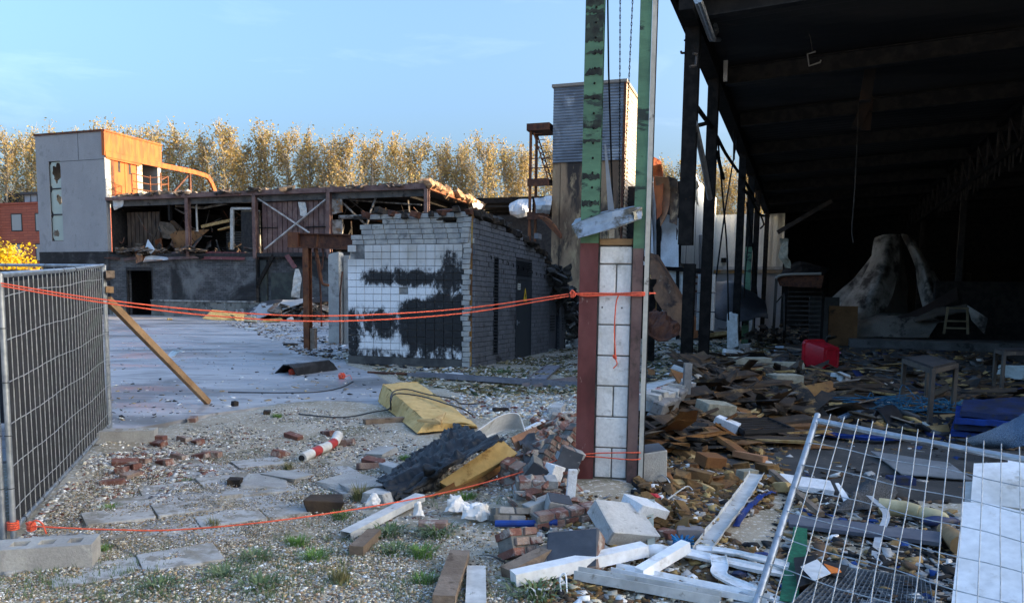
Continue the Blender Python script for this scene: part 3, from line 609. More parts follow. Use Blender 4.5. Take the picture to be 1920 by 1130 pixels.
# red brick house and yellow tree far left
FG = Frame(atY(80, 500, 105).xy.to_3d(), TH)
g = thing('red_brick_house', 'red brick house with flat roof and grey rooftop cabin behind the yellow tree', 'house', FG.o, FG.rz)
hl = FG.py(-60, 400).x; hz = FG.py(40, 383).z
part(g, 'wall', box(hl, 6, 0, 10, 0, hz), REDWALL); part(g, 'parapet', box(hl-.1, 6, -.12, .2, hz, hz+.25), M('brick_trim', (.3, .08, .05), bump=.1))
for u0, v0, u1, v1 in ((22, 400, 41, 434), (67, 399, 78, 434), (68, 456, 79, 490), (22, 456, 41, 490)):
    a, b = FG.py(u0, v1), FG.py(u1, v0)
    f = part(g, 'window', join(box(a.x, a.x+.14, -.05, .1, a.z, b.z), box(b.x-.14, b.x, -.05, .1, a.z, b.z), box(a.x+.14, b.x-.14, -.05, .1, b.z-.14, b.z), box(a.x+.14, b.x-.14, -.05, .1, a.z, a.z+.14)), BLACKPL)
    part(f, 'pane', box(a.x+.14, b.x-.14, -.025, -.01, a.z+.14, b.z-.14), HOUSEGLASS)
a, b = FG.py(33, 383), FG.py(74, 362)
part(g, 'roof_cabin', box(a.x, 6, 1, 8, hz, b.z), M('pale_cabin', (.4, .43, .47), (.35, .37, .4), sc=1, bump=.05)); part(g, 'cabin_roof', box(a.x-.3, 6, .6, 8.2, b.z, b.z+.3), M('dark_cap', (.06, .06, .065), bump=.05))
part(g, 'cabin_seam', each(*[box(a.x+k*1.2, a.x+k*1.2+.1, .95, 1, hz, b.z) for k in range(5)]), M('dark_cap', (.06,)*3))
part(g, 'black_gable', prism([FG.py(5, 383, 2), FG.py(12, 362, 2), FG.py(22, 361, 2), FG.py(34, 383, 2)], V((0, 3, 0))), SOOT)
# ------------------------------------------------------------------ switch house (grey brick hut with tiled front)
hut = thing('switch_house', 'small grey brick transformer house with collapsed roof and half blackened white tiled front', 'building', FH.o, FH.rz)
hf_ = lambda u, v, y=0: FH.py(u, v, y)
hs = lambda u, v, x=0: FH.px(u, v, x)
HX0 = hf_(654, 560).x; HW1 = hf_(868, 560).x          # tiled field, in hut x (negative to 0)
ZT = hf_(770, 458).z; Z0 = .22
def hut_tile_mat():
    m, t, b = base('sooted_tile'); co = coords(t, 'Object', hut); sx = t.n('ShaderNodeSeparateXYZ'); t.l(co, sx.inputs[0])
    u = t.n('ShaderNodeMapRange'); t.l(sx.outputs[0], u.inputs[0]); u.inputs[1].default_value = HX0; u.inputs[2].default_value = HW1; u = u.outputs[0]
    w = t.n('ShaderNodeMapRange'); t.l(sx.outputs[2], w.inputs[0]); w.inputs[1].default_value = Z0; w.inputs[2].default_value = ZT; w = w.outputs[0]
    def boxm(a, b_, c_, d, so=.09):
        f1 = t.ss(u, a-so, a+so); f2 = t.ss(u, b_+so, b_-so); f3 = t.ss(w, c_-so, c_+so); f4 = t.ss(w, d+so, d-so)
        return t.math('MULTIPLY', t.math('MULTIPLY', f1, f2), t.math('MULTIPLY', f3, f4))
    fld = t.math('MAXIMUM', boxm(.12, 1.3, .6, .8, .13), boxm(.42, 1.3, .04, .6, .14))
    fld = t.math('MAXIMUM', fld, t.math('MULTIPLY', boxm(-.2, .6, .12, .46, .14), .74)); fld = t.math('MAXIMUM', fld, t.math('MULTIPLY', boxm(-.2, .14, -.1, .45, .08), .74))
    fld = t.math('MAXIMUM', fld, t.math('MULTIPLY', boxm(-.1, 1.2, -.1, .1, .06), .62)); fld = t.math('MAXIMUM', fld, t.math('MULTIPLY', boxm(.8, 1.2, .45, .95, .1), .72))
    fld = t.math('SUBTRACT', fld, t.math('MULTIPLY', boxm(.18, .72, .5, .62, .07), .45))
    n = t.noise(t.scale(co, (1.2, 1.2, .8)), 1.7, 10, .75, .6); n2 = t.noise(t.scale(co, (1, 1, .55)), 9, 6, .8); n3 = t.noise(t.scale(co, (1, 1, .35)), 34, 5, .8)
    k = t.math('ADD', t.math('ADD', t.math('MULTIPLY', fld, 1.0), t.math('MULTIPLY', n, 1.9)), t.math('ADD', t.math('MULTIPLY', n2, .8), t.math('MULTIPLY', n3, .55)))
    soot = t.math('ADD', t.math('MULTIPLY', t.ss(k, 1.92, 2.4), .5), t.math('MULTIPLY', t.ss(k, 2.12, 2.34), .5)); soot = t.math('MULTIPLY', soot, t.math('SUBTRACT', 1.0, t.math('MULTIPLY', t.ss(n3, .58, .72), .3)))
    stain = t.math('MULTIPLY', t.math('MULTIPLY', t.ss(w, .7, .9), t.noise(t.scale(co, (1, 1, .5)), 2, 5)), 1.3)
    col = t.mix(stain, (.83, .84, .85), (.36, .33, .28)); col = t.mix(t.math('MULTIPLY', t.ss(t.noise(co, 30, 3), .5, .7), .35), col, (.5, .5, .5)); col = t.mix(soot, col, (.012, .012, .013))
    t.l(col, b.inputs['Base Color']); t.l(t.math('MULTIPLY_ADD', soot, .4, .35), b.inputs['Roughness']); return m
TILEM = hut_tile_mat()
nt_x, nt_z = 13, 16; tw = (HW1-HX0)/nt_x; th_ = (ZT-Z0)/nt_z
tm = mesh('tile', bevbox(0, tw-.012, -.03, 0, 0, th_-.012, .004)); tm.materials.append(TILEM)
rnd = random.Random(2)
for i in range(nt_x):
    for j in range(nt_z):
        if i < 2 and j > 10 and rnd.random() < .35+.25*(j > 12)-.3*i: continue
        if rnd.random() < .012: continue
        o = link(bpy.data.objects.new('tile', tm)); o.parent = hut; o.location = (HX0+i*tw, -.012+rnd.uniform(-.003, .003), Z0+j*th_); o.rotation_euler = (rnd.uniform(-.01, .01), 0, 0)
part(hut, 'front_wall', join(box(HX0+.05, HW1, 0, .22, 0, ZT), ), M('front_render', (.3, .29, .27), (.1, .1, .1), sc=2, bump=.3))
part(hut, 'front_plinth', box(HX0, HW1, -.06, 0, 0, Z0-.01), M('dark_plinth', (.05, .05, .05), (.09, .09, .085), sc=3, bump=.4))
# whitewashed brick courses above the tiles, stepped down to the left
bh = .135; bwid = .36; wb_m = mesh('brick', bevbox(0, bwid-.015, 0, .2, 0, bh-.014, .008)); wb_m.materials.append(WHITEBRICK)
ztop = hf_(880, 405).z; j = 0; z = ZT+.01
while z < ztop:
    xl = HX0 + .12 + j*.14
    x = xl - (bwid/2 if j % 2 else 0)
    while x < HW1+.02:
        if rnd.random() > .05*j-.05: inst_o = link(bpy.data.objects.new('brick', wb_m)); inst_o.parent = hut; inst_o.location = (x, rnd.uniform(-.008, .008), z); inst_o.rotation_euler = (0, rnd.uniform(-.008, .008), rnd.uniform(-.01, .01))
        x += bwid
    z += bh; j += 1
part(hut, 'brick_mortar', box(HX0+.5, HW1, .03, .17, ZT, ztop-.15), MORTAR)
# ragged white brick jamb at the near corner, then the ochre cavity edge
jm = mesh('brick', lump(.2, .2, bh-.014, 4, .05, 1, 3, .03)); jm.materials.append(WHITEBRICK)
z = 0.03; j = 0
while z < ztop+.1:
    o = link(bpy.data.objects.new('brick', jm)); o.parent = hut; o.location = (HW1+.1+rnd.uniform(-.05, .05), .04, z); o.rotation_euler = (0, 0, rnd.uniform(-.1, .1)); z += bh; j += 1
part(hut, 'cavity_insulation', prism([V((HW1+.19, .0, .02)), V((-.06, -.01, .02)), V((-.06, -.01, ztop+.1)), V((HW1+.21, .0, ztop))], V((0, .15, 0))), M('ochre_cavity', (.3, .14, .03), (.14, .06, .025), sc=4, c3=(.05, .03, .02), sc3=6, c4=(.45, .27, .06), sc4=2, bump=.8, stretch=(1, 1, .5)))
# right-hand wall: grey painted bricks, one by one
HL = hs(1062, 560).y; zc = hs(893, 405).z
prof = [(0, zc), (.8, zc+.05), (2.2, zc+.02), (3.6, zc-.15), (5.2, zc-.35), (6.6, zc-.6), (7.4, zc-1.0), (8.2, zc-1.35), (9.0, zc-1.9), (9.6, zc-2.4), (12, zc-3)]
def topz(y):
    for (a, za), (b, zb_) in zip(prof, prof[1:]):
        if a <= y <= b: return za+(zb_-za)*(y-a)/(b-a)
    return 0
ops = []
def opening(u0, v0, u1, v1):
    a = hs(u0, v0); b = hs(u1, v1); ops.append((a.y, b.y, min(a.z, b.z), max(a.z, b.z))); return ops[-1]
L1 = opening(924, 688, 935, 481); L1 = ops[-1] = (L1[0], L1[1], .25, hs(930, 481).z)
y0, y1 = hs(967, 560).y, hs(996, 560).y; D1 = (y0, y1, 0, hs(980, 522).z); ops.append((y0, y1, 0, hs(981, 488).z)); LV = (y0, y1, D1[3]+.05, hs(981, 488).z)
y2, y3 = hs(1030, 560).y, hs(1053, 560).y; D2 = (y2, y3, 0, hs(1040, 522).z); ops.append((y2, y3, 0, hs(1040, 496).z)); LV2 = (y2, y3, D2[3]+.05, hs(1040, 496).z)
bricks = []; z = 0.0; j = 0; bl = .36
while z < zc+.1:
    y = -(bl/2 if j % 2 else 0)
    while y < HL:
        a, b = max(y, 0)+.007, min(y+bl, HL)-.007; y += bl
        if b-a < .05 or z+bh > topz((a+b)/2)+rnd.uniform(-.04, .06): continue
        segs = [(a, b)]
        for o0, o1, za, zb_ in ops:
            if z+bh*.5 > za and z+bh*.5 < zb_:
                ns = []
                for p, q in segs:
                    if q <= o0 or p >= o1: ns.append((p, q)); continue
                    if p < o0-.04: ns.append((p, o0))
                    if q > o1+.04: ns.append((o1, q))
                segs = ns
        for p, q in segs: bricks.append((p, q, z, rnd.uniform(-.006, .012)))
    z += bh; j += 1
bricks.sort(key=lambda b: b[0])
cache = {}
for k, (p, q, z, pr) in enumerate(bricks[:290]):
    key = round(q-p, 2)
    if key not in cache: cache[key] = mesh('brick', bevbox(-.15, 0, 0, q-p, 0, bh-.014, .008)); cache[key].materials.append(PAINTBRICK)
    o = link(bpy.data.objects.new('brick', cache[key])); o.parent = hut; o.location = (pr, p, z)
part(hut, 'brick_courses', join(*[bevbox(pr-.15, pr, p, q, z, z+bh-.014, .008) for p, q, z, pr in bricks[290:]]), PAINTBRICK, kind='stuff')
part(hut, 'side_mortar', prism([V((-.17, .05, 0))]+[V((-.17, min(y, HL), max(z-.15, 0))) for y, z in prof if y <= 9.6]+[V((-.17, HL, 0))], V((.155, 0, 0))), M('dark_mortar', (.03, .03, .033), (.05, .05, .055), sc=5, bump=.3)) if False else None
def mort_seg(a, b, za, zb_): return box(-.17, -.015, a, b, za, zb_)
segs = []; ycuts = sorted(set([0.05, HL]+[v for o in ops for v in o[:2]]+[y for y, _ in prof if 0 < y < HL]))
for a, b in zip(ycuts, ycuts[1:]):
    mid = (a+b)/2; tz = min(topz(a), topz(b))-.15; cur = 0.0
    for o0, o1, za, zb_ in sorted(ops, key=lambda o: o[2]):
        if o0 <= mid <= o1:
            if za > cur: segs.append(mort_seg(a, b, cur, min(za, tz)))
            cur = zb_
    if tz > cur: segs.append(mort_seg(a, b, cur, tz))
part(hut, 'side_mortar', join(*segs), M('dark_mortar', (.03, .03, .033), (.05, .05, .055), sc=5, bump=.3))
part(hut, 'back_wall', join(box(HX0, 0, HL-.2, HL, 0, 2.2), box(HX0+.05, HX0+.25, .22, HL, 0, ZT*.9)), SOOT)
# louvres, door, far door
def louvre(yA, yB, zA, zB, n, nm):
    f = part(hut, nm, join(box(-.12, .012, yA, yA+.03, zA, zB), box(-.12, .012, yB-.03, yB, zA, zB), box(-.12, .012, yA, yB, zB-.03, zB), box(-.14, -.11, yA, yB, zA, zB)), DOORGREY)
    sm_ = mesh('slat', hexa([(-.1, yA+.03, -.02), (.005, yA+.03, -.035), (.005, yB-.03, -.035), (-.1, yB-.03, -.02), (-.1, yA+.03, .0), (.005, yA+.03, -.015), (.005, yB-.03, -.015), (-.1, yB-.03, .0)])); sm_.materials.append(DOORGREY)
    for i in range(n):
        o = link(bpy.data.objects.new('slat', sm_)); o.parent = f; o.location = (0, 0, zA+(zB-zA)*(i+.7)/n)
louvre(L1[0], L1[1], L1[2], L1[3], 30, 'tall_louvre'); louvre(*LV, 9, 'vent_louvre'); louvre(*LV2, 9, 'vent_louvre')
door = part(hut, 'steel_door', join(box(-.1, .005, D1[0]+.06, D1[1]-.06, .02, D1[3]-.04), box(-.14, .02, D1[0], D1[0]+.06, 0, D1[3]), box(-.14, .02, D1[1]-.06, D1[1], 0, D1[3]), box(-.14, .02, D1[0]+.06, D1[1]-.06, D1[3]-.04, D1[3]+.05)), DOORGREY)
zs = hs(981, 553).z; ym = (D1[0]+D1[1])/2+.1
sg = part(door, 'warning_sign', prism([V((.01, ym-.17, zs-.2)), V((.01, ym+.2, zs-.2)), V((.01, ym+.015, zs+.22))], V((.008, 0, 0))), YELLOWSIGN)
part(door, 'warning_bolt', prism([V((.0195, ym+.03, zs+.1)), V((.0195, ym-.05, zs-.03)), V((.0195, ym+.0, zs-.03)), V((.0195, ym-.02, zs-.14)), V((.0195, ym+.08, zs+.0)), V((.0195, ym+.03, zs+.0))], V((.002, 0, 0))), BLACKPRINT)
part(door, 'notice_plate', join(box(.006, .014, D1[0]+.16, D1[0]+.42, hs(972, 543).z, hs(972, 531).z)), M('notice', (.55, .56, .5), bump=0))
part(door, 'notice_line', each(*[box(.0145, .016, D1[0]+.19, D1[0]+.38-(i % 2)*.05, hs(972, 543).z+.05+i*.07, hs(972, 543).z+.075+i*.07) for i in range(4)]), BLACKPRINT)
part(door, 'handle', join(box(.005, .03, D1[0]+.1, D1[0]+.15, 1.05, 1.2), tube([V((.03, D1[0]+.12, 1.13)), V((.06, D1[0]+.12, 1.13)), V((.06, D1[0]+.25, 1.13))], .012, 6)), GALV)
for k, (a, b, x) in enumerate(((D2[0], D2[0]+1.05, -.02), (D2[0]+1.15, D2[1]-.02, .12))):
    dl = part(hut, 'door_leaf', box(x-.06, x, a, b, .1, D2[3]), M('leaf_grey', (.075, .08, .09), (.1, .1, .11), sc=3, bump=.1))
    part(dl, 'leaf_vent', each(*[box(x+.004, x+.02, a+.25, b-.25, .75+i*.1, .8+i*.1) for i in range(6)]), SOOT)
for i, y in enumerate(np.linspace(1.2, 6.6, 12)):
    part(hut, 'eyebolt', tube([V((-.02, y, zc-.95-.03*i)), V((.04, y, zc-.97-.03*i)), V((.03, y, zc-1.05-.03*i))], .012, 5), CHAR)
part(hut, 'lamp_box', box(.012, .14, hs(1001, 440).y, hs(1008, 440).y, hs(1004, 448).z, hs(1004, 438).z), M('lampgrey', (.2, .2, .21), bump=.1))
# charred roof remains on the wall heads
rr = random.Random(8)
for i in range(9):
    x = HX0+.6+(HW1-HX0-.4)*i/8.0; zz = min(ztop, ZT+.15+max(0, (x-HX0-.1))*.9)
    part(hut, 'charred_rafter_end', tf(lump(.16, .5, .15, i, .15, 1), (x, .1+rr.uniform(-.1, .1), zz+rr.uniform(-.05, .1)), (rr.uniform(-.2, .2), rr.uniform(-.2, .2), rr.uniform(-.3, .3))), CHARWOOD if i % 2 else RUSTD)
part(hut, 'roof_batten', each(beam(V((HX0+.1, .15, ZT+.75)), V((HW1+.2, .2, ztop+.12)), .1, .09), beam(V((HX0+1, .4, ZT+.7)), V((0, .6, ztop+.2)), .12, .08), beam(V((HX0+.2, 1, ZT+1)), V((-.2, .3, ztop+.05)), .09, .06)), CHARWOOD)
part(hut, 'roof_batten', beam(hf_(683, 404, .3), hf_(740, 418, .3), .12, .16), RUST, label='rusted bent bracket on the wall head')
part(hut, 'wallhead_char', join(*[tf(lump(.3, .3, .16, i+20, .2, 1), (-.12+rr.uniform(-.05, .08), y, topz(y)-.06), (rr.uniform(-.3, .3), rr.uniform(-.3, .3), rr.uniform(0, 3))) for i, y in enumerate(np.linspace(.2, 8.8, 44))]), CHARWOOD, kind='stuff')
part(hut, 'roof_crust', join(*[tf(lump(.5, .9, .06, i+60, .25, 1), (rr.uniform(HX0+.5, -.3), y, topz(y)-.1-.1*rr.random()), (rr.uniform(-.2, .2), rr.uniform(-.15, .15), rr.uniform(0, 3))) for i, y in enumerate(np.linspace(.4, 7, 22))]), CHARWOOD, kind='stuff')
# rubble spilling from the collapsed far end
def heap(pts, n, seed, s0, s1, name, mat, label, cat, flat=.6, kind='stuff'):
    r = random.Random(seed); gs = []
    for i in range(n):
        p, h = pts(r); s = r.uniform(s0, s1); gs.append(tf(lump(s*r.uniform(.7, 1.6), s, s*flat*r.uniform(.3, 1), seed*99+i, .3, 1), p+V((0, 0, h)), (r.uniform(-.7, .7), r.uniform(-.7, .7), r.uniform(0, 6))))
    return single(name, join(*gs), mat, label, cat, kind=kind)
def hp(r):
    y = r.uniform(6.9, 11.2); zt = max(.4, topz(min(y, 11.5))+.1 if y < 9.4 else 2.4-(y-9.4)*.9); return FH.w(r.gauss(.1, .28), y, r.uniform(max(0, zt-.9), zt)), 0
heap(hp, 150, 5, .12, .38, 'rubble_heap', M('sooty_rubble', (.03, .03, .03), (.09, .085, .08), sc=4, c3=(.3, .28, .25), sc3=5, lo3=.58, hi3=.68, bump=.5), 'black and grey rubble of the fallen roof at the far end of the switch house', 'rubble')
heap(lambda r: (FH.w(r.gauss(.35, .3), r.uniform(9.6, 12.5), r.uniform(.1, 2.0)), 0), 60, 6, .1, .4, 'torn_cladding_heap', M('pale_rag', (.3, .3, .28), (.12, .12, .11), sc=4, c3=(.03, .03, .03), sc3=4, bump=.5), 'torn pale scraps heaped behind the switch house', 'rubble', .25)

# concrete post and return wall at the hut's left
cp = thing('concrete_post', 'chipped whitish concrete post with worn faces left of the tiled wall', 'post', gnd(634, 645), FH.rz)
g0 = FH.loc(gnd(634, 645)); hgt = FH.py(634, 475, g0.y).z
part(cp, 'shaft', tf(lump(.48, .4, hgt, 3, .05, 3, 2, .03), (-.06, 0, 0)), M('old_white_concrete', (.42, .41, .38), (.33, .32, .3), sc=2, c3=(.18, .17, .16), sc3=3, lo3=.55, hi3=.7, bump=.4))
part(cp, 'side_strip', box(.24, .5, .05, .3, 0, hgt*.98), M('old_white_concrete', (.4,)*3))
part(cp, 'rust_stain_pipe', tube([V((.2, -.2, 0)), V((.22, -.2, hgt*.55)), V((.3, -.15, hgt*.8))], .03, 6), RUSTD)

# rusted gate frame in front of it
gf_ = thing('rusted_gate_frame', 'rusted steel post carrying a short cantilever beam left of the tiled wall', 'steel frame', gnd(578, 655), FH.rz)
G0 = FH.loc(gnd(578, 655)); gx = lambda u, v: FH.py(u, v, G0.y)-G0
hpz = gx(578, 445).z
part(gf_, 'post', ibeam(V((0, 0, .0)), V((0, 0, gx(578, 462).z)), .22, .24, .025, V((0, 1, 0))), RUST)
part(gf_, 'timber_packing', box(.13, .3, -.08, .1, 0, .75), WOODG)
part(gf_, 'beam', ibeam(gx(545, 450), gx(680, 455), .26, .5, .03), RUSTD)
part(gf_, 'beam_end_plate', beam(gx(544, 450), gx(563, 450.5), .3, .52), RUST)
part(gf_, 'hanging_strip', tube(curve([gx(597, 440), gx(594, 470), gx(600, 505), gx(604, 530), gx(616, 535)], 14), [.05]*15, 5), RUST)
part(gf_, 'hanging_strip', each(tube(curve([gx(589, 440), gx(592, 480), gx(600, 530), gx(603, 612)], 14), .035, 5), tube(curve([gx(600, 438), gx(606, 480), gx(600, 520)], 10), .03, 5)), RUSTD)

# ------------------------------------------------------------------ silver tower with rusty stair
st = thing('sheet_metal_tower', 'tall square tower of grey corrugated sheet above scorched tan panels behind the brick pier', 'tower', FSV.o, FSV.rz)
fv = lambda u, v, y=0: FSV.py(u, v, y); sv = lambda u, v, x=0: FSV.px(u, v, x)
SX0 = fv(1036, 300).x; SZ = fv(1163, 155).z; SB = fv(1100, 303).z; SY = sv(1197, 200).y; SLOW = 0.0
part(st, 'front_cladding', corr(V((SX0, 0, SB)), (1, 0, 0), (0, 0, 1), -SX0, SZ-SB, .14, .045, V((0, -1, 0))), M('grey_corrugated', (.24, .27, .31), (.17, .19, .22), sc=1.2, rough=.45, metal=.4, c3=(.06, .06, .065), sc3=1.4, lo3=.6, hi3=.75, c4=(.4, .42, .45), sc4=.8, bump=.05))
part(st, 'side_cladding', corr(V((0, 0, 2)), (0, 1, 0), (0, 0, 1), SY, SZ-2, .2, .05, V((1, 0, 0))), M('sunlit_corrugated', (.58, .5, .4), (.48, .4, .32), sc=1.2, rough=.5, metal=.2, c3=(.25, .12, .05), sc3=1.2, lo3=.6, hi3=.72, bump=.05))  # same sheet as the front, with sunlight put into its paler, warmer colour
for i, (a, b) in enumerate(((0, .12), (.12, .5), (.5, .82), (.82, 1))):
    part(st, 'lower_panel', box(SX0*(1-a)-.0, SX0*(1-b)-.03, .06-.03*(i % 2), .12, 0, SB+.1), TANPANEL)
part(st, 'core', box(SX0+.05, -.05, .13, SY, 0, SZ-.05), SOOT)
part(st, 'cap', each(box(SX0-.08, .1, -.1, SY, SZ, SZ+.14)), M('cap_metal', (.25, .22, .19), bump=.05))
part(st, 'corner_trim', box(-.05, .07, -.07, .0, 2, SZ-.02), RUSTD)
ss_ = thing('rusted_stair_frame', 'rusted steel stair frame with ladder rungs on the left side of the sheet metal tower', 'stair', FSV.w(SX0-.1, .4, 0), FSV.rz)
A0 = FSV.loc(ss_.location); lx = lambda u, v, y=.4: FSV.py(u, v, y)-A0
x0, x1 = lx(998, 300).x, lx(1034, 300).x
part(ss_, 'top_slab', box(lx(993, 240).x, x1, -.5, .9, lx(1010, 248).z, lx(1010, 235).z), RUSTD)
for x, y in ((x0, -.3), (x0, .7)): part(ss_, 'post', beam(V((x, y, 0)), V((x, y, lx(998, 248).z)), .12, .12), RUST)
for k, v in enumerate((338, 400)): part(ss_, 'landing', each(box(x0-.1, x1, -.4, .8, lx(1010, v).z-.18, lx(1010, v).z), box(x0-.1, x1, -.45, -.4, lx(1010, v).z-.35, lx(1010, v).z+.02)), RUSTD)
part(ss_, 'ladder_stile', each(*[tube([V((lx(1004, 252).x, y, lx(1004, 252).z)), V((lx(1030, 335).x, y, lx(1030, 335).z))], .035, 5) for y in (-.3, .4)]), RUST)
for i in range(7):
    a = lx(1004+26*i/7.0, 254+81*i/7.0); part(ss_, 'rung', each(beam(V((a.x, -.3, a.z)), V((a.x, .4, a.z)), .05, .03), beam(V((a.x, -.3, a.z)), V((a.x+.5, -.3, a.z+.02)), .03, .03)), RUST)
part(ss_, 'handrail', each(tube([V((x0, -.35, lx(998, 300).z)), V((x1, -.35, lx(998, 300).z))], .03, 5), tube([V((x0, -.35, lx(998, 318).z)), V((x1, -.35, lx(998, 318).z))], .03, 5)), RUST)
part(ss_, 'wrapped_sheet', patch([[lx(1002, 372, 0), lx(1034, 366, 0)], [lx(1004, 385, -.4), lx(1034, 385, -.4)], [lx(1004, 402, 0), lx(1030, 402, 0)]], 6, 6, .3, 1, .03, 4), SILVER)
part(ss_, 'bent_strip', each(*[tube(curve([lx(1010+i*4, 405+i*3, -.5), lx(1030, 412+i*4, -.8), lx(1052, 440+i*2, -1)], 8), .06, 5) for i in range(4)]), RUST)

# ------------------------------------------------------------------ pale clad building at the end of the alley
PB = V(gnd(1333, 618).xy.to_3d()); PB *= 52/PB.y
FP = Frame((PB.x, PB.y, 0), HALLTH)
pb = thing('pale_clad_building', 'pale ribbed metal clad building with torn sunlit upper edge at the end of the alley', 'building', FP.o, FP.rz)
pe = lambda u, v, y=0: FP.py(u, v, y); ps = lambda u, v, x=0: FP.px(u, v, x)
ZE = pe(1385, 402).z; zs2 = pe(1385, 500).z
part(pb, 'end_cladding', corr(V((0, 0, zs2)), (1, 0, 0), (0, 0, 1), pe(1470, 450).x, ZE-zs2, .55, .05, V((0, -1, 0)), False), CREAMSHEET)
part(pb, 'end_base', box(0, pe(1470, 450).x, .0, .3, 0, zs2-.25), M('pale_base', (.5, .52, .55), (.42, .44, .46), sc=.6, c3=(.2, .18, .14), sc3=2, lo3=.64, hi3=.75, bump=.1))
part(pb, 'rusted_ledge', box(0, pe(1470, 450).x, -.12, .2, zs2-.45, zs2-.22), M('ochre_ledge', (.35, .2, .06), (.4, .34, .26), sc=1.2, bump=.3))
part(pb, 'white_ledge', box(0, pe(1470, 450).x, -.16, .2, zs2-.2, zs2), WHITEDIRT)
part(pb, 'end_core', box(.02, pe(1470, 450).x, .02, 14, zs2, ZE-.1), SOOT)
wy0 = ps(1278, 420).y
ztop_ = [(wy0, ps(1278, 312).z), (ps(1300, 400).y, ps(1300, 322).z), (0, ps(1331, 352).z)]
for k in range(9):
    ya = wy0+(0-wy0)*k/9; yb_ = wy0+(0-wy0)*(k+1)/9-.03
    za = ztop_[0][1]+(ztop_[-1][1]-ztop_[0][1])*k/9 + .25*noise.noise(V((k*1.7, 2, 0)))
    part(pb, 'side_sheet', join(corr(V((.02*(k % 2), ya, ps(1290, 498).z)), (0, 1, 0), (0, 0, 1), yb_-ya, za-ps(1290, 498).z, .4, .05, V((1, 0, 0)), False)), CREAMSHEET)
part(pb, 'side_base', box(-.3, -.05, wy0, 0, 0, ps(1290, 498).z), WHITEDIRT)
part(pb, 'side_core', box(-6, -.06, wy0, 0, ps(1290, 498).z, ps(1300, 335).z-.8), SOOT)
part(pb, 'torn_lip', each(patch([[ps(1296, 322, .1), ps(1302, 320, .4), ps(1306, 325, .5)], [ps(1297, 345, .2), ps(1303, 340, .7), ps(1310, 345, .6)], [ps(1300, 362, .1), ps(1304, 372, .3), ps(1308, 385, .3)]], 6, 8, .3, .8, .03, 2), patch([[ps(1278, 316, .1), ps(1288, 312, .5), ps(1294, 318, .3)], [ps(1279, 330, .1), ps(1288, 328, .6), ps(1295, 332, .4)]], 6, 6, .3, .8, .03, 6)), CREAMSHEET)
part(pb, 'drain_pipe', tube([ps(1313, 440, .2), ps(1313, 520, .2)], .09, 6), M('pipegrey', (.3, .31, .32)))
part(pb, 'wall_lamp', join(box(pe(1353, 488).x, pe(1362, 488).x, -.4, -.05, pe(1356, 492).z, pe(1356, 484).z)), CHAR)
# rusted cladding hanging off the near end
hc = thing('hanging_rusted_cladding', 'rusted sheets hanging from the torn end of the alley building beside the pier', 'cladding', FP.w(0, wy0-1, 0), FP.rz)
P0 = FP.loc(hc.location); hx = lambda u, v, y=0: FP.py(u, v, wy0-1+y)-P0
for k, (rows, mt, lb) in enumerate((
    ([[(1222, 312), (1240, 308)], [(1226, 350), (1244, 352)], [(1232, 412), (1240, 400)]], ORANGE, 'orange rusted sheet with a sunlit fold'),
    ([[(1228, 330), (1252, 332)], [(1232, 370), (1256, 368)], [(1240, 425), (1254, 402)]], RUSTPANEL, None), ([[(1250, 330), (1270, 336)], [(1256, 370), (1272, 372)], [(1255, 418), (1270, 424)]], TANPANEL, 'tan sheet curling outwards'),
    ([[(1206, 330), (1220, 330)], [(1208, 390), (1222, 390)], [(1208, 480), (1226, 490)]], SILVER, None), ([[(1240, 400), (1272, 412)], [(1240, 440), (1272, 440)], [(1238, 498), (1272, 500)]], SILVER, None),
    ([[(1208, 330), (1230, 345)], [(1206, 400), (1230, 410)], [(1206, 496), (1232, 500)]], SILVER, None))):
    part(hc, 'hanging_sheet', patch([[hx(*p, -.5*(k < 3)+.12*k+.3*(i == 1)) for p in r] for i, r in enumerate(rows)], 6, 12, .22, .9, .03, k+2), mt, 40, lb)
part(hc, 'frame_post', each(beam(hx(1206, 290, .8), hx(1206, 640, .8), .2, .2), beam(hx(1236, 420, .8), hx(1236, 640, .8), .2, .25), beam(hx(1272, 340, .9), hx(1270, 640, .9), .15, .15), beam(hx(1206, 500, .8), hx(1320, 508, .8), .2, .2)), CHAR)
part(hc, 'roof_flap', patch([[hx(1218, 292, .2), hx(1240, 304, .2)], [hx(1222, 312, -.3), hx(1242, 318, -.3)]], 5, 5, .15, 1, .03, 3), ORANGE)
part(hc, 'white_wall', prism([hx(1236, 505, .9), hx(1283, 508, .9), hx(1283, 590, .9), hx(1236, 590, .9)], V((0, .15, 0))), WHITEDIRT)
part(hc, 'shelf_rack', join(*[beam(hx(1284, v, 1.2), hx(1314, v+2, 1.2), .3, .12) for v in (508, 518, 530, 545, 560)], *[beam(hx(u, 505, 1.2), hx(u, 600, 1.2), .1, .1) for u in (1286, 1300, 1312)]), RUSTD)
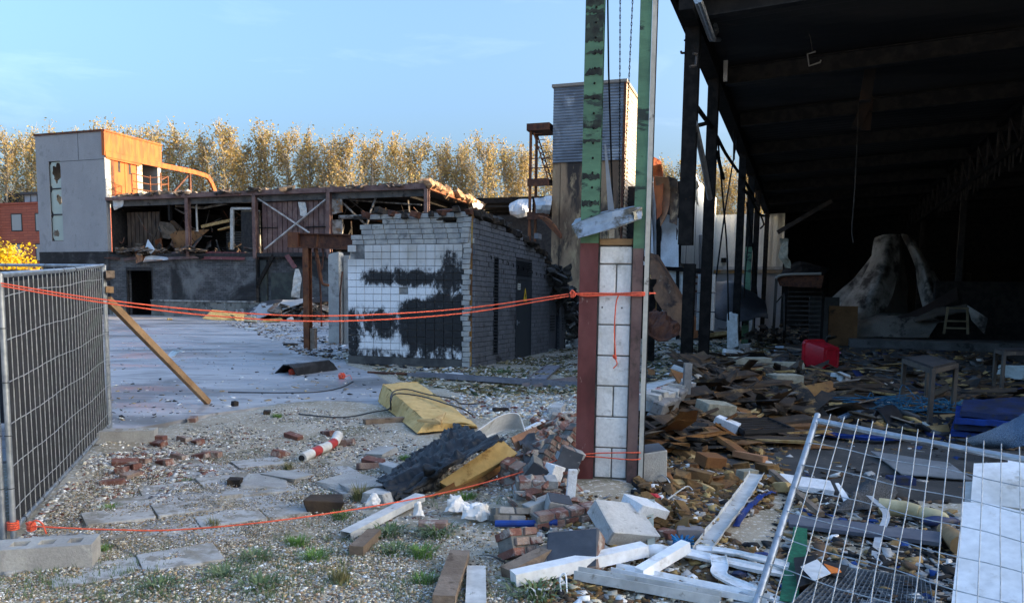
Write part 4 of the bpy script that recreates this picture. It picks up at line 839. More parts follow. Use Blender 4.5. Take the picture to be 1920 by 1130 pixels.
# big rusted plate leaning in the alley
def gz2(p): return V((p.x, p.y, gz(p.x, p.y)))
rp_ = single('leaning_rusted_plate', prism([atY(1212, 472, 24), atY(1226, 476, 24), atY(1300, 600, 22.4), atY(1301, 634, 22.2), atY(1278, 634, 22.2), atY(1228, 560, 23.2)], V((.25, .55, .0))), RUSTPANEL, 'long rusted brown plate leaning diagonally in the alley behind the pier', 'metal plate')
single('folded_rusted_sheet', patch([[atY(1214, 590, 20), atY(1235, 583, 20.6), atY(1258, 600, 20.4)], [atY(1218, 605, 19.4), atY(1240, 612, 19.6), atY(1275, 612, 19.8)], [atY(1222, 622, 19.1), atY(1250, 634, 19.2), atY(1272, 628, 19.4)]], 12, 12, .3, 1.6, .03, 4), RUSTD, 'crumpled sooty brown sheet lying at the foot of the rusted plate', 'sheet metal')
single('steel_stub', box(*(lambda p: (p.x-.12, p.x+.12, p.y-.12, p.y+.12))(atY(1220, 600, 23.5)), 0, 2.5), CHAR, 'dark steel stub behind the leaning rusted plate', 'steel post')
# black tarpaulin heap at the alley's end
TH_ = [[(1288, 588), (1330, 600), (1375, 605), (1440, 600)], [(1292, 575), (1330, 545), (1380, 540), (1436, 572)], [(1300, 560), (1338, 533), (1372, 535), (1420, 560)], [(1310, 562), (1340, 540), (1376, 545), (1420, 575)]]
single('tarpaulin_heap', patch([[atY(u, v, 33-1.2*(i == 0)+1.5*i) for u, v in r] for i, r in enumerate(TH_)], 18, 14, .25, .7, .03, 7), TARP, 'large black tarpaulin humped over wreckage at the end of the alley', 'tarpaulin', sm=50)
for i, (u, v, mt, nm, lb) in enumerate(((1310, 615, FOAM, 'insulation_board', 'yellow insulation board below the black tarpaulin hump'), (1365, 612, RUSTPANEL, 'metal_sheet', 'rusted bent sheet under the right side of the tarpaulin hump'), (1330, 635, FOAMPALE, 'foam_strip', 'pale foam strip on the dark ground in front of the tarpaulin hump'))):
    p = gnd(u, v); single(nm, tf(lump(1.8, .9, .25, i+5, .2, 2), p, (.15, .2, i*1.3)), mt, lb, 'debris')
heap(lambda r: ((lambda p: V((p.x, p.y, 0)))(gnd(r.uniform(1285, 1440), r.uniform(600, 640))), r.uniform(0, .25)), 90, 21, .15, .7, 'alley_debris', M('dark_scrap', (.025, .023, .022), (.08, .06, .045), sc=3, c3=(.3, .25, .18), sc3=4, lo3=.6, hi3=.66, bump=.5), 'dark mixed scrap round the tarpaulin hump', 'rubble', .3)
# ------------------------------------------------------------------ burnt hall on the right
hall = thing('burnt_hall', 'huge burnt out hall with black corrugated roof on charred columns, open along its left side', 'building', FL.o, FL.rz)
ep = FL.px(1280, 2, -.2); ZEV = ep.z
Y0r, Y1r, XR = -5.2, 46, 21.5
HROOF = M('sooted_roof', (.016, .016, .018), (.045, .042, .04), sc=.35, rough=.5, c3=(.1, .075, .055), sc3=.8, lo3=.6, hi3=.74, bump=.3, stretch=(.3, 1.4, 1))
part(hall, 'roof_deck', corr(V((-.3, Y0r, ZEV)), (1, 0, .045), (0, 1, 0), XR+.4, Y1r-Y0r, .42, .07, V((0, 0, 1))), HROOF)
part(hall, 'roof_sheet', hexa([(-.35, Y0r, ZEV+.12), (XR, Y0r, ZEV+1.08), (XR, Y1r, ZEV+1.08), (-.35, Y1r, ZEV+.12), (-.35, Y0r, ZEV+.2), (XR, Y0r, ZEV+1.2), (XR, Y1r, ZEV+1.2), (-.35, Y1r, ZEV+.2)]), SOOT)
part(hall, 'eave_beam', join(beam(V((0, Y0r, ZEV-.28)), V((0, Y1r, ZEV-.28)), .28, .42), beam(V((-.32, Y0r, ZEV-.05)), V((-.32, Y1r, ZEV-.05)), .1, .22)), CHAR)
part(hall, 'right_wall', box(XR, XR+.3, Y0r, Y1r, 0, ZEV+1.3), SOOT)
part(hall, 'sun_block_wall', box(XR, XR+.3, -15.5, Y0r-.01, 0, 8.4), SOOT)  # unseen wall, added to keep the low sun off pier and fence
part(hall, 'back_wall', box(-.2, XR, Y1r, Y1r+.3, 0, ZEV+1.2), SOOT)
part(hall, 'wall_board', each(*[box(1+i*1.6, 2.5+i*1.6, Y1r-.2, Y1r-.1, 0, 5.2) for i in range(12)]), M('brown_panelling', (.03, .024, .02), (.018, .015, .014), sc=1, bump=.2))
def col_at(u, v): return FL.px(u, v, 0).y
ys_c = [0, 10.3, 20.6, 31, 42]
for y in ys_c: part(hall, 'column', ibeam(V((0, y, -.1)), V((0, y, ZEV-.3)), .27, .3, .03, V((0, 1, 0))), CHAR)
yh = col_at(1300, 60); part(hall, 'column', ibeam(V((0, yh, FL.px(1285, 459, 0).z)), V((0, yh, ZEV-.3)), .3, .3, .03, V((0, 1, 0))), CHAR, label='charred column stub hanging from the eave with its foot burnt off')
part(hall, 'steel_post', join(ibeam(V((-.42, -.25, 0)), V((-.42, -.25, FL.px(1315, 502, -.4).z)), .3, .3, .025, V((0, 1, 0)))), CHAR)
part(hall, 'pier_block', each(*[bevbox(-.25, .2, .19, .5, 1.05+.52*i, 1.54+.52*i, .01) for i in range(3)]), WHITEBLOCK)
part(hall, 'green_post', beam(V((0, 15.6, 0)), V((0, 15.6, 4.4)), .22, .3), GREEN); part(hall, 'column', ibeam(V((0, 15.6, 4.4)), V((0, 15.6, ZEV-.3)), .3, .3, .03, V((0, 1, 0))), CHAR)
for y in (10.3, 20.6):
    part(hall, 'white_footing', tf(lump(.34, .34, 1.3, int(y), .3, 3, 4), (-.1, y-.3, 0)), WHITEDIRT)
for y in np.arange(-4.4, Y1r, 5.2): part(hall, 'rafter', ibeam(V((.2, y, ZEV-.2)), V((XR, y, ZEV+.72)), .22, .45, .03), SOOT)
# lattice truss running down the hall
t0 = FL.loc(gnd(1920, 262, 7.0)); t1 = FL.loc(gnd(1690, 440, 7.0)); xt = (t0.x+t1.x)/2
tru = part(hall, 'lattice_truss', join(beam(V((xt, -5, 7)), V((xt, Y1r-8, 7)), .16, .16), beam(V((xt, -5, ZEV+.2)), V((xt, Y1r-8, ZEV+.2)), .2, .2)), CHAR)
TRL = M('dusty_steel', (.06, .052, .048), (.03, .027, .025), sc=3, rough=.7, bump=.1)
for i, y in enumerate(np.arange(-4, Y1r-9, 1.7)):
    part(tru, 'truss_web', join(beam(V((xt, y, 7)), V((xt, y, ZEV+.1)), .07, .07), beam(V((xt, y, 7)), V((xt, y+1.7, ZEV+.1)), .06, .06)), TRL)
for i in range(44):
    y = -3+i*.62; part(tru, 'hanging_scrap', beam(V((xt, y, 6.95)), V((xt+.05*math.sin(i), y+.05, 6.95-(.25+.35*abs(math.sin(i*2.1))))), .03, .05), TRL)
part(hall, 'inner_column', each(*[beam(V((xt+.3, y, 0)), V((xt+.3, y, ZEV+.3)), .25, .25) for y in (6, 19, 32)]), SOOT)
# ridge hanger and ducts under the roof
for i, (u0, v0, u1, v1, yy, w) in enumerate(((1660, 5, 1640, 80, 1, .5), (1640, 80, 1622, 190, 3, .35), (1628, 190, 1605, 240, 6, .4), (1630, 165, 1622, 245, 6, .12), (1603, 180, 1596, 215, 6.5, .1))):
    part(hall, 'sagging_duct', beam(FL.py(u0, v0, yy), FL.py(u1, v1, yy), w, .3), M('duct_rust', (.05, .03, .022), (.025, .02, .018), sc=2, bump=.3))
# loose bracing, cables and hooks along the open side
def hpx(u, v, x=0): return FL.px(u, v, x)
for k, (pts, r, mt) in enumerate((
    ([(1303, 232), (1318, 300), (1331, 372)], .07, MAROONTUBE), ([(1308, 203), (1322, 222), (1336, 240)], .06, CHAR), ([(1304, 236), (1314, 234), (1326, 231)], .05, CHAR),
    ([(1344, 256), (1362, 290), (1384, 322)], .055, CHAR), ([(1345, 285), (1350, 310), (1357, 335)], .05, CHAR), ([(1390, 330), (1402, 350), (1416, 378)], .07, CHAR), ([(1392, 352), (1408, 372), (1424, 402), (1442, 405)], .06, CHAR),
    ([(1390, 218), (1375, 300), (1360, 392), (1340, 540)], .025, CHAR), ([(1346, 260), (1356, 380), (1363, 470), (1366, 600)], .025, CHAR), ([(1422, 240), (1412, 380), (1398, 500), (1392, 610)], .03, CHAR), ([(1400, 380), (1412, 470), (1420, 560)], .03, CHAR),
    ([(1378, 190), (1377, 240), (1376, 300)], .04, CHAR), ([(1364, 20), (1363, 70), (1362, 115)], .03, CHAR), ([(1440, 330), (1436, 420), (1430, 520)], .04, CHAR), ([(1425, 400), (1432, 420), (1426, 428)], .05, CHAR), ([(1440, 540), (1450, 552), (1458, 552)], .06, CHAR))):
    part(hall, 'loose_brace' if k < 7 else 'steel_cable', tube(curve([hpx(*p, .0 if k % 2 else .12) for p in pts], 10), r, 6), mt)
part(hall, 'hanging_tag', beam(hpx(1361, 114, .3), hpx(1360, 153, .3), .12, .1), WHITEDIRT)
part(hall, 'pipe_bracket', each(tube([hpx(1308, 0, .3), hpx(1334, 72, .3)], .08, 6), tube([hpx(1312, 0, .5), hpx(1338, 74, .5)], .05, 6), tube([hpx(1341, 47, .4), hpx(1344, 60, .4), hpx(1336, 74, .4), hpx(1349, 75, .4)], .05, 6)), GALV)
part(hall, 'rod_hook', each(tube([hpx(1290, 32, -.2), hpx(1289, 80, -.2)], .025, 5), tube([hpx(1277, 97, -.2), hpx(1278, 100, -.2), hpx(1296, 99, -.2)], .025, 5), tube([hpx(1284, 76, -.2), hpx(1296, 76, -.2)], .025, 5), tube([hpx(1300, 101, .25), hpx(1306, 102, .25), hpx(1304, 124, .25), hpx(1294, 125, .25)], .025, 5)), TRL)
hk = thing('hanging_hook', 'bent pale steel hook hanging on a thin wire from the burnt roof', 'hook', FL.w(*FL.py(1520, 120, -1)), 0)
hq = lambda u, v: FL.w(*FL.py(u, v, -1))
part(hk, 'wire', tube(curve([hq(1510, -40), hq(1513, 40), hq(1521, 78), hq(1523, 96)], 10), .012, 5), TRL, world=True)
part(hk, 'hook', tube([hq(1529, 97), hq(1514, 102), hq(1517, 124), hq(1538, 117), hq(1539, 113)], .02, 6), M('pale_hook', (.35, .34, .32), bump=.1), world=True)
single('hanging_cable', tube(curve([FL.w(*FL.py(*p, 4)) for p in ((1610, 190), (1606, 290), (1601, 380), (1597, 430), (1600, 455))], 12), .018, 5), TRL, 'long thin cable hanging straight down from the sagging duct in the hall', 'cable')
single('fallen_strut', beam(FL.w(*FL.py(1458, 436, 19)), FL.w(*FL.py(1560, 376, 19)), .2, .2), TRL, 'faint diagonal strut crossing the dark left corner inside the hall', 'strut')
# stage at the back
sa = FL.loc(gnd(1592, 650)); sb = FL.loc(gnd(1920, 664)); SY = (sa.y+sb.y)/2
struct('stage', tf(box(sa.x, XR-.1, SY, Y1r-.2, 0, .36), FL.o, (0, 0, FL.rz)), STAGE)
def on_stage(u, v, dy=0): return FL.w(*FL.py(u, v, SY+dy))
single('scorched_drape', patch([[on_stage(1640, 447, 5), on_stage(1662, 440, 4.6), on_stage(1686, 440, 5)], [on_stage(1630, 500, 4.6), on_stage(1656, 500, 3.8), on_stage(1682, 505, 4.6)], [on_stage(1592, 555, 4), on_stage(1630, 562, 3.2), on_stage(1668, 565, 4)], [on_stage(1546, 612, 3.2), on_stage(1590, 628, 2.4), on_stage(1634, 620, 3)]], 24, 30, .03, .6, .05, 2, False, (V((.5, .1, .86)).normalized(), .07, .8)), DRAPE, 'pale scorched sheet draped down to the left over the wreck on the stage', 'sheet', sm=50)
single('scorched_drape', patch([[on_stage(1690, 438, 5.2), on_stage(1702, 440, 4.8), on_stage(1714, 446, 5.2)], [on_stage(1712, 490, 5), on_stage(1728, 492, 4.4), on_stage(1742, 500, 5)], [on_stage(1722, 540, 4.6), on_stage(1748, 548, 3.8), on_stage(1776, 548, 4.6)], [on_stage(1732, 580, 4), on_stage(1768, 580, 3.4), on_stage(1800, 566, 4)]], 20, 24, .03, .6, .05, 5, False, (V((-.4, .1, .91)).normalized(), .07, .8)), DRAPE, 'dark scorched sheet draped down to the right over the wreck on the stage', 'sheet', sm=50)
single('draped_sheet', patch([[on_stage(1684, 440, 5.4), on_stage(1690, 446, 6)], [on_stage(1666, 520, 5), on_stage(1700, 540, 6)], [on_stage(1640, 590, 4), on_stage(1700, 610, 5)]], 20, 24, .06, .5, .05, 8, False, (V((.1, .1, .98)), .12, .9)), M('charred_drape', (.1, .095, .088), (.05, .047, .043), sc=1, rough=.8, c3=(.02, .019, .018), sc3=1, bump=.3), 'black sheet hanging between the two pale scorched drapes', 'sheet', sm=50)
single('scorched_drape', patch([[on_stage(1600, 520, 6), on_stage(1640, 470, 6)], [on_stage(1560, 556, 5.6), on_stage(1600, 560, 5.4)], [on_stage(1530, 580, 5), on_stage(1570, 606, 4.6)]], 16, 18, .05, .6, .05, 12, False, (V((.6, .1, .78)), .12, .8)), DRAPE, 'low grey sheet trailing outwards behind the big pale drape towards the ladder rack', 'sheet', sm=50)
single('crumpled_sheet_heap', patch([[on_stage(1560, 628, 2.2), on_stage(1640, 634, 2), on_stage(1740, 634, 2)], [on_stage(1570, 606, 2.6), on_stage(1650, 596, 2.8), on_stage(1760, 606, 2.6)], [on_stage(1590, 600, 4), on_stage(1660, 590, 4), on_stage(1780, 600, 4)]], 22, 16, .05, .8, .05, 8, False, (V((.9, 0, .3)).normalized(), .2, .8)), M('dim_sheet', (.22, .21, .19), (.12, .115, .105), sc=.8, c3=(.03, .028, .026), sc3=1.2, bump=.3), 'heap of crumpled grey sheet along the front of the stage below the drapes', 'sheet', sm=40)
single('curved_panel', patch([[on_stage(1640, 606, 2.5), on_stage(1660, 612, 2.5)], [on_stage(1720, 580, 3), on_stage(1724, 592, 3)], [on_stage(1794, 538, 3.5), on_stage(1796, 562, 3.5)]], 6, 18, .1, .5, .08, 1), M('dusty_maroon', (.07, .05, .048), (.045, .035, .033), sc=1, bump=.2), 'long curved maroon panel swept up to the right on the stage', 'panel', sm=50)
single('torn_board', prism([on_stage(1814, 572, 2.4), on_stage(1852, 596, 2), on_stage(1846, 626, 1.8), on_stage(1822, 600, 2.2)], FL.y*.08), DRAPE, 'pale torn panel with white edge hanging right of the small trestle on the stage', 'panel')
single('tent_cloth', patch([[on_stage(1712, 596, 2.6), on_stage(1770, 580, 3), on_stage(1812, 570, 3)], [on_stage(1716, 600, 2), on_stage(1772, 592, 2.2), on_stage(1812, 586, 2.2)]], 8, 14, .2, .6, .05, 4), M('dirty_cloth', (.1, .095, .085), (.05, .047, .042), sc=1, bump=.3), 'dirty cloth sagging below the curved maroon panel', 'cloth')
tr = thing('trestle', 'small pale wooden trestle standing on the stage under the torn cloth', 'trestle', on_stage(1792, 626, 1.5), FL.rz)
TRW = M('trestle_wood', (.22, .18, .11), (.16, .12, .07), sc=2, bump=.1)
for x in (-.45, .45): part(tr, 'leg', beam(V((x, 0, 0)), V((x*.8, 0, 1.15)), .09, .09), TRW)
for z in (.25, .55, 1.1): part(tr, 'rail', beam(V((-.42, 0, z)), V((.42, 0, z)), .08, .07), TRW)
for i, (u, v, dy, s, mt, nm, lb) in enumerate(((1700, 600, 3, (1.6, .3, 1.1), M('greenish_board', (.06, .06, .045), bump=.2), 'board', 'greenish board standing on edge behind the curved panel'), (1580, 600, 1.5, (1.2, .2, 1.8), PLY, 'plywood_sheet', 'brown plywood sheet leaning left of the pale drape'), (1545, 598, 1.5, (1.3, .1, 2.2), M('dark_glossy', (.03, .035, .04), (.02, .02, .022), rough=.4, bump=.1), 'steel_sheet', 'dark grey steel sheet leaning beside the ladder rack'), (1855, 600, 4, (5, .2, 2.6), SOOT, 'partition', 'black partition wall standing at the right of the stage'))):
    single(nm, tf(box(-s[0]/2, s[0]/2, 0, s[1], 0, s[2]), on_stage(u, 636, dy).xy.to_3d()+V((0, 0, .36 if sa.x < FL.loc(on_stage(u, 636, dy)).x else 0)), (-.15 if i < 3 else 0, 0, FL.rz+.1*i)), mt, lb, 'board' if i != 3 else 'partition')
lr = thing('ladder_rack', 'dark rack of horizontal rungs in the far left corner of the hall', 'rack', FL.w(*FL.py(1505, 628, SY+1)).xy.to_3d(), FL.rz)
for i in range(10): part(lr, 'rung', beam(V((-.75, 0, .5+.21*i)), V((.75, 0, .5+.21*i)), .08, .06), TRL)
for x in (-.78, .78): part(lr, 'upright', beam(V((x, 0, 0)), V((x, 0, 2.8)), .09, .12), CHAR)
cn = thing('burnt_canopy', 'burnt sagging awning with pale front edge above the ladder rack', 'awning', FL.w(*FL.py(1480, 560, SY)).xy.to_3d(), FL.rz)
CN = FL.loc(cn.location); cq = lambda u, v, d=0: FL.py(u, v, SY+d)-CN
part(cn, 'cloth', patch([[cq(1456, 520), cq(1505, 512), cq(1540, 515)], [cq(1470, 505, 1.5), cq(1500, 490, 1.5), cq(1552, 512, 1.5)]], 8, 10, .2, .7, .05, 2), CHAR)
part(cn, 'valance', patch([[cq(1456, 520), cq(1505, 514), cq(1545, 516)], [cq(1462, 536), cq(1505, 538), cq(1540, 540)]], 6, 8, .1, .7, .04, 3), RUSTD)
part(cn, 'front_tube', tube(curve([cq(1454, 522, -.1), cq(1470, 515, -.1), cq(1540, 513, -.1)], 8), .06, 6), M('pale_tube', (.32, .29, .25)))
part(cn, 'post', join(beam(cq(1450, 625), cq(1456, 520), .12, .12), beam(cq(1470, 620, -.5), cq(1470, 550, -.5), .05, .06), beam(cq(1470, 550, -.5), cq(1453, 570, -.5), .05, .06)), TRL)
part(cn, 'torn_lining', patch([[cq(1462, 446), cq(1478, 448)], [cq(1463, 480, .3), cq(1480, 478, -.2)], [cq(1472, 500), cq(1482, 504)]], 6, 10, .3, 1, .03, 3), WOOL)
# wall cabinet on far wall
fw_ = thing('wall_opening', 'small framed hatch with a bright gap in the dark wall right of the drape', 'hatch', FL.w(*FL.py(1800, 600, Y1r-.4)).xy.to_3d(), FL.rz)
FWo = FL.loc(fw_.location); fq = lambda u, v: FL.py(u, v, Y1r-.4)-FWo
a, b = fq(1780, 548), fq(1822, 514)
part(fw_, 'frame', join(box(a.x, b.x, 0, .1, b.z, b.z+.1), box(b.x-.1, b.x, 0, .1, a.z, b.z)), TRL); part(fw_, 'white_scrap', prism([fq(1786, 532), fq(1800, 532), fq(1802, 543), fq(1798, 536)], V((0, .05, 0))), WHITEDIRT)  # white piece painted in for the light of the bright gap

# ------------------------------------------------------------------ brick pier in the middle
FPi = Frame(gnd(1136, 940), 9)
pier = thing('block_pier', 'free standing pier of white blocks between maroon and green steel columns, bound with orange rope', 'pier', FPi.o, FPi.rz)
pq = lambda u, v, y=0: FPi.py(u, v, y)
xa, xb = pq(1078, 920).x, pq(1111, 920).x; xc, xd = pq(1174, 920).x, pq(1193, 920).x
zp = pq(1100, 456).z; zT = pq(1115, -60).z; zp2 = pq(1200, 466).z
def hsec(x0, x1, z0, z1, d=.19): return join(box(x0, x1, -.02, -.002, z0, z1), box(x0, x1, d-.02, d, z0, z1), box((x0+x1)/2-.006, (x0+x1)/2+.006, -.002, d-.02, z0, z1))
part(pier, 'lower_column', hsec(xa, xb, -.05, zp), MAROON); part(pier, 'upper_column', hsec(xa, xb, zp, zT), GREEN)
part(pier, 'lower_column', hsec(xc, xd, -.05, zp2, .22), MAROOND); part(pier, 'upper_column', hsec(xc-.0, xd+.01, zp2, zT, .22), GREEN)
rb_ = random.Random(17)
def smear(v0, h):
    z0, z1 = pq(1115, v0+h).z, pq(1115, v0).z; w = xb-xa-.008; n = 9; P = []
    for k in range(n+1): P.append(V((xa+.004+w*k/n, -.0235, z0-(.0 if k in (0, n) else rb_.uniform(-.012, .012)))))
    e0 = rb_.choice((1, 1, .7)); 
    for k in range(n, -1, -1): P.append(V((xa+.004+w*(1-e0+e0*k/n), -.0235, z1+rb_.uniform(-.008, .014))))
    return prism(P, V((0, .003, 0)))
part(pier, 'char_band', [smear(v, h) for v, h in ((-60, 72), (20, 6), (30, 50), (96, 7), (131, 11), (180, 8), (229, 12), (263, 5), (327, 10), (378, 8))], M('char_streak', (.014, .016, .015), (.035, .05, .038), sc=9, rough=.8, c3=(.07, .12, .08), sc3=12, lo3=.55, hi3=.65, bump=.2))
part(pier, 'column_bolt', each(*[tf(rock((0, 0, 0), .011, 1, 0, 1), (xa+.09, -.022, zz)) for zz in np.linspace(zp+.1, zT-.2, 17)]), CHAR)
part(pier, 'edge_strip', join(box(xd+.012, xd+.05, -.03, -.005, 0, zT)), M('cream_strip', (.55, .52, .45), (.45, .42, .36), sc=3, c3=(.12, .1, .08), sc3=4, lo3=.64, hi3=.72, bump=.1)); part(pier, 'edge_backing', box(xd+.02, xd+.06, -.004, .12, 0, zT), SOOT)
vb = [461, 495, 551, 609, 667, 724, 782, 840, 897]
for i in range(8):
    za, zb_ = pq(1150, vb[i+1]).z+.006, pq(1150, vb[i]).z-.006
    cuts = [(xb+.012, xc-.008)] if i % 2 == 0 else [(xb+.012, (xb+xc)/2+.005), ((xb+xc)/2+.017, xc-.008)]
    for p, q in cuts: part(pier, 'block', bevbox(p, q, .012+.004*(i % 3), .2, za, zb_, .006), WHITEBLOCK)
part(pier, 'block_mortar', box(xb, xc, .032, .19, .2, pq(1150, 461).z-.01), MORTAR)
part(pier, 'concrete_foot', tf(lump(xc-xb+.02, .24, pq(1150, 899).z+.08, 5, .05, 2, 3, .03), ((xb+xc)/2, .11, -.08)), CONC)
part(pier, 'timber_lintel', bevbox(xb+.005, xc-.005, .02, .16, pq(1150, 459).z, pq(1150, 447).z, .004), WOOD)
part(pier, 'white_pad', box(pq(1142, 440).x, pq(1152, 440).x, -.01, .02, pq(1142, 446).z, pq(1142, 430).z), WHITEDIRT)
part(pier, 'drilled_hole', each(*[tf(rock((0, 0, 0), (.008, .003, .008), 2, 0, 1), tuple(V((pq(u, v).x, .0115, pq(u, v).z)))) for u, v in ((1129, 576), (1166, 577))]), BLACKPRINT)
duct = thing('fallen_duct', 'bent galvanised duct lying across the top of the pier with a ragged end', 'duct', FPi.w(*pq(1137, 430)), FPi.rz)
D0 = pq(1137, 430); dq = lambda u, v, y: pq(u, v, y)-D0
part(duct, 'shell', patch([[dq(1072, 424, -.12), dq(1125, 402, -.14), dq(1170, 393, -.14), dq(1203, 389, -.1)], [dq(1084, 447, -.16), dq(1130, 434, -.18), dq(1172, 419, -.18), dq(1203, 410, -.14)]], 4, 24, .012, 6, .006, 1, True), DUCT)
part(duct, 'top_plate', patch([[dq(1072, 424, -.12), dq(1125, 402, -.14), dq(1170, 393, -.14), dq(1203, 389, -.1)], [dq(1079, 412, .2), dq(1130, 397, .2), dq(1172, 389, .2), dq(1202, 387, .2)]], 5, 24, .012, 6, .006, 2, True), DUCT)
part(duct, 'bottom_plate', patch([[dq(1084, 447, -.16), dq(1130, 434, -.18), dq(1203, 410, -.14)], [dq(1082, 434, .2), dq(1135, 420, .2), dq(1203, 402, .2)]], 5, 20, .012, 6, .006, 3, True), DUCT)
part(duct, 'ragged_lining', each(patch([[dq(1074, 424, -.1), dq(1082, 415, .15)], [dq(1080, 438, -.12), dq(1090, 446, .1)], [dq(1098, 444, -.13), dq(1112, 437, .1)]], 6, 8, .02, 8, .004, 5), patch([[dq(1185, 398, -.16), dq(1204, 388, -.12)], [dq(1190, 414, -.17), dq(1206, 404, -.12)]], 8, 8, .03, 12, .006, 9)), WOOL)
def chain(p, q, n, nm, lb):
    p, q = V(p), V(q); d = (q-p)/n; gs = []; dn = d.normalized(); a, b_ = basis(dn)
    for i in range(n):
        cc = p+d*(i+.5); s = a if i % 2 else b_; L = d.length*.68; ww = d.length*.17
        gs.append(tube([cc+dn*(L*math.cos(t))+s*(ww*math.sin(t)) for t in np.linspace(0, 2*math.pi, 9)],     .0028, 4, False))
    return single(nm, join(*gs), CHAR, lb, 'chain')
chain(pq(1163, -40, .1)@Matrix.Identity(3) if False else FPi.w(*pq(1163, -40, .15)), FPi.w(*pq(1161, 440, .15)), 72, 'steel_chain', 'rusty chain hanging nearly straight down between the two green columns')
chain(FPi.w(*pq(1188, -40, .25)), FPi.w(*pq(1166, 440, .25)), 72, 'steel_chain', 'rusty chain hanging slightly slanted close to the right green column')
single('hanging_strip', prism([FPi.w(*pq(u, v, .1)) for u, v in ((1133, 270), (1136, 270), (1152, 396), (1140, 398))], FPi.y*.006), M('grey_strip', (.34, .36, .4), bump=.05), 'bent pale grey strip hanging beside the left green column', 'metal strip')
single('hanging_rod', tube([FPi.w(*pq(1139, -30, .12)), FPi.w(*pq(1141, 130, .12)), FPi.w(*pq(1149, 396, .12))], .008, 5), CHAR, 'thin dark rod hanging beside the left green column', 'rod')

# ------------------------------------------------------------------ site fence at the left
def fence(name, label, pb0, pb1, hgt, h1=None, nv=29, nh=6, screen=True, group='site fence panels on concrete feet'):
    pb0, pb1 = V(pb0), V(pb1); h1 = h1 or hgt
    f = thing(name, label, 'fence', pb0, 0, group); d = pb1-pb0; u = V((0, 0, 1)); nn = -d.cross(u).normalized()
    P = lambda s, t: d*s + u*(t*(hgt+(h1-hgt)*s)) + nn*(.012*math.sin(s*9)*(t))
    for s in (0, 1): part(f, 'post', tube([P(s, -.02), P(s, 1.0)], .021, 10), GALV, 40)
    part(f, 'top_rail', tube([P(0, .995), P(.5, .99), P(1, .995)], .021, 10), GALV, 40); part(f, 'bottom_rail', tube([P(0, .04), P(.5, .035), P(1, .04)], .019, 10), GALV, 40)
    for i in range(nv):
        s = (i+1)/(nv+1); part(f, 'wire', tube([P(s, .035)-nn*.012, P(s, .35)-nn*.012, P(s, .7)-nn*.012, P(s, 1.0)-nn*.012], .0035, 5), WIRE)
    for j in range(nh):
        t = .12+.8*j/(nh-1); part(f, 'cross_wire', tube([P(k/20, t+(.002 if k % 2 else 0)+.004*math.sin(k*.7+j))-nn*.018 for k in range(21)], .0035, 5), WIRE)
    if screen:
        part(f, 'screen', patch([[P(.01, .03)+nn*.015, P(.99, .03)+nn*.015], [P(.01, .5)+nn*.03, P(.99, .5)+nn*.03], [P(.01, .965)+nn*.015, P(.99, .965)+nn*.015]], 24, 10, .012, 2, .003, 3, True), SCREEN, 60)
        for s, t in [(k/8+.06, .99) for k in range(8)]+[(k/8+.06, .04) for k in range(8)]+[(0, .2+.2*k) for k in range(4)]+[(1, .2+.2*k) for k in range(4)]:
            ax = d.normalized() if t in (.99, .04) else u
            p = P(min(s, 1), t); x, z = basis(ax); part(f, 'cable_tie', tube([p+x*(.024*math.cos(a))+z*(.024*math.sin(a)) for a in np.linspace(0, 6.28, 9)], .003, 4, False), BLACKPL)
    return f
Nf = gnd(26, 1012); Ff = gnd(206, 808); nrm_ = (Ff-Nf).cross(V((0, 0, 1)))
hN = onp(5, 518, Nf, nrm_).z; hN = (gnd(26, 1012)-EYE).dot(fw)/F*(1012-517); hF = (Ff-EYE).dot(fw)/F*(808-499)
fence('site_fence', 'wire mesh site fence panel with black screen cloth, the large one receding into the yard', Nf, Ff, hN, hF)
fence('site_fence', 'screened site fence panel behind the near one, only its top rail showing', Ff+V((-.05, .12, 0)), Ff+V((-4.2, .2, 0)), hF, hF, 24, 5)
fence('site_fence', 'screened site fence panel at the extreme left edge beside the near post', Nf+V((-.06, -.02, 0)), Nf+V((-3.4, .9, 0)), hN, hN, 24, 6)
def foot(u, v, rz, sc, label):
    p = gnd(u, v); t = thing('fence_weight', label, 'fence foot', p, rz, 'concrete feet of the site fence')
    L, Wd, hh = .72*sc, .24*sc, .16*sc; gs = []
    xs_ = [-L/2, -.27*sc, -.13*sc, -.03*sc, .03*sc, .12*sc, .2*sc, .28*sc, L/2]
    top = join(*[box(xs_[k], xs_[k+1], -Wd/2, Wd/2, 0, hh) for k in (1, 3, 5, 7)], box(xs_[0], xs_[1], -Wd/2, Wd/2, 0, hh*.85), *[box(xs_[k], xs_[k+1], s*Wd/2-(.07*sc if s > 0 else 0), s*Wd/2+(.07*sc if s < 0 else 0), 0, hh) for k in (2, 4, 6) for s in (-1, 1)], *[box(xs_[k], xs_[k+1], -Wd/2+.07*sc, Wd/2-.07*sc, 0, hh*.4) for k in (2, 4, 6)])
    part(t, 'block', top, CONCD); part(t, 'core', box(-L/2+.01, L/2-.01, -Wd/2+.01, Wd/2-.01, 0, hh*.39), CONCD); return t
foot(66, 1062, .28, 1.0, 'mossy concrete fence foot with slots at the near fence post'); foot(236, 828, .25, .95, 'concrete fence foot at the far end of the near fence panel')
single('timber_brace', beam(atY(202, 562, 10.2), gnd(391, 758)+V((0, 0, .03)), .07, .1), WOOD, 'long square timber brace propping the far fence post, foot on the yard', 'timber')
single('timber_end', beam(atY(190, 521, 10.2), atY(207, 514, 9.8), .1, .09), WOODG, 'upper of two timber ends sticking out at the fence post top', 'timber'); single('timber_end', beam(atY(191, 541, 10.2), atY(206, 543, 9.9), .09, .08), WOOD, 'lower of two timber ends sticking out at the fence post', 'timber')

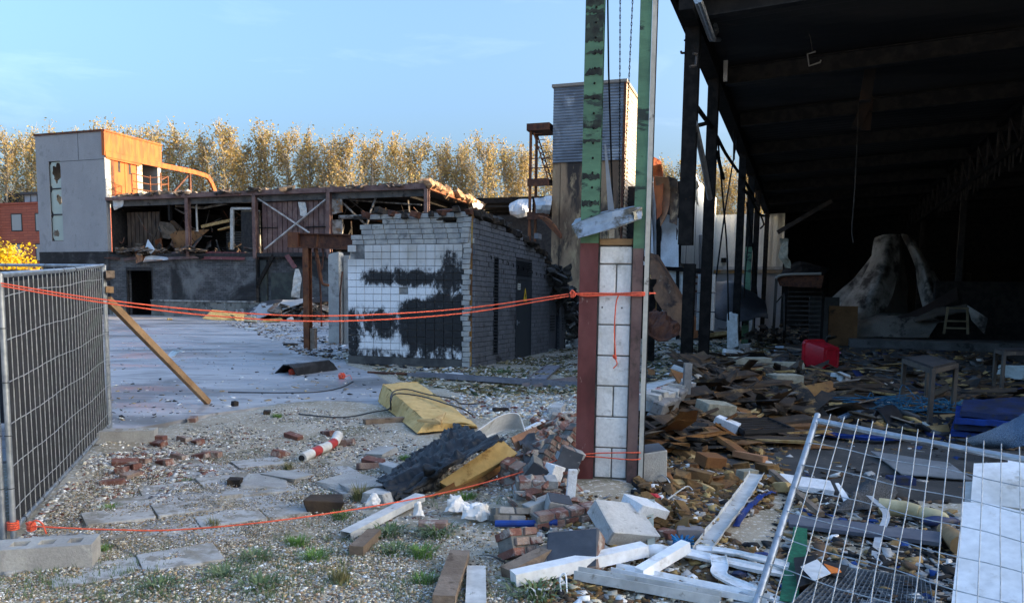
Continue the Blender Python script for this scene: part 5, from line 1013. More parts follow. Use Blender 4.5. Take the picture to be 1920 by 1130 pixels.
# ------------------------------------------------------------------ ropes
yp = FPi.w(*pq(1090, 552, -.05)); yr = FPi.w(*pq(1205, 549, -.05))
def strand(pts, n=30): return tube(curve(pts, n), .0058, 6)
d5 = Nf.y-.05
ru = thing('barrier_rope', 'orange double rope sagging from the near fence post to the middle of the pier', 'rope', yp.xy.to_3d(), 0)
for k, (a, b, cc) in enumerate((((2, 531), (620, 592), (1066, 551)), ((3, 536), (620, 602), (1067, 555)))):
    part(ru, 'strand', strand([atY(*a, d5), atY(190, 561+6*k, d5+.15), atY(400, 583+9*k, d5+.4), atY(*b, d5+.6), atY(860, 579+9*k, yp.y-.1), atY(*cc, yp.y-.02)], 40), ROPE, world=True)
def knot(root, p, s, n, seed, nm='knot'):
    r = random.Random(seed)
    for i in range(n):
        a0 = Euler((r.uniform(0, 3), r.uniform(0, 3), r.uniform(0, 3))).to_matrix(); pts = [p+a0@V((math.cos(t)*s*r.uniform(.8, 1.1), math.sin(t)*s*.6, .3*s*math.sin(2*t))) for t in np.linspace(0, 2*math.pi, 13)]
        part(root, nm, tube(curve(pts, 20), .0062, 6), ROPE, world=True)
knot(ru, atY(1074, 551, yp.y-.03), .03, 4, 1)
for k in range(3):
    pts = [FPi.w(*pq(1078, 551, -.04)), FPi.w(*pq(1100, 549+3*k, -.045)), FPi.w(*pq(1150, 550+4*k*(1-.3*k), -.03)), FPi.w(*pq(1202, 548+3*k, -.05)), FPi.w(xd+.08, .1, pq(1202, 549).z), FPi.w(xd+.06, .26, pq(1202, 549).z), FPi.w(xa, .24, pq(1090, 549).z), FPi.w(xa-.02, .1, pq(1090, 549).z), FPi.w(*pq(1076, 551, -.02))]
    part(ru, 'wrap', strand(pts, 40), ROPE, world=True)
part(ru, 'tail', strand([FPi.w(*pq(1160, 552, -.05)), FPi.w(*pq(1155, 570, -.03)), FPi.w(*pq(1152, 620, -.02)), FPi.w(*pq(1154, 665, -.02))], 16), ROPE, world=True); knot(ru, FPi.w(*pq(1153, 669, -.03)), .02, 3, 5)
part(ru, 'tail', strand([FPi.w(*pq(1153, 670, -.03)), FPi.w(*pq(1157, 682, -.03)), FPi.w(*pq(1150, 690, -.02))], 8), ROPE, world=True)
rl = thing('barrier_rope', 'single orange rope running low from the near fence post to the foot of the pier', 'rope', Nf.copy(), 0)
part(rl, 'strand', strand([atY(60, 986, d5-.1), atY(200, 992, d5-.05), atY(340, 992, d5), atY(560, 970, d5+.15), atY(800, 930, yp.y-.5), atY(960, 890, yp.y-.25), atY(1068, 854, yp.y-.04)], 40), ROPE, world=True)
knot(rl, atY(1066, 854, yp.y-.05), .03, 4, 9)
for k in range(2): part(rl, 'wrap', strand([FPi.w(*pq(1072, 854, -.04)), FPi.w(*pq(1120, 849+7*k, -.035)), FPi.w(*pq(1194, 848+13*k, -.05)), FPi.w(xd+.07, .12, pq(1194, 852).z), FPi.w(xd, .26, pq(1194, 852).z), FPi.w(xa, .24, pq(1090, 852).z), FPi.w(xa-.02, .05, pq(1090, 852).z), FPi.w(*pq(1072, 855, -.04))], 34), ROPE, world=True)
zr = atY(24, 988, Nf.y).z
for k in range(4): part(rl, 'post_wrap', tube([Nf+V((.034*math.cos(a), .034*math.sin(a), zr+.016*k-.01)) for a in np.linspace(0, 6.3, 15)], .007, 6), ROPE, world=True)
knot(rl, atY(58, 986, d5-.08), .035, 6, 13)
part(rl, 'loose_end', strand([atY(55, 985, d5-.1), atY(66, 975, d5-.12), atY(80, 982, d5-.12), atY(87, 1000, d5-.12)], 12), ROPE, world=True)

# ------------------------------------------------------------------ poplars
def np_mesh(name, verts, quads, cols=None):
    me = bpy.data.meshes.new(name); nv, nq = len(verts), len(quads); k = quads.shape[1]
    me.vertices.add(nv); me.vertices.foreach_set('co', verts.astype(np.float32).ravel()); me.loops.add(nq*k); me.loops.foreach_set('vertex_index', quads.astype(np.int32).ravel())
    me.polygons.add(nq); me.polygons.foreach_set('loop_start', np.arange(0, nq*k, k, dtype=np.int32)); me.update(calc_edges=True)
    if cols is not None:
        a = me.attributes.new('col', 'FLOAT_COLOR', 'POINT'); a.data.foreach_set('color', np.c_[cols, np.ones(nv)].astype(np.float32).ravel())
    return me
def leaves(cs, size, rng, pal):
    n = len(cs); a = rng.normal(size=(n, 3)); a /= np.linalg.norm(a, axis=1)[:, None]; b = np.cross(a, rng.normal(size=(n, 3))); b /= np.linalg.norm(b, axis=1)[:, None]
    s = size*rng.uniform(.6, 1.4, (n, 1)); v = np.stack([cs-a*s, cs+b*s*.6, cs+a*s, cs-b*s*.6], 1).reshape(-1, 3)
    c_ = np.array(pal)[rng.integers(0, len(pal), n)]*rng.uniform(.75, 1.25, (n, 1)); return v, np.arange(4*n).reshape(-1, 4), np.repeat(c_, 4, 0)
LEAF = vcol_mat('autumn_leaf', .7, 0, 10, .5); BARK = M('pale_bark', (.34, .3, .24), (.24, .21, .17), sc=3, bump=.3, src='Object')
def poplar(seed):
    rng = np.random.default_rng(seed); r = random.Random(seed); hgt = 22; tips = []; gs = [tube([V((0, 0, 0)), V((.1, 0, 5)), V((-.05, .1, 11)), V((.1, 0, 17)), V((0, 0, 21.5))], [.32, .26, .19, .1, .03], 7)]
    cs = []
    for i in range(54):
        z = 2.6+18*(i/54)**.95; a = r.uniform(0, 6.28); L = (2.75*math.sin(min(1, (z)/20)**.75*math.pi*.93)+.6)*r.uniform(.7, 1.1); rise = L*r.uniform(1.0, 1.8)
        if z+rise > 23: rise = 23-z
        p0 = V((0, 0, z)); p1 = p0+V((math.cos(a)*L*.55, math.sin(a)*L*.55, rise*.4)); p2 = p0+V((math.cos(a)*L*.8, math.sin(a)*L*.8, rise))
        gs.append(tube([p0, p1, p2], [.09, .05, .02], 4, False)); cs.append(np.array(p0))
        for t in (.35, .5, .65, .8, .95, 1.08):
            q = p0.lerp(p1, t*2) if t < .5 else p1.lerp(p2, (t-.5)*2); n = r.choice((7, 10, 14, 18))
            cs.append(np.array(q)[None]+rng.normal(size=(n, 3))*np.array([.34, .34, .6])); 
            for k in range(2): gs.append(tube([q, q+V((r.uniform(-.7, .7), r.uniform(-.7, .7), r.uniform(.3, 1.2)))], [.025, .01], 3, False))
    cs = np.concatenate([c_ for c_ in cs if c_.ndim == 2]); 
    v, q, c_ = leaves(cs, .155, rng, [(.42, .31, .13), (.4, .31, .14), (.45, .33, .14), (.34, .29, .12), (.31, .28, .12), (.42, .29, .1)])
    cm = np_mesh('crown', v, q, c_); cm.materials.append(LEAF); tm_ = mesh('trunk', join(*gs)); tm_.materials.append(BARK); return tm_, cm
POP = [poplar(s) for s in range(11, 17)]
tl = [(-30, 246, 'the far left edge beyond the fence corner'), (22, 240, 'the red brick house, left of its rooftop cabin'), (62, 246, 'the red brick house, just left of the grey stair tower'), (112, 240, 'the left part of the grey stair tower'), (160, 238, 'the middle of the grey stair tower'), (208, 235, 'the right corner of the grey stair tower'), (252, 238, 'the rusty fascia of the stair tower'), (295, 242, 'the right end of the rusty fascia'), (343, 236, 'the curved rusty beam'), (388, 246, 'the low end of the curved rusty beam'), (424, 238, 'the roof left of the plank clad bay'), (462, 258, 'the roof where the plank clad bay begins'), (502, 240, 'the left half of the plank clad bay'), (545, 238, 'the middle of the plank clad bay'), (585, 240, 'the right half of the plank clad bay'), (618, 246, 'the column right of the plank clad bay'), (655, 246, 'the left end of the open right bay'), (700, 250, 'the left half of the open right bay'), (742, 250, 'the middle of the open right bay'), (788, 252, 'the roof corner of the burnt building'), (825, 258, 'the torn sunlit roof edge'), (864, 258, 'the low end of the torn roof edge'), (905, 260, 'the left part of the low burnt shed'), (945, 265, 'the right part of the low burnt shed'), (985, 262, 'the rusted stair frame'), (1030, 270, 'the sheet metal tower'), (1238, 288, 'the rusted sheets hanging in the alley'), (1278, 296, 'the torn lip of the alley building'), (1318, 300, 'the alley building, between two charred columns'), (1352, 296, 'the pale end wall, left of its middle'), (1392, 302, 'the pale end wall, right of its middle'), (1426, 310, 'the pale end wall beside the hall eave'), (1462, 310, 'the far hall columns')]
rt_ = random.Random(4)
for i, (u, v, w) in enumerate(tl):
    Y = 112+rt_.uniform(-4, 4); p = atY(u, 560, Y); top = atY(u, v, Y).z
    t = thing('poplar_tree', 'golden autumn poplar rising behind '+w, 'tree', (p.x, p.y, 0), rt_.uniform(0, 6), 'row of autumn poplars behind the ruins')
    s = top/23*rt_.uniform(.99, 1.06); t.scale = (s*1.02, s*1.02, s); tm_, cm = POP[i % 6]
    for nm, me in (('trunk', tm_), ('crown', cm)): o = link(bpy.data.objects.new(nm, me)); o.parent = t
def bush_tree():
    rng = np.random.default_rng(5); r = random.Random(5); p = atY(14, 500, 62); p.z = 0; gs = [tube([V((0, 0, 0)), V((.2, 0, 2)), V((0, .1, 4.4))], [.14, .11, .04], 6)]; cs = []
    for i in range(36):
        z = 1.6+3.6*r.random(); a = r.uniform(0, 6.28); L = r.uniform(.8, 2.3)*(1.15-abs(z-3)/4); q = V((math.cos(a)*L, math.sin(a)*L, z+r.uniform(.2, 1.2))); gs.append(tube([V((0, 0, z*.8)), q], [.04, .012], 4, False))
        for t in (.5, .75, 1): cs.append(np.array(q*t+V((0, 0, z*.8))*(1-t))[None]+rng.normal(size=(34, 3))*.3)
    v, q, c_ = leaves(np.concatenate(cs), .13, rng, [(.75, .5, .03), (.62, .45, .04), (.55, .45, .06), (.8, .55, .02)])
    t = thing('yellow_tree', 'small bright yellow autumn tree in front of the red brick house', 'tree', p); cm = np_mesh('crown', v, q, c_); cm.materials.append(LEAF)
    o = link(bpy.data.objects.new('crown', cm)); o.parent = t; part(t, 'trunk', join(*gs), BARK); t.scale = (.95, .95, .95)
bush_tree()
rng0 = np.random.default_rng(77); hc_ = np.concatenate([np.c_[rng0.uniform(-110, 80, 16000), rng0.uniform(122, 130, 16000), np.abs(rng0.normal(0, 2.4, 16000))]])
v, q, c_ = leaves(hc_, .5, rng0, [(.2, .15, .06), (.28, .2, .08), (.16, .13, .06)]); hm = np_mesh('far_thicket', v, q, c_); hm.materials.append(LEAF); ho = link(bpy.data.objects.new('far_thicket', hm)); ho['kind'] = 'stuff'; ho['label'] = 'low thicket along the foot of the poplar row'
# ------------------------------------------------------------------ loose things: helpers
def G(u, v, dz=0):
    p = gnd(u, v, 0)
    for _ in range(4):
        z = 0 if inpoly(p.x, p.y, yard) else gz(p.x, p.y)
        p = gnd(u, v, z)
    return p+V((0, 0, dz))
def hall_z(p): return gz(p.x, p.y)
def put(name, geo, u, v, mat, label, cat, rz=0, rx=0, ry=0, dz=0, group=None, sm=None):
    return single(name, tf(geo, G(u, v, dz), (rx, ry, rz)), mat, label, cat, group, sm)
def bar(name, a, b, w, h, mat, label, cat, za=0, zb=0, group=None, prof='box', upv=None):
    p, q = G(*a, za+h/2), G(*b, zb+h/2)
    if prof == 'box': g = beam(p, q, w, h, upv)
    elif prof == 'u': g = uchan(p, q, w, h, .004, upv)
    elif prof == 'open': g = uchan(q, p, w, h, .004, V((0, 0, -1)))
    elif prof == 'tube': g = tube(curve([p, p.lerp(q, .5)+V((0, 0, -.005)), q], 10), h/2, 10)
    return single(name, g, mat, label, cat, group)
def bent(name, pts, w, mat, label, cat, th=.004, amp=.01, seed=0, up_=None, lip=0, group=None):
    """long bent strip through pixel points (u, v, dz)"""
    P = curve([G(u, v, z) for u, v, z in pts], 26); gs = []; vs1 = []
    for i, p in enumerate(P):
        d = (P[min(i+1, 26)]-P[max(i-1, 0)]).normalized(); x, z = basis(d)
        tw = (noise.noise(V((i*.2, seed, 0)))*amp*20); x = x*math.cos(tw)+z*math.sin(tw); vs1.append([p-x*w/2+z*lip, p-x*w*.46, p, p+x*w*.46, p+x*w/2+z*lip])
    rows = [list(c_) for c_ in zip(*vs1)]
    return single(name, patch(rows, 26, 4, amp, 9, th, seed, True), mat, label, cat, group, 35)

# ------------------------------------------------------------------ paving slabs set in the gravel
pav = struct('paving', tf(box(-.1, .1, -.1, .1, -.2, -.15), gnd(420, 930)), PAVER)
pp = [(120, 1005), (330, 868), (520, 858), (700, 905), (620, 965), (420, 1010), (440, 1060), (230, 1085), (0, 1100), (0, 1140), (-40, 1140), (-40, 1040)]
pw = [gnd(*p).xy for p in pp]; rs = random.Random(3); ang = R_(33); ca, sa = math.cos(ang), math.sin(ang)
sl_m = [mesh('slab', lump(.485, .385, .07, 20+i, .015, 1, 2, .02)) for i in range(4)]
for m_ in sl_m: m_.materials.append(PAVER)
pc = gnd(350, 960)
for i in range(-12, 13):
    for j in range(-14, 15):
        lx_, ly_ = i*.5+(.25 if j % 2 else 0), j*.4; x, y = pc.x+lx_*ca-ly_*sa, pc.y+lx_*sa+ly_*ca
        if inpoly(x, y, pw) and rs.random() > .1:
            o = link(bpy.data.objects.new('slab', rs.choice(sl_m))); o.parent = pav; o.location = (x, y, gz(x, y)-.052+rs.uniform(-.014, .008)); o.rotation_euler = (rs.gauss(0, .015), rs.gauss(0, .015), ang+rs.gauss(0, .02)+rs.choice((0, math.pi)))

# ------------------------------------------------------------------ scattered small stuff
def scatter(name, n, poly, smin, smax, pal, flat=.6, elong=1.6, seed=0, zoff=0, mat='loose_bits', label=None, inh=False, cl=0):
    rng = np.random.default_rng(seed); us = [p[0] for p in poly]; vs2 = [p[1] for p in poly]; P = []
    while len(P) < n:
        u, v = rng.uniform(min(us), max(us)), rng.uniform(min(vs2), max(vs2))
        if not inpoly(u, v, poly): continue
        p = gnd(u, v)
        if cl and noise.noise(V((p.x, p.y, seed))*cl) < rng.uniform(-.5, .25): continue
        if abs(p.x) < 40 and p.y < 70: P.append((p.x, p.y, (0.012 if inpoly(p.x, p.y, yard) else gz(p.x, p.y))+zoff))
    P = np.array(P); s = smin*(smax/smin)**(rng.uniform(0, 1, n)**1.6); cub = np.array([(-1, -1, -1), (1, -1, -1), (1, 1, -1), (-1, 1, -1), (-1, -1, 1), (1, -1, 1), (1, 1, 1), (-1, 1, 1)])*.5
    v = cub[None]*rng.uniform(.55, 1.15, (n, 8, 3)); v *= np.stack([rng.uniform(1, elong, n), np.ones(n), rng.uniform(flat*.5, flat, n)], 1)[:, None]*s[:, None, None]
    az, tx, ty = rng.uniform(0, 6.28, n), rng.normal(0, .25, n), rng.normal(0, .25, n)
    def rot(v, a, i, j):
        c_, s_2 = np.cos(a)[:, None], np.sin(a)[:, None]; w = v.copy(); w[:, :, i] = v[:, :, i]*c_-v[:, :, j]*s_2; w[:, :, j] = v[:, :, i]*s_2+v[:, :, j]*c_; return w
    v = rot(rot(rot(v, tx, 1, 2), ty, 0, 2), az, 0, 1); v += P[:, None]; v[:, :, 2] += (s*flat*.3)[:, None]
    f = (np.array(BF)[None]+8*np.arange(n)[:, None, None]).reshape(-1, 4)
    c_ = np.array([p[:3] for p in pal]); w = np.array([p[3] if len(p) > 3 else 1 for p in pal], float); c_ = c_[rng.choice(len(pal), n, p=w/w.sum())]*rng.uniform(.7, 1.25, (n, 1))
    me = np_mesh(name, v.reshape(-1, 3), f, np.repeat(np.clip(c_, 0, .9), 8, 0)); me.materials.append(vcol_mat(mat)); o = link(bpy.data.objects.new(name, me)); o['kind'] = 'stuff'
    if label: o['label'] = label
    return o
WT, CRM, TAN, GRY, BRN, BLK = (.78, .76, .72), (.62, .55, .42), (.42, .31, .17), (.36, .355, .345), (.12, .075, .045), (.02, .02, .021)
pebpal = [(*WT, 2.2), (*CRM, 4), (*GRY, 3), (*TAN, 4), (.3, .2, .13, 3), (.13, .12, .1, 3), (.2, .18, .1, 3)]
fg = [(-20, 1140), (-20, 1075), (160, 1010), (300, 1030), (460, 985), (640, 950), (760, 1000), (930, 1040), (1030, 1140)]
scatter('gravel', 42000, fg, .0045, .0135, pebpal, .8, 1.5, 1, cl=1.6, label='pale gravel in the foreground')
scatter('gravel', 8000, [(40, 1140), (420, 1030), (640, 990), (1330, 1010), (1330, 1140)], (.007), .022, pebpal, .8, 1.5, 31, cl=1.2, label='coarse gravel round the planks')
mg = [(120, 990), (215, 850), (400, 790), (560, 762), (700, 790), (840, 850), (1075, 780), (1075, 960), (640, 1000), (420, 900), (300, 960)]
scatter('soil_chips', 16000, mg, .007, .03, [(*GRY, 5), (*WT, 3), (.2, .09, .065, 2), (*CRM, 3), (.1, .095, .085, 3)], .6, 1.8, 2, cl=.9, label='chips of brick and stone in the soil')
scatter('fence_grit', 3200, [(30, 1015), (205, 815), (265, 850), (180, 1005)], .008, .035, [(*GRY, 4), (*WT, 3), (*CRM, 3), (.22, .1, .07, 1.4)], .6, 1.6, 43, cl=1.5, label='grit along the fence foot rail')
scatter('slab_grit', 20000, [(60, 1010), (215, 850), (330, 860), (520, 850), (700, 900), (640, 985), (450, 1020), (300, 1060), (160, 1010)], .004, .014, pebpal, .6, 1.5, 41, cl=2.2, zoff=.02, label='grit lying on and between the slabs')
scatter('soil_chips', 2600, [(180, 960), (200, 850), (330, 850), (420, 870), (300, 950)], .012, .05, [(.22, .1, .075, 3), (*WT, 3), (*GRY, 3), (*CRM, 1)], .7, 1.5, 3, cl=1.0, label='brick chips near the fence foot')
scatter('hut_litter', 9000, [(790, 700), (880, 688), (1050, 655), (1080, 650), (1080, 745), (900, 745), (760, 715), (700, 690)], .02, .09, [(.15, .13, .06, 5), (.25, .2, .1, 4), (*CRM, 3), (.06, .08, .03, 3), (*GRY, 2), (*WT, 1), (*BRN, 2)], .3, 4, 4, cl=.5, label='dry leaf and splinter litter along the switch house')
scatter('strip_litter', 3600, [(860, 742), (1078, 735), (1078, 800), (980, 800), (700, 760)], .015, .07, [(*GRY, 4), (*CRM, 3), (*WT, 3), (*TAN, 2), (.2, .08, .06, 1)], .5, 2, 5, cl=.6, label='stone chips between the steel planks and the pier')
scatter('alley_litter', 5200, [(1205, 640), (1290, 625), (1440, 628), (1440, 660), (1330, 700), (1206, 745)], .03, .16, [(.13, .12, .06, 4), (*GRY, 3), (*TAN, 2), (.05, .07, .03, 3), (*WT, 1), (*BLK, 3)], .3, 2.6, 6, cl=.4, label='litter on the alley ground')
scatter('yard_litter', 700, [(205, 620), (620, 605), (860, 690), (700, 745), (400, 770), (205, 800)], .015, .07, [(*GRY, 2), (*WT, 2), (*BLK, 3), (*TAN, 2)], .3, 2.4, 7, cl=.35, label='small litter on the concrete yard')
scatter('yard_edge_litter', 2200, [(400, 600), (640, 600), (655, 670), (880, 690), (860, 705), (560, 665), (520, 640)], .03, .14, [(*GRY, 2), (*WT, 1.4), (*BLK, 4), (*TAN, 2), (*BRN, 2)], .3, 2.4, 8, cl=.3, label='sooty litter below the ruins')
foam = [(.2, .12, .045, 5), (.13, .07, .028, 5), (.36, .25, .1, 2), (*BRN, 3), (*GRY, 2), (*WT, .8), (*BLK, 2)]
scatter('foam_crumbs', 7000, [(1190, 990), (1195, 840), (1290, 760), (1520, 790), (1440, 960), (1330, 1010)], .015, .085, foam, .6, 1.7, 9, cl=.9, label='crumbled burnt insulation right of the pier')
scatter('foam_crumbs', 2600, [(930, 1010), (1080, 960), (1330, 1000), (1450, 1060), (1420, 1140), (1000, 1140)], .012, .06, foam+[(*WT, 2), (*CRM, 3)], .6, 1.6, 10, cl=.9, label='insulation crumbs under the white profiles')
scatter('floor_debris', 9000, [(1300, 700), (1400, 645), (1640, 640), (1930, 672), (1930, 850), (1530, 800), (1300, 790)], .02, .24, [(*BLK, 9), (*BRN, 4), (.4, .26, .1, 2), (.2, .13, .06, 2), (.1, .1, .1, 3), (.5, .47, .42, .7), (.01, .02, .09, 1)], .3, 3.2, 11, cl=.25, label='charred fragments strewn over the hall floor')
scatter('floor_debris', 5000, [(1440, 1000), (1530, 800), (1930, 850), (1930, 1140), (1380, 1140)], .012, .09, [(*BLK, 6), (*BRN, 4), (.3, .2, .09, 2), (*GRY, 4), (*WT, .7), (.01, .05, .2, .7)], .35, 2.4, 12, cl=.6, label='soot and scraps under the fallen fence')

# ------------------------------------------------------------------ grass tufts and weeds
GR1 = M('grass_green', (.085, .19, .03), (.13, .23, .05), sc=9, rough=.7, bump=0); GR2 = M('dry_grass', (.22, .19, .08), (.13, .14, .05), sc=8, rough=.8, bump=0); WEED = M('grey_green_weed', (.1, .15, .06), (.14, .19, .1), sc=9, rough=.8, bump=0)
def tuft_mesh(seed, n, h, spread, lean, mat, broad=1.0):
    r = random.Random(seed); gs_v, gs_f = [], []
    for i in range(n):
        a = r.uniform(0, 6.28); d = V((math.cos(a), math.sin(a), 0)); b0 = d*(spread*r.random()**.7*.6)+V((r.uniform(-.02, .02), r.uniform(-.02, .02), -.01)); L = h*r.uniform(.5, 1.15); ln = lean*r.uniform(.3, 1.2)
        w = .0028*broad*r.uniform(.7, 1.3); x = V((-d.y, d.x, 0))*w; p1 = b0+V((0, 0, L*.55))+d*(L*ln*.3); p2 = b0+V((0, 0, L*(1-.3*ln)))+d*(L*ln); k = len(gs_v)
        gs_v += [b0-x, b0+x, p1-x*.8, p1+x*.8, p2]; gs_f += [(k, k+1, k+3, k+2), (k+2, k+3, k+4)]
    m_ = mesh('grass', (gs_v, gs_f)); m_.materials.append(mat); return m_
TF = {'g': [tuft_mesh(i, 170, .075, .12, .9, GR1, 1.0) for i in range(3)], 'd': [tuft_mesh(i+9, 130, .13, .1, .6, GR2) for i in range(2)], 'w': [tuft_mesh(i+20, 110, .075, .17, 1.3, WEED, 2.0) for i in range(3)]}
tf_ = [('g', 557, 1020, 1, 'bright green grass tuft in the gravel below the orange rope'), ('g', 592, 1048, 1.15, 'brightest rounded grass tuft in the gravel left of the wooden block'), ('g', 208, 956, .9, 'green grass cushion between paving slabs and brick chips'), ('g', 520, 782, 1.1, 'small leafy plant at the edge of the concrete yard'), ('d', 676, 938, 1.3, 'dry straw coloured tuft below the black tarp'), ('g', 640, 970, 1, 'green tuft under the orange rope left of the gutter'), ('g', 792, 1040, 1.2, 'green tuft between the gutter and the brown plank'), ('w', 730, 1000, 1.2, 'grey green weed beside the gutter end'), ('g', 795, 1090, 1, 'green tuft left of the brown plank'), ('w', 420, 1080, 1.2, 'sprawling weed in the gravel at the lower left'), ('w', 490, 1100, 1.2, 'low weed at the bottom edge left of centre'), ('w', 480, 1045, 1, 'weed with thin stems in the middle of the gravel'), ('d', 640, 1090, 1, 'dry brown tuft near the bottom edge'), ('w', 300, 1100, 1, 'weed beside the lower left slabs'), ('g', 760, 862, 1, 'green weed left of the crumpled black tarp'), ('w', 820, 1000, 1.3, 'weed around the loose brick fragment'), ('g', 875, 935, 1, 'green weed under the rope below the foam boards'), ('w', 1008, 1112, 1.5, 'upright weed with spiky leaves before the white box profile'), ('g', 196, 1030, .6, 'tiny mossy tuft on the near fence foot'), ('d', 400, 990, .8, 'dry tuft in a paving joint'), ('w', 660, 900, 1, 'weed beside the flat grey stone'), ('d', 540, 880, .8, 'dry tuft right of the striped pole'), ('w', 740, 1035, 1.1, 'weed behind the wooden block'), ('w', 350, 905, .8, 'low weed among the slabs near the brick pile'), ('w', 940, 700, 2, 'weed patch beside the switch house wall foot')]
for k, u, v, s, lb in tf_:
    p = G(u, v); o = link(bpy.data.objects.new('grass_tuft', rs.choice(TF[k]))); o.location = p; o.rotation_euler = (0, 0, rs.uniform(0, 6)); o.scale = (s, s, s); tagit(o, lb, 'grass tuft', 'tufts of grass and weeds in the gravel')
wd = [p for p in ((rs.uniform(-10, 1000), rs.uniform(850, 1130)) for _ in range(2200)) if inpoly(*p, fg) or (inpoly(*p, mg) and rs.random() < .5)]
gs = []
for u, v in wd:
    p = G(u, v)
    if noise.noise(p*.9+V((3, 3, 3))) < -.05: continue
    for _ in range(5):
        d = V((rs.uniform(-1, 1), rs.uniform(-1, 1), 0)); b0 = p+d*.03; h = rs.uniform(.015, .06); x = V((-d.y, d.x, 0)).normalized()*.003
        gs.append(([b0-x, b0+x, b0+d*.03+V((0, 0, h))], [(0, 1, 2)]))
wo_ = struct('ground_weeds', join(*gs), WEED, 'stuff')

# ------------------------------------------------------------------ scattered bricks
bm_ = [mesh('brick', lump(.21, .1, .065, 40+i, .05, 1, 3, .05)) for i in range(5)]
bl_ = [(278, 822, 'red brick close to the far fence foot'), (292, 826, 'second red brick right of the far fence foot'), (300, 835, None), (362, 790, 'lone red brick lying at the edge of the concrete yard'), (372, 832, 'red brick on soil between yard edge and paving'), (378, 858, 'red brick beside a charred lump near the paving'), (398, 855, 'brown brick touching the lump near the paving'), (230, 885, None), (250, 878, 'orange red brick on top of the brick pile by the fence'), (245, 895, 'long pinkish brick at the front of the pile by the fence'), (212, 910, 'red brick nearest the bottom rail of the fence'), (335, 860, None), (550, 822, 'red brick with a pale cap left of the striped pole'), (615, 815, 'two tone brown brick above the striped pole'), (648, 833, 'dark stone brick behind the striped pole bend'), (525, 855, None), (265, 868, None), (235, 872, None), (700, 870, 'dark red brick left of the tarp'), (690, 878, None), (310, 872, None), (345, 826, None)]
for i, (u, v, lb) in enumerate(bl_):
    o = link(bpy.data.objects.new('loose_brick', bm_[i % 5].copy() if i < 5 else bm_[i % 5])); o.location = G(u, v, -.008); o.rotation_euler = (rs.gauss(0, .12), rs.gauss(0, .12), rs.uniform(-.5, 3)); s = rs.uniform(.9, 1.15); o.scale = (s, s, s)
    if not o.data.materials: o.data.materials.append(REDBRICK if i % 3 else DUSTBRICK)
    tagit(o, lb or 'broken red brick lying in the loose scatter between fence and yard', 'brick', 'bricks scattered between fence and yard')
st_l = [(612, 958, .3, .2, .13, BURNTBOARD, 'charred_lump', 'dark brown charred lump beside the paving under the rope'), (655, 905, .5, .35, .05, CONCD, 'flat_stone', 'flat grey stone left of the black tarp'), (500, 905, .6, .4, .05, CONCD, 'flat_stone', 'flat stone slab at the right end of the paving'), (540, 895, .4, .3, .05, CONCD, 'flat_stone', 'pale flat stone below the striped pole'), (690, 915, .5, .3, .06, CONCD, 'flat_stone', 'light flat stone pointing at the dry tuft'), (715, 852, .45, .25, .07, CONCD, 'concrete_lump', 'concrete lump with orange stain left of the tarp'), (735, 885, .3, .12, .09, CONC, 'concrete_lump', 'pale curved concrete piece left of the tarp'), (440, 910, .12, .1, .08, CHARWOOD, 'charred_lump', 'small black lump on the paving'), (440, 762, .1, .08, .1, CHARWOOD, 'charred_lump', 'dark stub standing near the foot of the timber brace'), (500, 775, .15, .1, .06, CHARWOOD, 'charred_lump', 'black lump beside the plant at the yard edge'), (712, 940, .25, .18, .1, CONC, 'concrete_lump', 'pale stone right of the dry tuft'), (940, 772, .25, .15, .08, CHARWOOD, 'charred_lump', 'black scrap behind the white tub'), (1045, 775, .55, .2, .14, CONC, 'concrete_lump', 'long pale concrete piece behind the pier, left'), (1250, 1005, .1, .1, .06, REDBRICK, 'brick_piece', 'tiny brick piece right of the white grey block'), (1292, 1006, .17, .1, .08, M('grey_brick', (.22, .2, .2), (.3, .28, .27), bump=.4), 'grey_brick', 'single grey brown brick on the concrete strip'), (545, 648, .5, .3, .1, CHARWOOD, 'charred_lump', 'sooty lump on the yard near the rusted post')]
for i, (u, v, a, b, h, mt, nm, lb) in enumerate(st_l): put(nm, lump(a, b, h, i+70, .12, 2), u, v, mt, lb, 'stone' if 'stone' in nm or 'concrete' in nm else 'lump', rz=i*.9, rx=.05, dz=-.01)

# ------------------------------------------------------------------ striped pole
P0, P1, P2 = G(566, 866, .045), G(625, 838, .05), G(634, 830, .1)
spl = thing('striped_pole', 'short red and white striped bollard pole lying on the soil with a bent end', 'bollard', G(595, 855))
cv = curve([P0, P0.lerp(P1, .5), P1, P2], 32)
for k, (a, b, mt) in enumerate(((0, 6, WHITEPAINT), (6, 11, REDPAINT), (11, 17, WHITEPAINT), (17, 22, REDPAINT), (22, 32, WHITEPAINT))): part(spl, 'white_band' if mt is WHITEPAINT else 'red_band', tube(cv[a:b+1], [.055+.004*(k == 4)]*(b-a+1), 14), mt, 50, world=True)
part(spl, 'bore', tf(tube([V((0, 0, 0)), V((0, 0, .004))], .035, 12), P0+(P0-P1).normalized()*.004, ((P0-P1).to_track_quat('Z', 'Y')).to_euler()), SOOT, world=True)

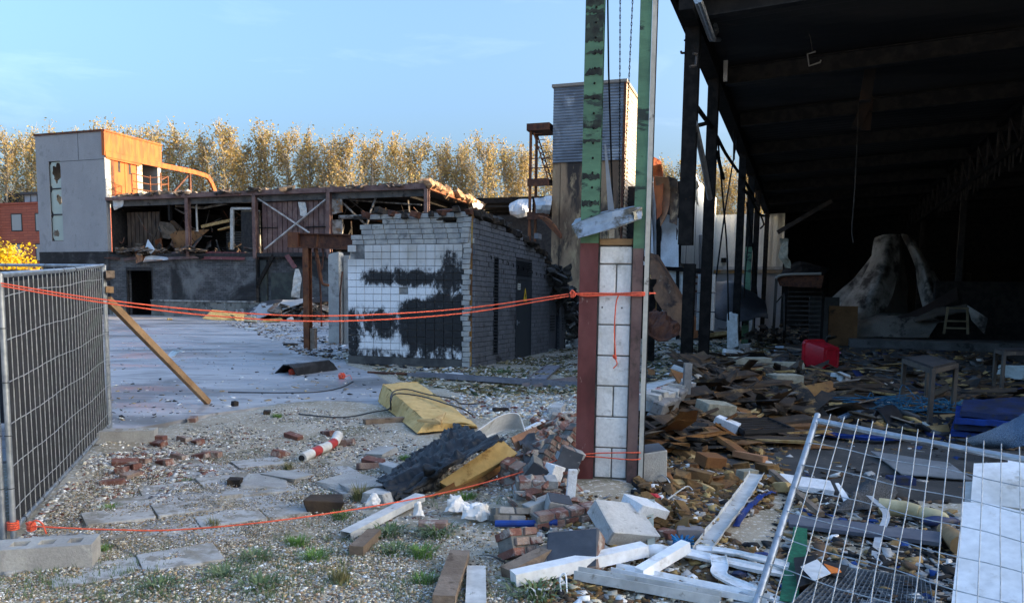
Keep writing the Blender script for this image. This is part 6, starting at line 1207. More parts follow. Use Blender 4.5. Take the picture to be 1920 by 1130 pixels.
# ------------------------------------------------------------------ yellow insulation block with cable
def G3(u, v, z): return gnd(u, v, z)
yb_ = thing('insulation_block', 'big yellow insulation block lying on the yard edge with black cable looped over it', 'insulation', G(790, 790))
bA, bB, bC, bD = gnd(708, 752, .02), gnd(782, 812, .02), gnd(896, 800, .02), gnd(800, 735, .02)
tA, tB, tC, tD = gnd(718, 720, .3), gnd(800, 790, .14), gnd(893, 796, .1), gnd(782, 716, .34)
def qpatch(a, b, c_, d, s, am=.025): return patch([[a, b], [d, c_]], 14, 10, am, 4, .01, s, True)
part(yb_, 'block', join(qpatch(tA, tB, tC, tD, 1), qpatch(bA, bB, tB, tA, 2, .03), qpatch(bB, bC, tC, tB, 3, .03), qpatch(bC, bD, tD, tC, 4), qpatch(bD, bA, tA, tD, 5)), FOAM, 30, world=True)
part(yb_, 'torn_flap', prism([gnd(782, 790, .16), gnd(826, 796, .13), gnd(836, 775, .2), gnd(815, 788, .18)], V((0, 0, .03))), FOAMPALE, world=True)
def TT(u, v):   # on top of the block
    for z in np.linspace(.36, .05, 32):
        p = gnd(u, v, z); s = (p-tA).dot((tB-tA).normalized())/(tB-tA).length
        if z <= tA.z*(1-s)+tB.z*s+.04: return p+V((0, 0, .02))
    return gnd(u, v, .05)
single('black_cable', tube(curve([gnd(560, 776, .03), gnd(640, 782, .03), gnd(700, 772, .03), gnd(731, 765, .06), TT(732, 748), TT(740, 735), TT(765, 732), TT(800, 741), TT(850, 750), gnd(865, 757, .12), gnd(906, 756, .05)], 50), .011, 6), BLACKPL, 'black cable looping over the yellow block to its right', 'cable')
single('black_cable', tube(curve([gnd(733, 768, .06), TT(733, 752), TT(744, 740), TT(790, 745), TT(840, 760), TT(866, 768), gnd(886, 778, .1)], 40), .011, 6), BLACKPL, 'second black cable over the yellow block, hugging its top face', 'cable')
single('black_cable', tube(curve([gnd(428, 735, .02), gnd(540, 736, .02), gnd(600, 734, .02), gnd(640, 726, .02), gnd(662, 715, .02)], 30), .013, 6), BLACKPL, 'thin black cable lying across the concrete yard', 'cable')
bar('timber_batten', (683, 795), (757, 790), .1, .07, WOODG, 'short grey batten beside the yellow block', 'timber')

# ------------------------------------------------------------------ yard things
p = gnd(574, 703); q0, q1, q2, q3 = gnd(517, 700), gnd(556, 703), gnd(630, 690), gnd(600, 686)
single('folded_sheet', patch([[gnd(515, 700, .01), gnd(624, 680, .01)], [gnd(531, 684, .2), gnd(616, 675, .24)], [gnd(540, 684, .27), gnd(618, 676, .27)], [gnd(549, 690, .2), gnd(624, 680, .2)], [gnd(557, 704, .01), gnd(633, 693, .01)]], 20, 16, .015, 2, .02, 2, True), RUBBER, 'black folded roofing sheet tented on the concrete yard', 'sheet', sm=50)
single('curled_sheet', patch([[gnd(304, 668, .02), gnd(316, 672, .02)], [gnd(314, 666, .02), gnd(327, 668, .03)], [gnd(322, 658, .12), gnd(336, 660, .16)], [gnd(330, 656, .2), gnd(346, 657, .22)]], 8, 14, .01, 2, .015, 4), WHITEDIRT, 'pale sheet curling up on the concrete yard', 'sheet', sm=50)
for k, (u, v, lb, tail) in enumerate(((548, 703, 'red rope bundle at the front of the folded black sheet', None), (641, 711, 'red rope bundle with a loose end on the yard', 1))):
    rb = thing('rope_bundle', lb, 'rope', gnd(u, v), 0); knot(rb, gnd(u, v)+V((0, 0, .07)), .085, 14, 30+k, 'coil')
    if tail: part(rb, 'loose_end', strand([gnd(648, 706, .1), gnd(656, 703, .05), gnd(660, 712, .01)], 10), ROPE, world=True)
for a, b, w, h, lb in (((772, 706), (1078, 727), .32, .09, 'long grey steel plank lying left of the pier'), ((990, 729), (1090, 715), .3, .09, 'shorter grey steel plank crossing the end of the long one'), ((1008, 712), (1040, 688), .42, .04, 'small grey plate leaning on litter behind the steel planks')): bar('steel_plank', a, b, w, h, PLANKGREY, lb, 'steel plank', .02, .05 if w > .4 else .02, 'grey steel planks left of the pier', 'u')
bar('metal_pipe', (690, 700), (770, 703), .05, .06, RUSTD, 'dark pipe end pointing at the steel planks', 'pipe', prof='tube')
single('white_tub', patch([[gnd(818, 705, .04), gnd(850, 703, .04), gnd(872, 706, .04)], [gnd(826, 700, .05), gnd(850, 698, .06), gnd(868, 700, .05)]], 6, 8, .02, 3, .01, 2), WHITEDIRT, 'flat white scrap behind the long steel plank', 'scrap')
# heap at the far building foot
fh = lambda u, v, z: gnd(u, v, z)
def FBh(u, v, dy): return FB.w(*FB.py(u, v, dy))
single('fallen_roof_sheet', patch([[FBh(448, 592, -4), FBh(478, 600, -4.4)], [FBh(480, 572, -3.5), FBh(520, 584, -4)], [FBh(520, 562, -3), FBh(556, 572, -3.6)], [FBh(570, 561, -2.5), FBh(590, 568, -3)], [FBh(622, 556, -2), FBh(622, 566, -2.4)]], 10, 24, .12, .5, .06, 3), M('two_tone_sheet', (.36, .37, .38), (.03, .03, .032), sc=.35, lo=.46, hi=.5, rough=.5, bump=.1), 'curved black and white roof sheet fallen against the burnt building foot', 'sheet', sm=50)
heap(lambda r: (FBh(r.uniform(500, 625), 590, r.uniform(-4, -1)).xy.to_3d(), r.uniform(0, 1.3)), 90, 41, .3, 1.0, 'wreckage_heap', M('heap_mix', (.05, .045, .04), (.2, .18, .16), sc=1.5, c3=(.16, .07, .04), sc3=1.4, bump=.5), 'heap of sheet scraps below the rusted gate frame', 'rubble', .35)
for i, (u, v, lb, mt, s) in enumerate(((425, 600, 'yellow foam wedge at the left end of the fallen roof sheet', FOAM, (2.4, 1.3, .7)), (455, 601, 'ragged pale foam piece before the yellow wedge', FOAMPALE, (1.6, .8, .35)), (470, 605, 'grey blanket like scrap before the fallen roof sheet', WOOL, (1.5, .8, .4)), (510, 604, 'orange yellow foam scrap in front of the heap', FOAM, (1.2, .6, .25)), (402, 597, 'white torn scrap left of the yellow wedge', WHITEDIRT, (.5, .5, .6)), (545, 603, 'pale scrap in front of the wreckage heap', WHITEDIRT, (.9, .5, .3)), (470, 619, 'white flake lying on the yard before the foam', WHITEDIRT, (.6, .4, .12)), (318, 600, 'tan foam crumb on the yard near the dark doorway', FOAMPALE, (.4, .3, .15)))):
    p = gnd(u, v); single('foam_piece', tf(lump(*s, i+90, .25, 2), p, (.1, .1, i)), mt, lb, 'foam' if 'foam' in lb else 'scrap')
single('blue_bag', tf(rock((0, 0, 0), (1.3, .7, .45), 5, .4, 3), gnd(243, 584)+V((0, 0, .4))), BLUEBR, 'bright blue sack lying at the dark doorway', 'sack', sm=60)
bar('white_pole', (268, 588), (358, 586), .12, .12, WHITEDIRT, 'long white strip lying at the base of the burnt building', 'strip')

# ------------------------------------------------------------------ black tarp over yellow boards, white tub
ti = [[(715, 905, .0), (760, 870, .03), (820, 830, .1), (860, 800, .16)], [(722, 918, .04), (770, 885, .16), (830, 850, .3), (905, 815, .42)], [(740, 928, .04), (792, 900, .14), (842, 862, .34), (925, 816, .48)], [(755, 934, .0), (808, 910, .06), (850, 872, .3), (950, 822, .5)]]
single('black_tarp', patch([[gnd(u, v, z+.06) for u, v, z in r] for r in ti], 80, 70, .05, 8, .004, 3, False, (V((.75, .55, .35)).normalized(), .1, 3.2)), TARP, 'crumpled black tarpaulin thrown over yellow foam boards left of the pier', 'tarpaulin', sm=60)
single('black_tarp_end', patch([[G(700, 905, .02), G(760, 878, .04)], [G(715, 918, .06), G(775, 895, .1)], [G(735, 926, .02), G(790, 912, .02)]], 30, 24, .02, 6, .004, 8, False, (V((.8, .5, .2)).normalized(), .06, 5)), TARP, 'trailing lower end of the crumpled black tarpaulin', 'tarpaulin', sm=60)
def board_px(name, q, th, mt, lb, cat='board', seed=0, amp=.006):
    """flat board from four pixel corners each with a height"""
    a, b, c_, d = [gnd(u, v, z) for u, v, z in q]
    return single(name, patch([[a, b], [d, c_]], 10, 10, amp, 5, th, seed, True), mt, lb, cat, None, 30)
board_px('foam_board', [(826, 908, .12), (848, 922, .07), (968, 852, .36), (940, 826, .48)], .1, FOAM, 'upper yellow foam board sticking out under the black tarp', seed=1)
board_px('foam_board', [(800, 938, .03), (850, 940, .03), (968, 868, .22), (940, 850, .34)], .06, FOAMBR, 'lower browner foam board under the upper yellow one', seed=2)
tb = thing('white_tub', 'upturned white plastic tub behind the black tarp', 'tub', G(938, 822, 0)); cT = [gnd(u, v, z) for u, v, z in ((896, 806, .3), (940, 778, .42), (972, 776, .42), (984, 808, .22))]
cB = [gnd(u, v, z) for u, v, z in ((884, 830, .12), (944, 806, .2), (980, 806, .2), (994, 834, .05))]
part(tb, 'shell', patch([cT, [(a+b)/2 for a, b in zip(cT, cB)], cB], 16, 8, .004, 3, .01, 1), WHITEPL, 60, world=True); part(tb, 'rim', tube(curve(cB, 16), .014, 6), WHITEPL, world=True)
board_px('burnt_board', [(958, 820, .25), (1005, 800, .3), (1008, 806, .28), (970, 846, .12)], .02, RUSTPANEL, 'brown thin board sticking out right of the tarp', seed=3)
bar('white_strip', (985, 822), (1020, 810), .06, .03, WHITEPL, 'short white strip right of the brown board', 'strip', .1, .14)

# ------------------------------------------------------------------ masonry rubble at the pier foot
def masonry(u, v, nx_, nz_, bs, rz, rx, ry, label, mb, face=None, dz=0, seed=0, name='masonry_chunk'):
    """broken piece of wall: real bricks with mortar between, optional painted face"""
    p = G(u, v, dz); t = thing(name, label, 'masonry', p); t.rotation_euler = (rx, ry, rz); bl2, bd, bh2 = bs; r = random.Random(seed)
    for j in range(nz_):
        for i in range(nx_):
            x0 = (i-nx_/2)*bl2+(bl2/2 if j % 2 else 0)*.6
            part(t, 'brick', tf(lump(bl2-.012, bd*r.uniform(.93, 1.05), bh2-.012, seed*31+j*7+i, .06, 1, 3, .05), (x0+bl2/2, 0, j*bh2)), mb[(i+j+seed) % len(mb)])
    part(t, 'mortar', box(-nx_*bl2/2+.02, nx_*bl2/2-.01, -bd*.42, bd*.42, .004, nz_*bh2-.02), MORTAR)
    if face: part(t, 'painted_face', patch([[V((-nx_*bl2/2, -bd*.54, .0)), V((nx_*bl2/2, -bd*.54, .0))], [V((-nx_*bl2/2, -bd*.54, nz_*bh2-.01)), V((nx_*bl2/2, -bd*.54, nz_*bh2-.02))]], 6, 6, .004, 9, .012, seed, True), face)
    return t
B1 = (.12, .17, .075)
masonry(985, 915, 2, 5, (.1, .16, .055), .2, .3, .55, 'slanting brick chunk with one dark painted face, beside the pier', [DUSTBRICK, MORTAR], SLATE, .02, 1)
masonry(1000, 930, 3, 2, (.11, .16, .085), .1, .1, 0, 'brick chunk with red and white bricks lying at the pier foot', [REDBRICK, DUSTBRICK, WHITEBRICK], None, 0, 2)
masonry(965, 905, 3, 3, (.1, .16, .06), -.5, .2, .3, 'brown brick chunk under the foam boards', [DUSTBRICK, REDBRICK], None, .02, 3)
masonry(1015, 880, 2, 6, (.09, .15, .06), .3, -.2, .6, 'tall leaning brick chunk left of the pier with a stepped edge', [DUSTBRICK, REDBRICK], None, .02, 4)
masonry(1052, 860, 2, 6, (.09, .15, .06), .5, -.1, .75, 'brick chunk leaning towards the maroon column', [REDBRICK, DUSTBRICK], None, .08, 5)
masonry(1050, 905, 2, 4, (.1, .12, .07), .2, .1, .35, 'chunk with grey painted face standing against the maroon column', [WHITEBRICK, DUSTBRICK], SLATE, .06, 6)
masonry(975, 1045, 2, 3, (.12, .2, .065), .6, -.5, .1, 'flat brick chunk showing pale mortar bands, left of the dark slab', [DUSTBRICK, REDBRICK], None, .0, 7)
masonry(1055, 985, 4, 2, (.12, .14, .06), .35, 0, -.1, 'long low brick chunk behind the dark slab', [REDBRICK, DUSTBRICK], None, .02, 8)
masonry(950, 978, 2, 2, (.13, .16, .06), .3, -.3, .1, 'grey green mortar chunk above the blue pipe', [CONCD, MORTAR], None, 0, 9)
def slabobj(name, u, v, s, rz, rx, ry, mt, lb, face=None, dz=0, seed=1, cat='concrete block'):
    t = thing(name, lb, cat, G(u, v, dz)); t.rotation_euler = (rx, ry, rz); part(t, 'body', lump(*s, seed, .04, 2, 3, .03), mt)
    if face: part(t, 'painted_face', tf(lump(s[0]*.93, s[1]*.93, .012, seed, .04, 2, 3, .01), (0, 0, s[2]-.006)), face)
    return t
slabobj('painted_block', 1082, 1052, (.36, .3, .14), -.25, .75, -.15, DUSTBRICK, 'block with smooth dark slate grey face tilted towards the viewer', SLATE, .01, 11)
slabobj('broken_block', 1160, 1005, (.38, .34, .13), .45, .45, .2, CONC, 'large whitish grey block leaning below the pier', None, .04, 12)
slabobj('broken_block', 1200, 985, (.3, .2, .14), .6, .2, .3, EPS, 'rough white block behind the large whitish grey block', None, .05, 13)
slabobj('painted_block', 1216, 905, (.28, .2, .3), .2, .15, -.1, CONCD, 'dark grey slab standing right of the pier foot', SLATE, .03, 14)
slabobj('plaster_piece', 1068, 945, (.07, .05, .26), .1, .0, .08, EPS, 'upright white plaster piece against the maroon column', None, .02, 15, 'plaster')
slabobj('plaster_piece', 1030, 915, (.16, .1, .16), .9, .2, .3, EPS, 'rough white plaster lump among the bricks', None, .05, 16, 'plaster')
slabobj('concrete_piece', 1012, 960, (.24, .1, .08), .6, 0, -.2, CONCD, 'greenish grey concrete wedge before the brick chunk', None, .02, 17)
slabobj('painted_block', 1042, 965, (.18, .14, .12), .2, .3, .2, CONCD, 'dark blue grey slab piece at the pier foot', SLATE, .02, 18)
slabobj('brick_piece', 1182, 1005, (.18, .1, .08), .2, 0, .1, REDBRICK, 'red brick lying below the large whitish grey block', None, .0, 19, 'brick'); slabobj('brick_piece', 1090, 1068, (.2, .1, .08), 2.9, 0, .1, DUSTBRICK, 'brick behind the white box profile', None, 0, 20, 'brick')
slabobj('brick_piece', 812, 990, (.21, .1, .055), .05, 0, 0, DUSTBRICK, 'pinkish brick fragment lying between gutter and paper', None, 0, 21, 'brick'); slabobj('concrete_piece', 1128, 1050, (.1, .1, .09), .4, 0, 0, CONCD, 'small grey cube piece right of the dark slab', None, 0, 22)
heap(lambda r: (G(r.uniform(950, 1078), r.uniform(850, 960)), r.uniform(-.02, .1)), 90, 61, .03, .11, 'brick_rubble', M('rubble_mix', (.22, .1, .07), (.3, .27, .23), sc=9, lo=.46, hi=.54, c3=(.1, .09, .08), sc3=8, bump=.6, bsc=70), 'loose brick rubble piled left of the pier foot', 'rubble', .8)
heap(lambda r: (G(r.uniform(1000, 1078), r.uniform(790, 870)), r.uniform(0, .16)), 60, 62, .05, .16, 'brick_rubble', M('rubble_mix', (.2,)*3), 'brick rubble bank behind the tarp and left of the pier', 'rubble', .7)
heap(lambda r: (G(r.uniform(1195, 1290), r.uniform(870, 1000)), r.uniform(-.02, .06)), 90, 63, .03, .1, 'foam_rubble', FOAMDIRT, 'crumbled dirty insulation right of the pier foot', 'rubble', .6)
single('black_rag', patch([[G(968, 850, .16), G(1000, 840, .2)], [G(980, 866, .14), G(1012, 860, .12)], [G(985, 885, .02), G(1020, 880, .02)]], 10, 10, .05, 7, .006, 4), TARP, 'black plastic rag right of the foam boards', 'rag', sm=60)
bar('blue_pipe', (928, 992), (1045, 992), .045, .05, BLUEPL, 'blue plastic pipe lying left of the dark slab', 'pipe', .02, .03, prof='tube')
bar('timber_piece', (948, 1086), (1032, 1052), .1, .075, WOODG, 'brown squared timber lying before the brick chunks', 'timber', 0, .03)

# ------------------------------------------------------------------ foreground boards, gutter, papers
bar('gutter', (648, 1012), (788, 948), .1, .055, WHITEDIRT, 'pale plastic gutter lying on the gravel', 'gutter', .01, .05, None, 'open')
bar('wood_block', (668, 1042), (702, 1008), .1, .07, WOODG, 'weathered wooden block beside the gutter end', 'timber')
bar('plank', (832, 1138), (862, 1052), .13, .06, WOODG, 'brown weathered plank at the bottom edge', 'plank', .01, .02); bar('plank', (892, 1140), (893, 1072), .12, .025, WHITEDIRT, 'white painted flaking plank right of the brown plank', 'plank', .01, .02)
for i, (u, v, s, lb) in enumerate(((858, 962, .1, 'crumpled cream paper below the rope'), (893, 975, .11, 'crumpled white paper right of the cream one'), (785, 970, .045, 'small white paper ball above the brick fragment'), (700, 952, .055, 'white torn paper under the rope'), (1190, 760, .0, None))):
    if lb: p = G(u, v); a = s; single('crumpled_paper', patch([[p+V((-a, -a*.4, .02)), p+V((a*.2, -a*.8, .03)), p+V((a, -a*.3, .01))], [p+V((-a*.8, .1*a, .1)), p+V((0, 0, .13)), p+V((a*.9, .2*a, .06))], [p+V((-a*.5, a, .02)), p+V((.1*a, a*.9, .09)), p+V((a*.8, a*.9, .02))]], 14, 14, a*.35, 16, .003, i+3, False, (V((.3, .9, .3)).normalized(), a*.35, .6/a)), PAPER, lb, 'paper', sm=25)
bar('white_profile', (962, 1100), (1208, 1058), .1, .075, WHITEPL, 'white box profile lying in front, nearest the weed', 'profile', .02, .07, 'white plastic profiles'); bar('white_profile', (1075, 1052), (1135, 1068), .1, .02, WHITEPL, 'short white profile end left under the box profile', 'profile', .02, .02, 'white plastic profiles')
bar('white_profile', (1198, 1094), (1285, 1060), .075, .07, WHITEPL, 'short rounded white profile stub in the middle of the white strips', 'profile', .03, .1, 'white plastic profiles')
bent('white_profile', [(1315, 1040, .03), (1360, 985, .05), (1390, 950, .08), (1418, 915, .14)], .13, WHITEDIRT, 'bent white strip rising towards the scorched foam board', 'profile', .004, .012, 2, lip=.025, group='white plastic profiles')
bent('white_profile', [(1210, 1045, .05), (1270, 1052, .06), (1360, 1068, .05), (1440, 1082, .04), (1480, 1085, .03)], .13, WHITEPL, 'buckled white strip running right behind the stub', 'profile', .004, .008, 4, lip=.02, group='white plastic profiles')
bent('white_profile', [(1305, 1040, .04), (1360, 1048, .05), (1430, 1066, .06), (1478, 1076, .05)], .1, WHITEPL, 'white strip starting where the bent strip ends', 'profile', .004, .006, 6, lip=.015, group='white plastic profiles')
bar('white_profile', (1150, 1078), (1440, 1140), .1, .04, WHITEPL, 'long white strip slanting down to the right, upper of two', 'profile', .03, .03, 'white plastic profiles', 'u'); bar('white_profile', (1080, 1088), (1350, 1138), .09, .06, WHITEDIRT, 'long grey white strip slanting down to the right, lower of two', 'profile', .02, .02, 'white plastic profiles', 'u')
bent('white_profile', [(1345, 1060, .07), (1350, 1080, .06), (1352, 1095, .05), (1420, 1120, .03), (1480, 1142, .02)], .1, WHITEPL, 'kinked white strip at the bottom left of the leaning fence post', 'profile', .004, .006, 8, lip=.015, group='white plastic profiles')
single('white_bottle', tf(rock((0, 0, 0), (.11, .06, .06), 3, .12, 3), G(1238, 1052, .05), (0, .1, -.2)), WHITEPL, 'crushed white plastic bottle behind the white stub', 'bottle', sm=60)
fr = thing('blue_rosette', 'frayed blue plastic brush lying on the concrete strip', 'brush', G(1280, 1032, .02)); 
part(fr, 'bristles', join(*[tube([V((0, 0, .02)), V((math.cos(a)*rs.uniform(.05, .085), math.sin(a)*rs.uniform(.05, .085), rs.uniform(0, .09)))], .006, 4) for a in np.linspace(0, 6.28, 60)]), M('teal_blue', (.015, .2, .42), (.01, .1, .25), sc=20, bump=.1)); part(fr, 'core', rock((0, 0, .02), .03, 3, .2, 2), BLUEPL)
bent('torn_strip', [(1222, 1035, .02), (1218, 1005, .1), (1220, 975, .16)], .05, M('grey_green_strip', (.3, .33, .29), bump=.1), 'grey green plastic strip standing right of the whitish block', 'strip', .004, .01, 2)
board_px('cardboard_scrap', [(1225, 985, .1), (1235, 990, .08), (1262, 1024, .02), (1226, 1016, .03)], .005, M('buff_scrap', (.42, .4, .33), bump=.2), 'pointed buff scrap right of the grey green strip', 'scrap', 5, .01)
single('white_wire', tube(curve([G(1236, 908, .1), G(1252, 925, .12), G(1262, 938, .05), G(1235, 958, .04), G(1285, 925, .06), G(1300, 926, .03)], 30), .006, 5), WHITEDIRT, 'thin white wire curling right of the pier foot', 'wire'); bar('thin_pipe', (1255, 935), (1277, 980), .02, .02, MAROONTUBE, 'thin grey pipe lying right of the pier foot', 'pipe', .05, .02, prof='tube')
board_px('concrete_strip', [(1205, 1045, .012), (1330, 1050, .012), (1500, 1030, .014), (1330, 1005, .012)], .02, CONCD, 'flat concrete strip showing under the white strips', 'slab', 3, .003)
single('red_scrap', tf(rock((0, 0, 0), (.07, .04, .03), 3, .4, 2), G(1222, 938, .03)), RED, 'small red scrap at the right foot of the pier', 'scrap')
bent('black_wire', [(900, 1045, .02), (925, 1053, .04), (960, 1068, .02)], .015, BLACKPL, 'short black strip lying in the gravel near the brown timber', 'strip', .004, .004, 2); single('wire_loop', tube(curve([G(1052, 1118, .02), G(1050, 1105, .08), G(1060, 1106, .1), G(1063, 1120, .03)], 12), .005, 5), WHITEPL, 'small white wire loop at the bottom edge', 'wire')

# ------------------------------------------------------------------ low wall remnant and debris bank at the hall edge
lwf = Frame(G(1206, 812), 24); lw = thing('low_block_wall', 'stump of a tilted block wall with white capping right behind the pier', 'wall', lwf.o, lwf.rz)
for j in range(2):
    for i in range(5):
        part(lw, 'block', tf(bevbox(0, .17, i*.5, i*.5+.48, 0, .17, .02), (.06*j+rs.uniform(-.02, .02), 0, .1+j*.18+rs.uniform(-.02, .01)), (rs.uniform(-.06, .06), .3, rs.uniform(-.05, .05))), M('grey_block', (.13, .13, .13), (.2, .195, .19), sc=3, c3=(.05, .048, .045), sc3=4, bump=.4))
for i in range(9): part(lw, 'cap_brick', tf(lump(.2, .17, .09, i+7, .16, 2), (.1+rs.uniform(-.03, .03), .15+i*.26, .42+rs.uniform(-.08, .01)), (rs.uniform(-.15, .15), .15, rs.uniform(-.2, .2))), WHITEBRICK)
bar('steel_stub', (1283, 782), (1283, 778), .1, .1, GALV, 'tmp', 'steel') if False else None
pS = G(1284, 778); single('steel_stub', ibeam(pS, pS+V((.02, 0, (pS-EYE).dot(fw)/F*98)), .1, .1, .012, V((0, 1, 0))), MAROONTUBE, 'short grey steel stub standing beside the low block wall', 'steel post')
def hzone(u, v, z): return gnd(u, v, z)
for nm, a, b, w, h, z0_, z1_, mt, lb, cat in (('fallen_beam', (1205, 755), (1275, 735), .3, .2, .5, .5, M('red_white_beam', (.3, .09, .08), (.5, .48, .45), sc=2.5, lo=.48, hi=.52, bump=.3), 'red beam with flaking white paint resting behind the low wall', 'beam'), ('timber_beam', (1290, 735), (1380, 712), .2, .26, .35, .35, WOODG, 'grey timber beam end projecting over the debris bank', 'beam'), ('charred_beam', (1300, 745), (1385, 800), .16, .14, .35, .05, CHARWOOD, 'charred beam sloping down in front of the timber beam', 'beam'), ('charred_beam', (1400, 790), (1440, 750), .1, .08, .02, .25, WOODG, 'split grey batten poking up from the debris bank', 'batten'), ('rusty_bar', (1362, 790), (1410, 760), .12, .05, .15, .2, RUST, 'rusty flat bar in the debris bank', 'bar')): single(nm, beam(gnd(*a, z0_), gnd(*b, z1_), w, h), mt, lb, cat)
board_px('white_board', [(1288, 706, .55), (1360, 690, .5), (1370, 686, .45), (1292, 716, .5)], .03, WHITEDIRT, 'white board lying on the grey timber beam', 'board', 3); board_px('white_board', [(1206, 722, .3), (1258, 712, .3), (1300, 700, .35), (1215, 735, .35)], .03, WHITEDIRT, 'white board behind the red beam', 'board', 4)
board_px('white_sheet', [(1258, 690, .3), (1275, 672, .3), (1300, 682, .35), (1290, 700, .3)], .03, WHITEDIRT, 'pale bent sheet left of the charred column foot', 'sheet', 5)
for i, (q, th2, mt, lb) in enumerate(((((1315, 690, .35), (1360, 690, .4), (1368, 668, .45), (1322, 666, .5)), .03, BURNTBOARD, 'brown board leaning at the first charred column foot'), (((1370, 700, .2), (1450, 690, .25), (1462, 730, .1), (1395, 745, .1)), .03, BURNTBOARD, 'large scorched brown board on the debris bank'), (((1510, 745, .12), (1580, 745, .12), (1610, 770, .05), (1560, 760, .08)), .04, FOAMDIRT, 'mustard coloured board in the middle of the hall floor'), (((1270, 842, .12), (1330, 850, .1), (1320, 885, .03), (1272, 868, .05)), .07, FOAMDIRT, 'mustard foam slab standing on edge before the black crate lid'), (((1263, 812, .22), (1310, 785, .3), (1350, 812, .2), (1335, 835, .1)), .09, FOAMBR, 'thick brown scorched foam slab with cracked top, left of the black crate lid'), (((1258, 910, .08), (1290, 896, .1), (1385, 908, .08), (1345, 930, .04)), .07, FOAMBR, 'flat brown topped foam cushion near the bent white strip'), (((1400, 822, .08), (1510, 832, .08), (1530, 848, .03), (1440, 845, .03)), .03, BURNTBOARD, 'dark board with pale edge below the black crate lid'), (((1265, 868, .06), (1300, 862, .08), (1345, 885, .05), (1290, 890, .04)), .05, FOAMDIRT, 'dirty foam slab above the brown cushion'))):
    board_px('scorched_board', q, th2, mt, lb, 'board', i+20, .012)
crt = thing('crate_lid', 'black plastic crate lid lying in the debris right of the pier', 'crate', G(1425, 815, .1)); cq_ = [gnd(u, v, z) for u, v, z in ((1365, 792, .28), (1440, 790, .28), (1488, 810, .2), (1395, 814, .2))]
part(crt, 'tray', patch([[cq_[0], cq_[1]], [cq_[3], cq_[2]]], 6, 6, 0, 1, .05, 1, True), BLACKPL, world=True)
for a, b in zip(cq_, cq_[1:]+cq_[:1]): part(crt, 'rim', beam(a+V((0, 0, .03)), b+V((0, 0, .03)), .03, .05), BLACKPL, world=True)
part(crt, 'rib', join(*[beam(cq_[0].lerp(cq_[3], k)+V((0, 0, .035)), cq_[1].lerp(cq_[2], k)+V((0, 0, .035)), .012, .02) for k in (.2, .4, .6, .8)]), BLACKPL, world=True)
slabobj('white_lump', 1360, 818, (.3, .12, .12), -.6, .1, .3, EPS, 'rough white edged lump left of the black crate lid', None, .1, 31, 'lump'); slabobj('wool_lump', 1340, 795, (.45, .3, .15), .3, .1, .1, WOOL, 'grey mineral wool lump behind the brown foam slab', None, .15, 32, 'insulation'); slabobj('wool_lump', 1470, 745, (.5, .35, .3), .2, 0, 0, WOOL, 'grey wool tuft heap in the middle of the debris bank', None, .1, 33, 'insulation'); slabobj('wool_lump', 1405, 700, (.8, .4, .15), .1, 0, 0, WOOL, 'pale wool mat at the third column foot', None, .2, 34, 'insulation'); slabobj('wool_lump', 1460, 702, (1.0, .4, .14), -.1, 0, 0, WOOL, 'greenish pale wool mat left of the red tub', None, .15, 35, 'insulation'); slabobj('wool_lump', 1400, 905, (.18, .12, .1), .4, 0, 0, WOOL, 'grey wool lump above the bent white strip', None, .03, 36, 'insulation')
slabobj('polystyrene_board', 1512, 920, (.46, .3, .05), -.25, .12, .08, EPS, 'white polystyrene board behind the leaning fence post', None, .04, 37, 'board')
for i, (u, v, s, rz, mt, lb) in enumerate(((1340, 760, (.75, .5, .1), .3, FOAMBR, 'brown foam slab in the bank behind the grey steel stub'), (1425, 775, (.9, .45, .08), -.4, BURNTBOARD, 'wide charred panel at the middle of the bank'), (1385, 735, (.8, .5, .08), .8, FOAMBR, 'brown foam slab high in the bank under the timber beam'), (1250, 850, (.42, .3, .1), .5, FOAMBR, 'scorched foam slab between pier and cracked slab'), (1310, 905, (.3, .22, .08), 1.2, FOAMDIRT, 'dirty foam slab before the brown topped cushion'), (1240, 800, (.5, .3, .08), -.2, RUSTD, 'rusty dark panel leaning at the low block wall'), (1475, 800, (.7, .4, .07), .2, BURNTBOARD, 'charred panel beside the upper fallen fence post'), (1330, 880, (.25, .2, .12), .4, FOAMBR, 'brown foam lump under the mustard slab'), (1405, 868, (.35, .2, .07), -.6, RUSTPANEL, 'rust brown scrap board below the dark pale edged board'))): slabobj('scorched_board', u, v, s, rz, .18*math.sin(i*2.1), .15*math.cos(i*1.7), mt, lb, None, .12 if v < 800 else .04, 60+i, 'board')
